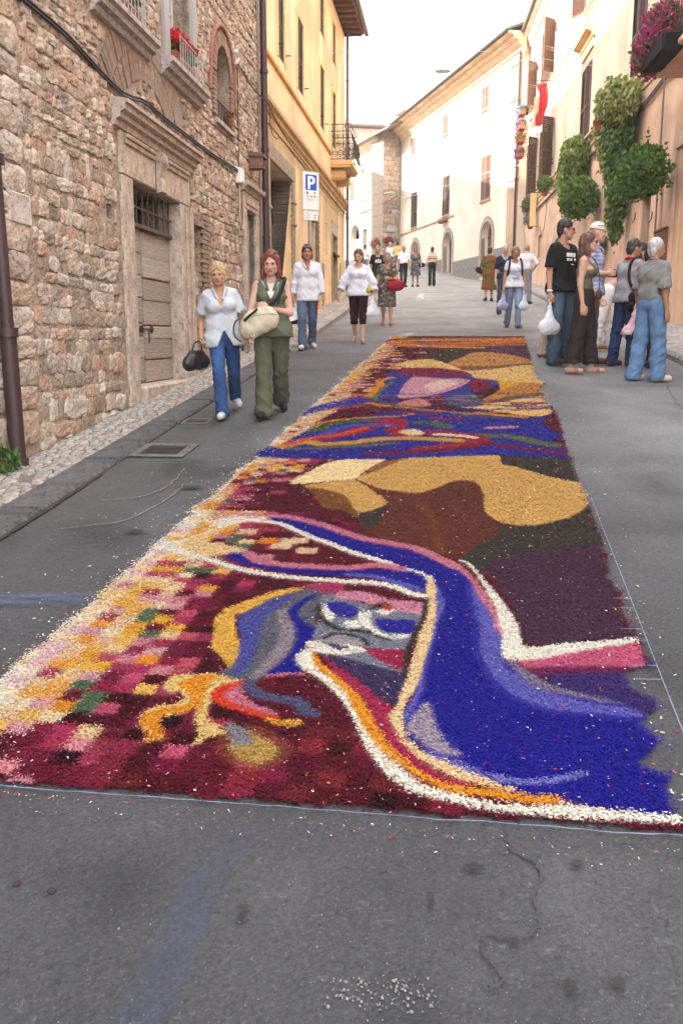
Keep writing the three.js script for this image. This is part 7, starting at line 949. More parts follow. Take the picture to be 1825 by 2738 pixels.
  for (const i of [0, 1]) { F.cap(J.hip[i], J.knee[i], 0.078 * thick, 0.054 * thick, 0.03).cap(J.knee[i], J.ank[i], 0.050 * thick, 0.034, 0.02).ell(J.knee[i].map((v, k) => lerp(v, J.ank[i][k], 0.32) - (k === 2 ? 0.018 : 0)), [0.045 * thick, 0.10, 0.045 * thick], 0.03).cap([J.ank[i][0], J.ank[i][1] - 0.045, J.ank[i][2] - 0.03], J.toe[i], 0.034, 0.026, 0.02); F.cap(J.sh[i], J.el[i], 0.046 * thick, 0.036 * thick, 0.03).cap(J.el[i], J.wr[i], 0.036 * thick, 0.0245, 0.015); }
  F.cap(upD([0, 1.39, -0.02]), upD([0, 1.48, 0.0]), 0.052 - (f ? 0.006 : 0), undefined, 0.03);
  const hp = upD([0, 1.575, 0.012 + 0.01]), hy = ((o.headYaw ?? 0) * D2R) + tw, hpitch = (o.headPitch ?? 0) * D2R, hm = new THREE.Matrix4().compose(V3(hp), new THREE.Quaternion().setFromEuler(new THREE.Euler(hpitch + lean * 0.4, hy, (o.headRoll ?? 0) * D2R, 'YXZ')), new THREE.Vector3(0.98, 0.99, 0.98));
  const parts = [paintVerts(F.mesh(), (x, y, z) => { const n = 1 + 0.07 * noise3(x * 9, y * 9, z * 9); return skin.map((v) => v * n); })];
  parts.push(paintVerts(headGeo(o.sex, near ? 0.0048 : 0.0085).clone(), faceColour(skin, hairC, o.sex)).applyMatrix4(hm));
  [-1, 1].forEach((sd, i) => { const g = handGeo(o.grip?.[i] ?? 0.45, near ? 0.0052 : 0.009).clone(); if (sd < 0) { g.scale(-1, 1, 1); const ix = g.index.array; for (let k = 0; k < ix.length; k += 3) { const t = ix[k]; ix[k] = ix[k + 1]; ix[k + 1] = t; } g.computeVertexNormals(); } const dn = V3(J.hand[i].d).negate().normalize(), fw = new THREE.Vector3(...(o.thumb?.[i] ?? [0, 0, 1])).applyAxisAngle(new THREE.Vector3(0, 1, 0), tw); if (Math.abs(fw.dot(dn)) > 0.85) fw.set(0, 1, 0); fw.addScaledVector(dn, -fw.dot(dn)).normalize(); const xa = new THREE.Vector3().crossVectors(dn, fw); g.applyMatrix4(new THREE.Matrix4().makeBasis(xa, dn, fw).scale(new THREE.Vector3(0.94, 0.94, 0.94)).setPosition(V3(J.wr[i]))); parts.push(paintVerts(g, (x, y, z) => skin.map((v) => v * (1 + 0.06 * noise3(x * 30, y * 30, z * 30))))); });
  mesh('body', mergeGeometries(parts.map((g) => { g.deleteAttribute('uv'); return g; })), mat([1, 1, 1], { vertexColors: true, roughness: 0.6 }), root);
  // hair or cap
  if (o.hair[0] !== 'none') { const hg = makeHair(o.hair[0], near ? 0.0065 : 0.011); mesh('hair', paintVerts(hg, (x, y, z) => { const n = 0.85 + 0.5 * noise3(x * 40, y * 9, z * 40) + 0.25 * noise3(x * 90, y * 20, z * 90); return hairC.map((v) => v * Math.max(0.4, n)); }).applyMatrix4(hm), mat([1, 1, 1], { vertexColors: true, roughness: 0.55 }), root); }
  if (o.cap) { const c = new Field([-0.12, 0, -0.14], [0.12, 0.17, 0.13], 0.007); c.ell([0, 0.045, -0.012], [0.083, 0.102, 0.104], 0.02).post((x, y, z, d) => Math.max(d + 0.002 * noise3(x * 40, y * 40, z * 40), 0.045 + 0.25 * (-z) * 0.4 - y)); mesh('bandana', c.mesh().applyMatrix4(hm), clothMat(o.cap), root); }
  if (o.shades) { const y0 = o.shades === 'up' ? 0.095 : 0.012, z0 = o.shades === 'up' ? 0.078 : 0.099, gl = []; for (const sd of [-1, 1]) gl.push(only(chamfer(0.048, 0.030, 0.006, 0.004).rotateX(o.shades === 'up' ? -0.7 : 0).translate(sd * 0.031, y0, z0)), only(rod([sd * 0.054, y0, z0 - 0.004], [sd * 0.083, y0 - 0.004, -0.01], 0.0028, 5))); gl.push(only(rod([-0.01, y0 + 0.004, z0], [0.01, y0 + 0.004, z0], 0.003, 5))); mesh('sunglasses', mergeGeometries(gl).applyMatrix4(hm), mat([0.03, 0.025, 0.025], { roughness: 0.12 }), root); }
  const wr = (amp, x, y, z, q) => amp * (0.7 * noise3(x * 6 + q, y * 10, z * 6) + 0.9 * (0.35 - Math.abs(noise3(x * 9 + y * 6 + q, y * 15 + x * 12, z * 9)) * 1.6));
  const seed = (o.at[0] * 37.7) % 11, worn = (c, denim) => (x, y, z) => { let k = 1 + 0.10 * noise3(x * 7 + seed, y * 7, z * 7) + 0.10 * noise3(x * 45, y * 22, z * 45); if (denim) k += 0.45 * sstep(0.02, 0.09, z) * sstep(0.22, 0.05, Math.abs(y - 0.68)) + 0.18 * noise3(x * 60, y * 9, z * 60) - 0.2 * sstep(0.012, 0.0, Math.abs(z + 0.005)) * sstep(0.06, 0.1, Math.abs(x)); return c.map((v) => v * k); }, colour = (g, pat, c, denim) => paintVerts(g, pat ?? worn(c, denim)), cm = () => clothMat([1, 1, 1], { vertexColors: true });
  // trousers or skirt
  const b = o.bottom, hemY = b.hem ?? 0.03;
  if (b.kind === 'trousers') {
    const G = new Field(lo, hi, cell), lg = b.loose ?? 0.014; G.cap(upD([-0.07, 0.93, -0.008]), upD([0.07, 0.93, -0.008]), (f ? 0.104 : 0.098) * fat + 0.011, undefined, 0.05, 0.97).cap(upD([-0.06, 1.0, -0.003]), upD([0.06, 1.0, -0.003]), (f ? 0.093 : 0.097) * fat + 0.008, undefined, 0.05, 0.97);
    for (const i of [0, 1]) { const end = J.ank[i].map((v, k) => v + (k === 1 ? -0.035 : 0)); G.cap(J.hip[i], J.knee[i], 0.080 * thick + lg, 0.056 * thick + lg, 0.022).cap(J.knee[i], end, 0.056 * thick + lg, (b.flare ?? 0.060) + lg * 0.4, 0.02); }
    const cut = b.hem ? (x, y) => b.hem - y : () => -1, top = 1.035 - drop; G.post((x, y, z, d) => Math.max(d + wr(0.014 * (0.4 + sstep(0.9, 0.3, y)), x, y, z, seed), cut(x, y), y - top - (lean ? 0.1 : 0), 0.012 - y));
    mesh('trousers', colour(G.mesh(), b.pattern, b.c, b.c && b.c[2] > b.c[0] * 1.5), cm(), root);
  } else if (b.kind === 'skirt') {
    const G = new Field([lo[0] - 0.1, lo[1], lo[2] - 0.1], [hi[0] + 0.1, hi[1], hi[2] + 0.1], cell), topY = 1.03, w0 = 0.155 * fat, w1 = b.wide ?? 0.24, kx = (J.ank[0][0] + J.ank[1][0]) / 2, kz = (J.knee[0][2] + J.knee[1][2]) / 2;
    G.each([-0.5, hemY - 0.1, -0.5], [0.5, topY + 0.05, 0.5], (x, y, z) => { const t = clamp((topY - drop - y) / (topY - drop - hemY), 0, 1), hipBulge = 0.03 * Math.sin(Math.min(1, t * 2.2) * Math.PI) * fat, cx = kx * t, cz = kz * t * 0.9, a = Math.atan2(x - cx, z - cz), R = lerp(w0, w1, t) + hipBulge + 0.016 * t * Math.sin(a * 9 + seed + 2 * Math.sin(a * 2)), q = Math.hypot(x - cx, (z - cz) / 0.76); return Math.max((q - R) * 0.8 + wr(0.006, x, y * 0.5, z, seed), hemY + (b.ragged ? 0.02 * noise3(a * 6, 1, 2) : 0) - y, y - topY + drop); });
    mesh('skirt', colour(G.mesh(), b.pattern, b.c), cm(), root);
  }
  // top
  const t = o.top, hem = (t.hem ?? 0.93) - drop, sleeve = t.sleeve ?? 0.5;
  {
    const G = new Field(lo, hi, cell), g = 0.010 + 0.6 * (t.loose ?? 0), tk = t.tk ?? 0; torso(G, g); if (hem < 0.9) G.cap([-0.075, 0.90 - drop, 0], [0.075, 0.90 - drop, 0], (f ? 0.108 : 0.10) * fat + g + 0.008, undefined, 0.05, 0.97).cap([-0.08, hem, 0], [0.08, hem, 0], (f ? 0.108 : 0.104) * fat + g + 0.012, undefined, 0.06, 0.97);
    if (t.loose) G.cap(upD([-0.06, 1.06, 0]), upD([0.06, 1.06, 0]), 0.098 * fat + g, undefined, 0.06, 0.97);
    const ends = []; for (const i of [0, 1]) { if (sleeve <= 0) continue; const a = Math.min(1, sleeve / 0.54), e = J.sh[i].map((v, k) => lerp(v, J.el[i][k], a)); G.cap(J.sh[i], e, 0.043 * thick + g * 0.8, 0.040 * thick + g + (t.flareS ?? 0.002), 0.025); if (sleeve > 0.54) { const q = (sleeve - 0.54) / 0.46, w = J.el[i].map((v, k) => lerp(v, J.wr[i][k], q)); G.cap(J.el[i], w, 0.038 * thick + g, 0.029 * thick + g + (t.flareS ?? 0), 0.02); ends.push([w, V3(J.wr[i]).sub(V3(J.el[i])).normalize()]); } else ends.push([e, V3(J.el[i]).sub(V3(J.sh[i])).normalize()]); }
    const nk = upD([0, 1.435, 0.0]), nf = upD([0, 1.405, 0.075]), inv = (x, y, z) => [x, y, z];
    const vN = upD([0, t.vLow ?? 1.27, 0.12]), fwd = [Math.sin(tw), 0, Math.cos(tw)];
    G.post((x, y, z, d) => {
      let e = d + wr(t.smooth ? 0.005 : 0.014, x, y, z, seed + 3);
      const rx = (x - nk[0]) * ct - (z - nk[2]) * st, rz = (x - nk[0]) * st + (z - nk[2]) * ct;
      if (t.neck === 'v' && rz > 0.0) e = Math.max(e, (y - vN[1] - Math.abs(rx) * 2.1) * 0.4 * (1));
      if (t.neck === 'round') e = Math.max(e, 0.082 - Math.hypot(rx, (y - nk[1]) * 1.0, rz - 0.045));
      if (t.neck === 'tank') e = Math.max(e, 0.112 - Math.hypot(rx * 0.95, (y - nk[1] + 0.0) * 1.0, rz - 0.05));
      if (sleeve <= 0) { const sx = Math.abs(rx) - (t.strap ?? 0.135); if (y > nk[1] - 0.17) e = Math.max(e, sx * 0.8); }
      for (const [q, u] of ends) { const ax = x - q[0], ay = y - q[1], az = z - q[2]; if (ax * ax + ay * ay + az * az < 0.014) { const v = ax * u.x + ay * u.y + az * u.z, rr = ax * ax + ay * ay + az * az - v * v; if (v > -0.03 && rr < 0.0050) e = Math.max(e, v - 0.004); } }
      if (t.open) e = Math.max(e, z > 0 ? (t.open - drop - y) * 0.5 - Math.abs(x - 0.01) : -1);
      return Math.max(e, hem + (t.wave ? 0.02 * Math.sin(Math.atan2(x, z) * 2) : 0) - y, y - nk[1] - 0.012 + (t.neck === 'tank' ? 0.02 : 0));
    });
    mesh(t.name ?? 'shirt', colour(G.mesh(), t.pattern, t.c), cm(), root);
    if (t.collar) { const cg = [], P = (p) => upD(p), vy = t.vLow ?? 1.27; for (const sd of [-1, 1]) cg.push(only(tube([P([0, 1.462, -0.062]), P([sd * 0.05, 1.458, -0.035]), P([sd * 0.066, 1.43, 0.02]), P([sd * 0.056, 1.395, 0.075]), P([sd * 0.03, lerp(1.36, vy, 0.35), 0.105])], 0.0145, 7, 20).scale(1, 1, 1))); mesh('collar', mergeGeometries(cg), clothMat(t.collar === true ? t.c : t.collar), root); }
    if (t.inner) { const I = new Field(lo, hi, cell); torso(I, 0.006); I.post((x, y, z, d) => Math.max(d, 1.1 - drop - y, (y - upD([0, 1.37, 0])[1] - Math.abs(x) * 1.4) * 0.6, y - nk[1])); mesh('undershirt', I.mesh(), clothMat(t.inner), root); }
    if (t.print) { // pale print on the chest, stitched on as small raised patches
      const pr = [], rr = rng(Math.floor(seed * 100) + 5); for (const [x, y, w, h] of t.print) { const ray = [x, y]; let z = 0.16; const q = upD([x, y, 0]); for (; z > 0; z -= 0.004) { const p2 = upD([x, y, z]); const ix = [0, 1, 2].map((k) => Math.round((p2[k] - G.o[k]) / G.c)); if (ix.some((v, k) => v < 0 || v >= G.n[k])) continue; if (G.d[(ix[2] * G.n[1] + ix[1]) * G.n[0] + ix[0]] < 0.004) break; } const c0 = upD([x, y, z + 0.008]); const pt = chamfer(w, h, 0.012, 0.003); pt.rotateY(Math.asin(clamp(x / 0.2, -1, 1)) + tw); pt.translate(...c0); pr.push(only(pt)); } mesh('chest_print', mergeGeometries(pr), mat(t.printC ?? [0.7, 0.7, 0.68], { roughness: 0.8 }), root); }
  }
  if (o.belt) { const G = new Field([-0.3, 0.9, -0.3], [0.3, 1.1, 0.3], 0.008); torso(G, 0.0185); G.post((x, y, z, d) => Math.max(d, 0.985 - drop - y, y - 1.022 + drop)); mesh('belt', G.mesh(), mat(o.belt, { roughness: 0.5 }), root); }
  // shoes
  const sc = o.shoes ?? [0.03, 0.025, 0.022];
  [0, 1].forEach((i) => { const a = J.ank[i], to = J.toe[i], G = new Field([a[0] - 0.12, Math.min(a[1], to[1]) - 0.16, a[2] - 0.17], [a[0] + 0.12, Math.max(a[1], to[1]) + 0.1, a[2] + 0.27], Math.min(cell, 0.011)), heel = [a[0], a[1] - 0.05, a[2] - 0.045], dx = to[0] - heel[0], dy = to[1] - heel[1], dz = to[2] - heel[2], tip = [heel[0] + dx * 1.12, heel[1] + dy * 1.12, heel[2] + dz * 1.12];
    const up2 = new THREE.Vector3(-dx, dz * 0 + 1, 0).normalize(), nrm = new THREE.Vector3(0, dz, -dy).normalize();
    if (o.sandals) { G.cap(heel, tip, 0.041, 0.038, 0.02); G.post((x, y, z, d) => { const hgt = (x - heel[0]) * 0 + (y - heel[1]) * nrm.y + (z - heel[2]) * nrm.z, along = ((y - heel[1]) * dy + (z - heel[2]) * dz) / (dy * dy + dz * dz); const sole = Math.max(d, hgt + 0.020), strap = Math.max(d - 0.004, -(0.02 - Math.abs(along - 0.72) * 0.2) * 1, Math.abs(along - 0.72) * 0.2 - 0.022); return Math.max(Math.min(sole, strap), -hgt - 0.035); }); }
    else { G.cap(heel, tip, 0.047, 0.040, 0.03).cap([a[0], a[1] - 0.01, a[2] - 0.01], [a[0], a[1] - 0.05, a[2]], 0.044, 0.046, 0.03); G.post((x, y, z, d) => Math.max(d, -((y - heel[1]) * nrm.y + (z - heel[2]) * nrm.z) - 0.035)); }
    mesh('shoe', G.mesh(), mat(sc, { roughness: 0.6 }), root); });
  root.updateMatrixWorld(true);
  return { root, J, s, up: upD, w: (p) => root.localToWorld(V3(p)), hand: (i) => root.localToWorld(V3(J.hand[i].p)) };
}
function bag(name, label, category, at, yaw, fn, c, cell = 0.011, parts, o = {}) { const t = thing(name, label, category, [at.x, at.y, at.z], yaw * D2R), F = new Field([-0.4, -0.45, -0.3], [0.4, 0.35, 0.3], cell); fn(F); mesh(o.body ?? 'bag', F.mesh(), o.m ?? clothMat(c), t); if (parts) for (const [n, g, m] of parts) mesh(n, g, m, t); return t; }
const wrinkle = (F, a, q) => F.post((x, y, z, d) => d + a * (noise3(x * 14 + q, y * 14, z * 14) + 0.6 * noise3(x * 30, y * 22, z * 30 + q)));
const BLUEJ = [0.055, 0.10, 0.20], BLACK = [0.018, 0.018, 0.02], WHITE = [0.72, 0.72, 0.74];
const floral = (a, b, c, sc = 16) => (x, y, z) => { const n = noise3(x * sc, y * sc, z * sc), m = noise3(x * sc * 1.7 + 9, y * sc * 1.7, z * sc * 1.7); return n > 0.22 ? b : m > 0.28 ? c : a; };
const plastic = (c) => new THREE.MeshPhysicalMaterial({ color: col(c), roughness: 0.35, transmission: 0.25, thickness: 0, side: THREE.DoubleSide });
const plasticBag = (label, at, c, k = 1, name = 'plastic_bag') => bag(name, label, 'plastic bag', at, 20, (F) => { F.cap([-0.06 * k, -0.30 * k, 0], [0.06 * k, -0.30 * k, 0], 0.085 * k, undefined, 0.05, 0.7).cap([0, -0.25 * k, 0], [0, -0.06 * k, 0], 0.09 * k, 0.025 * k, 0.06, 0.6).cap([0, -0.06 * k, 0], [0.01, 0.015, 0], 0.022 * k, 0.012, 0.02); wrinkle(F, 0.014, 3); }, c, 0.010, [['handles', merge([tube([[0.0, -0.04, 0], [-0.03, 0.01, 0.01], [0, 0.035, 0], [0.03, 0.01, -0.01], [0.0, -0.04, 0]], 0.006, 5, 16)]), plastic(c)]], { m: plastic(c) });
// ---- left side, walking down
{
  const p = person({ at: [-1.12, -9.2], h: 1.52, roll: 4, yaw: 8, sex: 'f', skin: 'mid', hair: ['bob', [0.42, 0.29, 0.15]], headYaw: -8, headPitch: 6, lean: 4, legs: [[15, 0, 3], [-22, -1, 26, 30]], arms: [[-24, 17, 62, 10], [-8, 15, 16]], grip: [1.2, 0.5], top: { c: [0.50, 0.53, 0.56], sleeve: 0.36, hem: 0.80, neck: 'v', vLow: 1.24, collar: true, loose: 0.022, flareS: 0.02, open: 0.98 }, bottom: { kind: 'trousers', c: [0.035, 0.075, 0.19], flare: 0.066 }, shoes: [0.5, 0.5, 0.48], label: 'blonde woman in a loose pale shirt and blue jeans, leftmost of the walkers' });
  const at = p.hand(0); bag('handbag', 'dark leather handbag on the arm of the blonde woman', 'handbag', new THREE.Vector3(at.x - 0.06, at.y - 0.03, at.z - 0.06), 60, (F) => { F.cap([-0.12, -0.16, 0], [0.11, -0.14, 0], 0.075, undefined, 0.05, 0.8).cap([-0.06, -0.07, 0], [0.06, -0.06, 0], 0.04, undefined, 0.06, 0.8); wrinkle(F, 0.008, 1); }, [0.022, 0.014, 0.018], 0.011, [['strap', merge([tube([[-0.1, -0.08, 0.02], [-0.05, 0.03, 0.02], [0.03, 0.05, 0.02], [0.08, -0.06, 0.02]], 0.008, 6)]), mat([0.02, 0.014, 0.016], { roughness: 0.5 })]], { m: mat([0.025, 0.016, 0.02], { roughness: 0.45 }) });
}
{
  const p = person({ at: [-0.69, -9.15], h: 1.62, yaw: 2, sex: 'f', skin: 'fair', hair: ['long', [0.17, 0.040, 0.020]], headYaw: -4, headPitch: 12, fat: 1.04, legs: [[13, 0, 3], [-18, -1, 24, 28]], arms: [[14, 13, 26, 14], [12, 9, 88, 66]], grip: [1.1, 0.5], thumb: [[0, 0, 1], [0, 1, 0]], top: { name: 'vest', c: [0.105, 0.120, 0.080], sleeve: 0, strap: 0.15, hem: 0.84, neck: 'v', vLow: 1.22, collar: true, inner: [0.62, 0.60, 0.55], loose: 0.006 }, bottom: { kind: 'trousers', c: [0.095, 0.105, 0.066], loose: 0.022, flare: 0.088 }, shoes: BLACK, label: 'red-haired woman in an olive sleeveless vest and trousers carrying a cream shoulder bag' });
  const c = p.w([-0.11, 0.965, 0.235]), T0 = (q) => p.w(q).sub(c).toArray();
  bag('shoulder_bag', 'large cream shoulder bag held in front of the red-haired woman', 'shoulder bag', c, 0, (F) => { F.cap([-0.10, -0.05, 0], [0.09, 0.03, 0], 0.105, 0.10, 0.04, 0.75).cap([-0.08, 0.05, 0], [0.06, 0.11, 0], 0.068, 0.055, 0.06, 0.8); wrinkle(F, 0.010, 5); }, [0.55, 0.49, 0.36], 0.010, [['strap', merge([tube([[0.05, 0.12, 0.02], T0([0.07, 1.22, 0.155]), T0([0.135, 1.37, 0.085]), T0([0.14, 1.42, 0.0]), T0([0.10, 1.38, -0.09])], 0.018, 6, 30)]), clothMat(BLACK)], ['side_strap', tube([[-0.14, 0.02, 0.06], [-0.10, 0.06, 0.095], [-0.06, 0.09, 0.095], [-0.02, 0.13, 0.06]], 0.013, 6), clothMat(BLACK)], ['seam', tube([[-0.2, 0.02, 0.05], [-0.08, 0.055, 0.098], [0.08, 0.085, 0.09], [0.18, 0.08, 0.04]], 0.004, 5), clothMat([0.3, 0.26, 0.18])], ['handle', tube([[-0.17, 0.06, 0.03], [-0.235, 0.0, 0.06], [-0.24, -0.12, 0.05], [-0.18, -0.18, 0.03]], 0.010, 6), clothMat([0.12, 0.09, 0.06])]]);
}
{
  const p = person({ at: [-0.57, -15.52], h: 1.70, yaw: 4, sex: 'm', skin: 'tan', hair: ['medium', [0.022, 0.015, 0.012]], shades: 'up', legs: [[9, 0, 4], [-12, 0, 20, 18]], arms: [[-4, 9, 14], [2, 12, 18]], top: { c: [0.66, 0.66, 0.69], sleeve: 0.86, hem: 0.80, neck: 'v', vLow: 1.26, collar: true, loose: 0.018 }, bottom: { kind: 'trousers', c: [0.085, 0.115, 0.18], flare: 0.062, loose: 0.018 }, shoes: [0.5, 0.5, 0.48], cell: 0.0155, label: 'dark-haired man in an untucked white shirt and jeans, sunglasses on his head' });
  const h = p.hand(0); const t = thing('papers', 'white papers held low by the man in the white shirt', 'papers', [h.x - 0.03, h.y - 0.12, h.z], 20 * D2R); mesh('sheet', bx(-0.12, 0.12, -0.16, 0.12, -0.006, 0.006, 0.003).rotateZ(0.25), mat([0.8, 0.8, 0.8]), t); mesh('folder', bx(-0.12, 0.10, -0.22, 0.08, -0.03, -0.012, 0.004).rotateZ(0.1), mat(BLACK), t);
}
{
  const p = person({ at: [0.30, -16.52], h: 1.62, yaw: -6, sex: 'f', skin: 'fair', hair: ['medium', [0.14, 0.085, 0.045]], headYaw: -10, headPitch: 16, fat: 1.10, legs: [[-12, 0, 20, 18], [9, 0, 4]], arms: [[6, 27, 12], [4, 22, 10]], top: { name: 'blouse', c: [0.66, 0.66, 0.71], sleeve: 0.80, hem: 0.86, neck: 'round', loose: 0.018, flareS: 0.030 }, bottom: { kind: 'trousers', c: [0.032, 0.011, 0.014], hem: 0.34, flare: 0.058, loose: 0.014 }, shoes: [0.42, 0.27, 0.18], sandals: true, cell: 0.0155, label: 'woman in a white blouse and dark cropped trousers with a yellow bag' });
  const c = p.w([0.235, 1.02, 0.02]); bag('shoulder_bag', 'small yellow shoulder bag under the arm of the woman in the white blouse', 'shoulder bag', c, 60, (F) => { F.cap([-0.09, -0.06, 0], [0.09, -0.04, 0], 0.06, undefined, 0.04, 0.6).cap([0, 0.03, 0], [0, 0.1, 0], 0.05, 0.02, 0.05, 0.6); }, [0.45, 0.36, 0.02], 0.012, [['strap', tube([[0, 0.1, 0], p.w([0.2, 1.25, 0.05]).sub(c).toArray().map((v, i) => v), p.w([0.15, 1.425, 0.02]).sub(c).toArray()].map((q, i) => (i ? new THREE.Vector3(...q).applyAxisAngle(new THREE.Vector3(0, 1, 0), -60 * D2R) : q)), 0.012, 6), clothMat([0.30, 0.24, 0.04])]]);
}
{
  const p = person({ at: [0.99, -20.27], h: 1.55, yaw: -4, sex: 'f', skin: 'mid', hair: ['bob', [0.30, 0.27, 0.24]], headPitch: 6, fat: 1.22, legs: [[-9, 0, 16, 14], [8, 0, 4]], arms: [[0, 14, 12], [6, 16, 84, 58]], grip: [1.2, 1.0], thumb: [[0, 0, 1], [0, 1, 0]], top: { name: 'dress_top', sleeve: 0.34, hem: 0.96, neck: 'v', vLow: 1.3, loose: 0.006, pattern: floral([0.105, 0.10, 0.075], [0.30, 0.27, 0.22], [0.05, 0.05, 0.04], 15) }, bottom: { kind: 'skirt', hem: 0.44, wide: 0.23, pattern: floral([0.105, 0.10, 0.075], [0.30, 0.27, 0.22], [0.05, 0.05, 0.04], 15) }, shoes: [0.40, 0.06, 0.05], sandals: true, cell: 0.017, label: 'grey-haired woman in a brown flowered dress with a red handbag and red sandals' });
  bag('handbag', 'round red handbag carried by the woman in the brown flowered dress', 'handbag', p.w([0.20, 0.93, 0.17]), 0, (F) => { F.cap([-0.07, -0.02, 0], [0.09, 0.0, 0], 0.12, 0.11, 0.04, 0.7); wrinkle(F, 0.008, 2); }, [0.28, 0.015, 0.03], 0.012, [['strap', tube([[-0.03, 0.1, 0.02], [-0.09, 0.3, 0.03], [-0.05, 0.48, 0.0], [0.02, 0.5, -0.08]], 0.012, 6), clothMat([0.22, 0.012, 0.02])]]);
  plasticBag('pale plastic bag hanging beside the flowered dress and the white blouse', p.hand(0).add(new THREE.Vector3(-0.05, -0.02, 0)), [0.75, 0.79, 0.84], 1.35);
}
// ---- the group further up
person({ at: [1.15, -30.0], h: 1.72, yaw: 10, sex: 'm', skin: 'mid', hair: ['short', [0.32, 0.26, 0.18]], legs: [[4, 2, 4], [-4, 2, 6]], top: { name: 't_shirt', c: BLACK, sleeve: 0.42, neck: 'round', hem: 0.88, loose: 0.012, print: [[-0.07, 1.22, 0.05, 0.10], [0, 1.23, 0.05, 0.12], [0.07, 1.22, 0.05, 0.10]] }, bottom: { kind: 'trousers', c: [0.03, 0.035, 0.05] }, cell: 0.02, label: 'man in a black t-shirt with a pale print, half hidden by the flowered dress' });
person({ at: [2.70, -40.69], h: 1.78, yaw: 12, sex: 'm', skin: 'tan', hair: ['rim', [0.05, 0.035, 0.03]], legs: [[8, 2, 4], [-8, 2, 10]], top: { c: [0.78, 0.78, 0.78], sleeve: 0.45, hem: 0.95, neck: 'v', vLow: 1.33, collar: true, loose: 0.01 }, bottom: { kind: 'trousers', c: [0.022, 0.022, 0.026] }, cell: 0.021, label: 'balding man in a short-sleeved white shirt and black trousers beside the grey dress' });
{
  const p = person({ at: [3.24, -41.01], h: 1.68, yaw: 0, sex: 'f', skin: 'tan', hair: ['bob', [0.12, 0.06, 0.035]], fat: 1.1, legs: [[4, 2, 4], [-4, 2, 8]], arms: [[2, 9, 20], [4, 12, 40]], top: { name: 'dress_top', sleeve: 0.3, hem: 0.96, neck: 'v', vLow: 1.3, pattern: floral([0.07, 0.075, 0.085], [0.20, 0.19, 0.2], [0.12, 0.12, 0.13], 12) }, bottom: { kind: 'skirt', hem: 0.5, wide: 0.23, pattern: floral([0.07, 0.075, 0.085], [0.20, 0.19, 0.2], [0.12, 0.12, 0.13], 12) }, shoes: BLACK, cell: 0.021, label: 'woman in a dark grey patterned dress with a black shoulder bag' });
  bag('shoulder_bag', 'black shoulder bag at the side of the woman in the dark grey dress', 'shoulder bag', p.w([0.26, 1.02, 0.05]), 20, (F) => { F.cap([-0.05, -0.08, 0], [0.07, -0.08, 0], 0.1, undefined, 0.04, 0.6); }, BLACK, 0.018, [['strap', tube([[0, 0.02, 0], [-0.08, 0.3, 0], [-0.14, 0.42, -0.02]], 0.014, 5), clothMat(BLACK)]]);
}
person({ at: [4.04, -41.74], h: 1.69, yaw: 182, sex: 'f', skin: 'tan', hair: ['short', [0.015, 0.012, 0.012]], legs: [[6, 1, 4], [-6, 1, 8]], arms: [[-22, 16, 30, -70], [-22, 16, 30, -70]], top: { name: 'striped_top', sleeve: 0.5, hem: 0.98, neck: 'round', pattern: (x, y) => (Math.sin(y * 52) > 0.2 ? [0.62, 0.36, 0.26] : Math.sin(y * 26 + 1) > 0 ? [0.10, 0.09, 0.10] : [0.66, 0.5, 0.4]) }, bottom: { kind: 'trousers', c: BLACK, flare: 0.07 }, cell: 0.021, label: 'dark-haired person seen from behind in striped top and black trousers' });
person({ at: [3.30, -55.5], h: 1.75, yaw: 170, sex: 'm', skin: 'tan', hair: ['short', [0.012, 0.01, 0.01]], top: { c: [0.68, 0.44, 0.16], sleeve: 0.42, hem: 0.9, neck: 'round' }, bottom: { kind: 'trousers', c: [0.2, 0.18, 0.15] }, cell: 0.026, label: 'man with black hair in a yellow shirt, far up by the stone pier' });
person({ at: [2.85, -55.0], h: 1.75, yaw: 20, sex: 'm', skin: 'mid', hair: ['short', [0.3, 0.26, 0.22]], top: { c: WHITE, sleeve: 0.42, hem: 0.9, neck: 'round' }, bottom: { kind: 'trousers', c: [0.09, 0.13, 0.2] }, cell: 0.026, label: 'person in a white shirt left of the yellow shirt, far up the street' });
person({ at: [1.35, -53.6], h: 1.74, yaw: 150, sex: 'm', skin: 'mid', hair: ['short', [0.04, 0.03, 0.025]], top: { c: [0.72, 0.68, 0.68], sleeve: 0.42, hem: 0.9, neck: 'round' }, bottom: { kind: 'trousers', c: [0.2, 0.2, 0.22] }, cell: 0.026, label: 'man in a pale t-shirt nearest the arched door of the cream house' });
// ---- right side, walking
{
  const p = person({ at: [4.61, -29.18], h: 1.64, yaw: 176, sex: 'f', skin: 'mid', hair: ['short', [0.025, 0.015, 0.012]], fat: 1.16, legs: [[5, 1, 4], [-5, 1, 8]], arms: [[4, 12, 40], [4, 12, 30]], top: { name: 'dress_top', sleeve: 0.5, hem: 0.96, neck: 'round', loose: 0.012, flareS: 0.02, pattern: floral([0.11, 0.105, 0.03], [0.36, 0.05, 0.025], [0.04, 0.04, 0.02], 8) }, bottom: { kind: 'skirt', hem: 0.36, wide: 0.25, pattern: floral([0.11, 0.105, 0.03], [0.38, 0.045, 0.025], [0.16, 0.07, 0.03], 7) }, shoes: BLACK, cell: 0.018, label: 'woman seen from behind in a long green and red patterned dress' });
  bag('shoulder_bag', 'black bag at the left side of the woman in the green and red dress', 'shoulder bag', p.w([0.30, 1.0, 0.1]), 0, (F) => { F.cap([-0.05, 0, 0], [0.05, -0.05, 0], 0.09, undefined, 0.04, 0.7); }, BLACK, 0.016, [['strap', tube([[0.0, 0.08, 0], [0.08, 0.3, 0.02], [0.12, 0.42, 0.05]], 0.012, 5), clothMat(BLACK)]]);
}
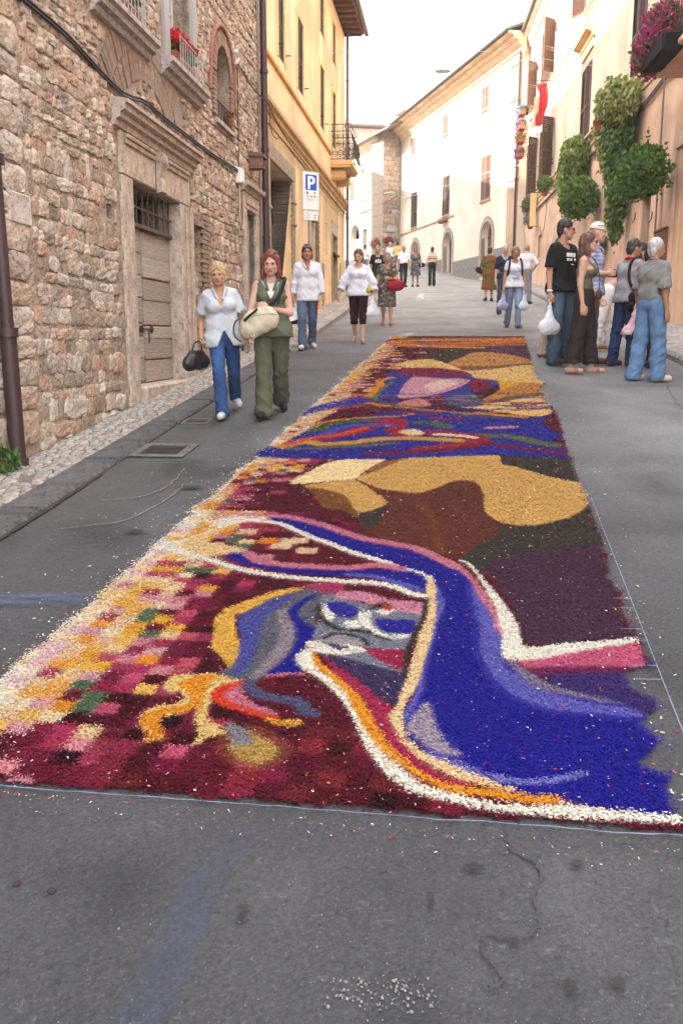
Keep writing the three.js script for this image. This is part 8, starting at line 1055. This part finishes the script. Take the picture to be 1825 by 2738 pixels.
{
  const p = person({ at: [3.56, -19.21], h: 1.63, yaw: -2, sex: 'f', skin: 'tan', hair: ['bob', [0.22, 0.12, 0.06]], headPitch: 6, legs: [[-11, 0, 18, 16], [9, 0, 4]], arms: [[2, 12, 12], [2, 12, 10]], grip: [1.2, 0.6], top: { name: 't_shirt', c: [0.66, 0.66, 0.70], sleeve: 0.28, hem: 0.86, neck: 'round', loose: 0.010, print: [[-0.04, 1.14, 0.10, 0.05], [0.05, 1.10, 0.09, 0.06], [0, 1.06, 0.14, 0.03], [0.0, 1.18, 0.06, 0.02]], printC: [0.30, 0.38, 0.55] }, bottom: { kind: 'trousers', c: [0.17, 0.23, 0.32], flare: 0.062, loose: 0.016 }, shoes: [0.14, 0.09, 0.06], cell: 0.0165, label: 'woman in a white t-shirt and light jeans wearing a dark backpack' });
  const c = p.w([0, 1.2, -0.17]); const strap = (sd) => tube([[sd * 0.09, 0.15, 0.02], [sd * 0.11, 0.235, 0.14], [sd * 0.12, 0.18, 0.255], [sd * 0.135, 0.02, 0.27], [sd * 0.15, -0.16, 0.16]], 0.021, 6, 24);
  bag('backpack', 'dark blue backpack worn by the woman in the printed white t-shirt', 'backpack', c, -2, (F) => { F.cap([-0.07, -0.1, 0], [0.07, -0.1, 0], 0.12, undefined, 0.05, 0.6).cap([-0.06, 0.1, 0], [0.06, 0.1, 0], 0.1, undefined, 0.05, 0.6); }, [0.02, 0.024, 0.05], 0.015, [['strap', strap(-1), clothMat([0.02, 0.022, 0.04])], ['strap', strap(1), clothMat([0.02, 0.022, 0.04])]]);
  plasticBag('violet and white plastic bag in the hand of the woman with the backpack', p.hand(0), [0.42, 0.40, 0.62], 0.95); plasticBag('small pale plastic bag at the far hand of the woman with the backpack', p.hand(1).add(new THREE.Vector3(-0.04, -0.02, 0)), [0.62, 0.70, 0.80], 0.9);
}
person({ at: [4.07, -23.32], h: 1.69, yaw: -5, sex: 'm', skin: 'fair', hair: ['short', [0.45, 0.43, 0.40]], top: { name: 'waistcoat', c: [0.022, 0.028, 0.05], sleeve: 0.5, hem: 0.88, neck: 'v', vLow: 1.3, collar: [0.5, 0.5, 0.55] }, bottom: { kind: 'trousers', c: [0.06, 0.065, 0.08] }, cell: 0.018, label: 'white-haired man in a dark jacket hidden behind the woman with the backpack' });
person({ at: [5.44, -27.6], h: 1.72, yaw: 158, sex: 'm', skin: 'tan', hair: ['rim', [0.36, 0.33, 0.30]], lean: 6, legs: [[2, 3, 3], [-2, 4, 3]], arms: [[-12, 34, 62, 66], [-12, 34, 62, 66]], top: { c: [0.66, 0.65, 0.68], sleeve: 0.62, hem: 0.98, neck: 'round', collar: true, loose: 0.016 }, bottom: { kind: 'trousers', c: [0.22, 0.25, 0.29] }, shoes: [0.05, 0.03, 0.025], cell: 0.018, label: 'bald man in white shirt and grey trousers seen from behind, hands on hips' });
// ---- right side, the onlookers
{
  const p = person({ at: [3.09, -13.06], h: 1.98, yaw: 38, sex: 'm', skin: 'mid', hair: ['short', [0.018, 0.013, 0.011]], headYaw: 42, headPitch: 4, fat: 1.08, shades: 'on', legs: [[3, 4, 4], [-3, 5, 5]], arms: [[-2, 10, 12], [4, 10, 16]], grip: [1.4, 0.5], top: { name: 't_shirt', c: [0.014, 0.014, 0.015], sleeve: 0.42, hem: 0.86, neck: 'round', loose: 0.016, flareS: 0.014, print: [[-0.075, 1.285, 0.045, 0.045], [-0.02, 1.285, 0.045, 0.045], [0.035, 1.285, 0.045, 0.045], [-0.075, 1.232, 0.03, 0.03], [-0.02, 1.232, 0.03, 0.03], [0.035, 1.232, 0.03, 0.03], [0.03, 1.18, 0.06, 0.014]] }, bottom: { kind: 'trousers', c: [0.06, 0.095, 0.125], flare: 0.075, loose: 0.026 }, shoes: [0.045, 0.035, 0.03], label: 'tall dark-haired man in a black t-shirt with a white print and loose jeans' });
  const h = p.hand(0); plasticBag('white plastic bag hanging from the hand of the tall man in the black t-shirt', h.clone().add(new THREE.Vector3(0, -0.02, 0)), [0.74, 0.77, 0.80], 1.15);
  const w = p.w(p.J.wr[0].map((v, k) => lerp(v, p.J.el[0][k], 0.12))); const t = thing('wristband', 'white wristband on the man in the black t-shirt', 'wristband', w.toArray()); mesh('band', new THREE.TorusGeometry(0.034, 0.012, 8, 18).rotateX(Math.PI / 2), mat([0.75, 0.75, 0.75]), t);
}
{
  const p = person({ at: [3.17, -12.12], h: 1.79, yaw: 66, sex: 'f', skin: 'fair', hair: ['verylong', [0.115, 0.048, 0.026]], headYaw: 6, headPitch: -4, shades: 'on', legs: [[-6, 3, 5], [9, 3, 4]], arms: [[-4, 10, 14], [6, 9, 40, 40]], top: { name: 'tank_top', c: [0.125, 0.125, 0.08], sleeve: 0, strap: 0.105, hem: 0.93, neck: 'tank', smooth: true }, bottom: { kind: 'trousers', c: [0.034, 0.024, 0.024], loose: 0.030, flare: 0.088, hem: 0.12 }, shoes: [0.30, 0.16, 0.14], sandals: true, label: 'woman with long auburn hair in an olive tank top and wide dark trousers' });
  const c = p.w([-0.02, 1.0, 0.17]); bag('small_bag', 'small brown shoulder bag of the woman with the auburn hair', 'shoulder bag', c, 66, (F) => { F.cap([-0.03, -0.04, 0], [0.05, -0.04, 0], 0.06, undefined, 0.03, 0.6); }, [0.12, 0.065, 0.045], 0.010, [['strap', tube([[0.02, 0.02, 0.0], [-0.06, 0.22, 0.0], [-0.10, 0.40, -0.07], [-0.11, 0.44, -0.17]], 0.007, 5), mat([0.10, 0.055, 0.04])]]);
}
{
  const p = person({ at: [3.54, -13.1], h: 1.93, yaw: 72, sex: 'm', skin: 'fair', hair: ['none', [0.12, 0.09, 0.07]], cap: [0.62, 0.58, 0.52], shades: 'up', headPitch: 4, legs: [[2, 3, 4], [-2, 3, 4]], arms: [[-14, 12, 104, 22], [-14, 12, 104, 22]], grip: [1.1, 1.1], top: { pattern: (x, y, z) => (Math.sin(y * 130) > 0.4 ? [0.50, 0.52, 0.62] : [0.27, 0.31, 0.50]), sleeve: 0.44, hem: 0.84, neck: 'v', vLow: 1.33, collar: [0.3, 0.34, 0.55], loose: 0.016 }, bottom: { kind: 'trousers', c: [0.10, 0.07, 0.055] }, shoes: [0.06, 0.04, 0.03], label: 'man with a white bandana and a striped blue shirt holding up a camera' });
  const a = p.hand(0), b = p.hand(1), m = a.clone().add(b).multiplyScalar(0.5), t = thing('camera', 'black camera in the hands of the man with the white bandana', 'camera', m.toArray(), 72 * D2R); mesh('camera_body', merge([bx(-0.07, 0.07, -0.045, 0.05, -0.04, 0.03, 0.012), bx(-0.025, 0.025, 0.05, 0.07, -0.03, 0.02, 0.008)]), mat(BLACK, { roughness: 0.5 }), t); mesh('lens', merge([rod([0, 0, 0.03], [0, 0, 0.12], 0.035, 16)]), mat([0.015, 0.015, 0.016], { roughness: 0.3 }), t);
}
person({ at: [4.24, -14.9], h: 1.64, yaw: 96, sex: 'f', skin: 'fair', hair: ['long', [0.05, 0.03, 0.02]], lean: 48, legs: [[-16, 3, -3], [12, 3, 3]], arms: [[50, 8, 20], [50, 8, 20]], top: { c: [0.50, 0.30, 0.24], sleeve: 0.3, hem: 1.02, neck: 'round' }, bottom: { kind: 'trousers', c: [0.72, 0.70, 0.70], flare: 0.072, loose: 0.016 }, shoes: [0.30, 0.15, 0.07], cell: 0.015, label: 'woman in white trousers and brown heels bending forward behind the onlookers' });
{
  const p = person({ at: [3.92, -12.77], h: 1.71, yaw: 112, sex: 'm', skin: 'tan', hair: ['short', [0.035, 0.032, 0.03]], headPitch: 8, headYaw: -6, fat: 1.06, lean: 5, legs: [[4, 3, 4], [-5, 4, 4]], arms: [[14, 9, 60, 30], [10, 8, 50, 20]], top: { name: 't_shirt', c: [0.29, 0.28, 0.30], sleeve: 0.40, hem: 0.86, neck: 'round', loose: 0.014, flareS: 0.008 }, bottom: { kind: 'trousers', c: [0.03, 0.045, 0.11], flare: 0.068, loose: 0.02 }, shoes: [0.075, 0.03, 0.02], label: 'black-haired man in a grey t-shirt with a red neckerchief and a black camera bag' });
  const k = thing('neckerchief', 'red neckerchief round the neck of the man in the grey t-shirt', 'neckerchief', p.w(p.up([0, 1.43, -0.005])).toArray(), 112 * D2R); mesh('scarf', new THREE.TorusGeometry(0.068, 0.024, 8, 24).scale(1, 1, 0.9).rotateX(Math.PI / 2 + 0.3), clothMat([0.42, 0.012, 0.015]), k);
  const c = p.w([-0.215, 0.88, 0.04]), q = (v) => p.w(p.up(v)).sub(c).toArray(), un = (a) => new THREE.Vector3(...a).applyAxisAngle(new THREE.Vector3(0, 1, 0), -112 * D2R);
  bag('camera_bag', 'black camera bag hanging from the shoulder of the man in the grey t-shirt', 'shoulder bag', c, 112, (F) => { F.cap([0, -0.07, -0.10], [0, -0.07, 0.10], 0.085, undefined, 0.03).cap([0, 0.05, -0.10], [0, 0.05, 0.10], 0.075, undefined, 0.04); F.post((x, y, z, d) => Math.max(d, Math.abs(x) - 0.07)); }, [0.016, 0.015, 0.02], 0.011, [['strap', merge([tube([un([0, 0, 0]).add(new THREE.Vector3(0, 0.1, -0.08)), un(q([-0.16, 1.15, -0.13])), un(q([-0.12, 1.38, -0.10])), un(q([-0.11, 1.44, -0.01])), un(q([-0.14, 1.3, 0.12]))], 0.02, 6, 30)]), clothMat(BLACK)], ['badge', bx(-0.082, -0.070, -0.03, -0.005, -0.05, 0.03, 0.002), mat([0.35, 0.03, 0.04])]]);
}
person({ at: [4.27, -13.4], h: 1.65, yaw: 70, sex: 'f', skin: 'mid', hair: ['medium', [0.014, 0.012, 0.012]], legs: [[2, 2, 4], [-2, 2, 4]], top: { c: [0.22, 0.03, 0.035], sleeve: 0.5, hem: 0.9, neck: 'round' }, bottom: { kind: 'trousers', c: [0.04, 0.04, 0.05] }, label: 'dark-haired woman in a red top behind the man with the camera bag' });
person({ at: [4.17, -12.62], h: 1.62, yaw: 120, sex: 'f', skin: 'tan', hair: ['medium', [0.016, 0.014, 0.016]], legs: [[2, 2, 4], [-2, 2, 4]], top: { c: [0.06, 0.07, 0.06], sleeve: 0.5, hem: 0.88, neck: 'round' }, bottom: { kind: 'trousers', c: BLACK }, label: 'dark-haired woman in black mostly hidden by the man in the grey polo shirt' });
{
  const p = person({ at: [3.78, -11.3], h: 1.70, yaw: 118, sex: 'm', skin: 'tan', hair: ['short', [0.50, 0.50, 0.49]], headYaw: -12, headPitch: 2, fat: 1.12, belly: true, legs: [[4, 3, 4], [-5, 4, 5]], arms: [[-6, 9, 14], [-2, 10, 16]], belt: [0.10, 0.055, 0.035], top: { name: 'polo_shirt', c: [0.215, 0.215, 0.205], sleeve: 0.44, hem: 0.965, neck: 'v', vLow: 1.34, collar: true, loose: 0.016, flareS: 0.020 }, bottom: { kind: 'trousers', c: [0.125, 0.215, 0.36], flare: 0.082, loose: 0.030 }, shoes: [0.55, 0.50, 0.40], label: 'grey-haired man in a grey polo shirt and light blue jeans, rightmost of the onlookers' });
  const c = p.w([0.23, 0.62, 0.0]); bag('handbag', 'black bag hanging at the far side of the man in the grey polo shirt', 'handbag', p.w([0.24, 0.60, 0.10]), 30, (F) => { F.cap([-0.06, -0.06, 0], [0.06, -0.06, 0], 0.1, undefined, 0.04, 0.6).cap([0, 0.02, 0], [0, 0.08, 0], 0.06, 0.03, 0.04, 0.6); }, BLACK, 0.012, [['strap', tube([[-0.05, 0.07, 0], [0, 0.2, 0], [0.05, 0.07, 0]], 0.009, 5), clothMat(BLACK)]]);
}
plasticBag('pink plastic bag hanging between the man with the camera bag and the grey polo shirt', new THREE.Vector3(3.93, gy(3.93, -12.35) + 0.92, -12.35), [0.66, 0.40, 0.46], 1.5);
person({ at: [3.28, -14.0], h: 1.76, yaw: 30, sex: 'f', skin: 'fair', hair: ['tail', [0.12, 0.06, 0.035]], headYaw: 30, legs: [[-6, 8, 6], [6, 10, 4]], arms: [[4, 6, 10], [4, 6, 10]], top: { c: [0.30, 0.22, 0.18], sleeve: 0.5, hem: 0.9, neck: 'round' }, bottom: { kind: 'trousers', c: [0.55, 0.46, 0.40], loose: 0.02, flare: 0.07 }, shoes: [0.4, 0.25, 0.18], cell: 0.015, label: 'woman with tied brown hair and pale trousers behind the tall man in black' });

renderer.render(scene, camera);
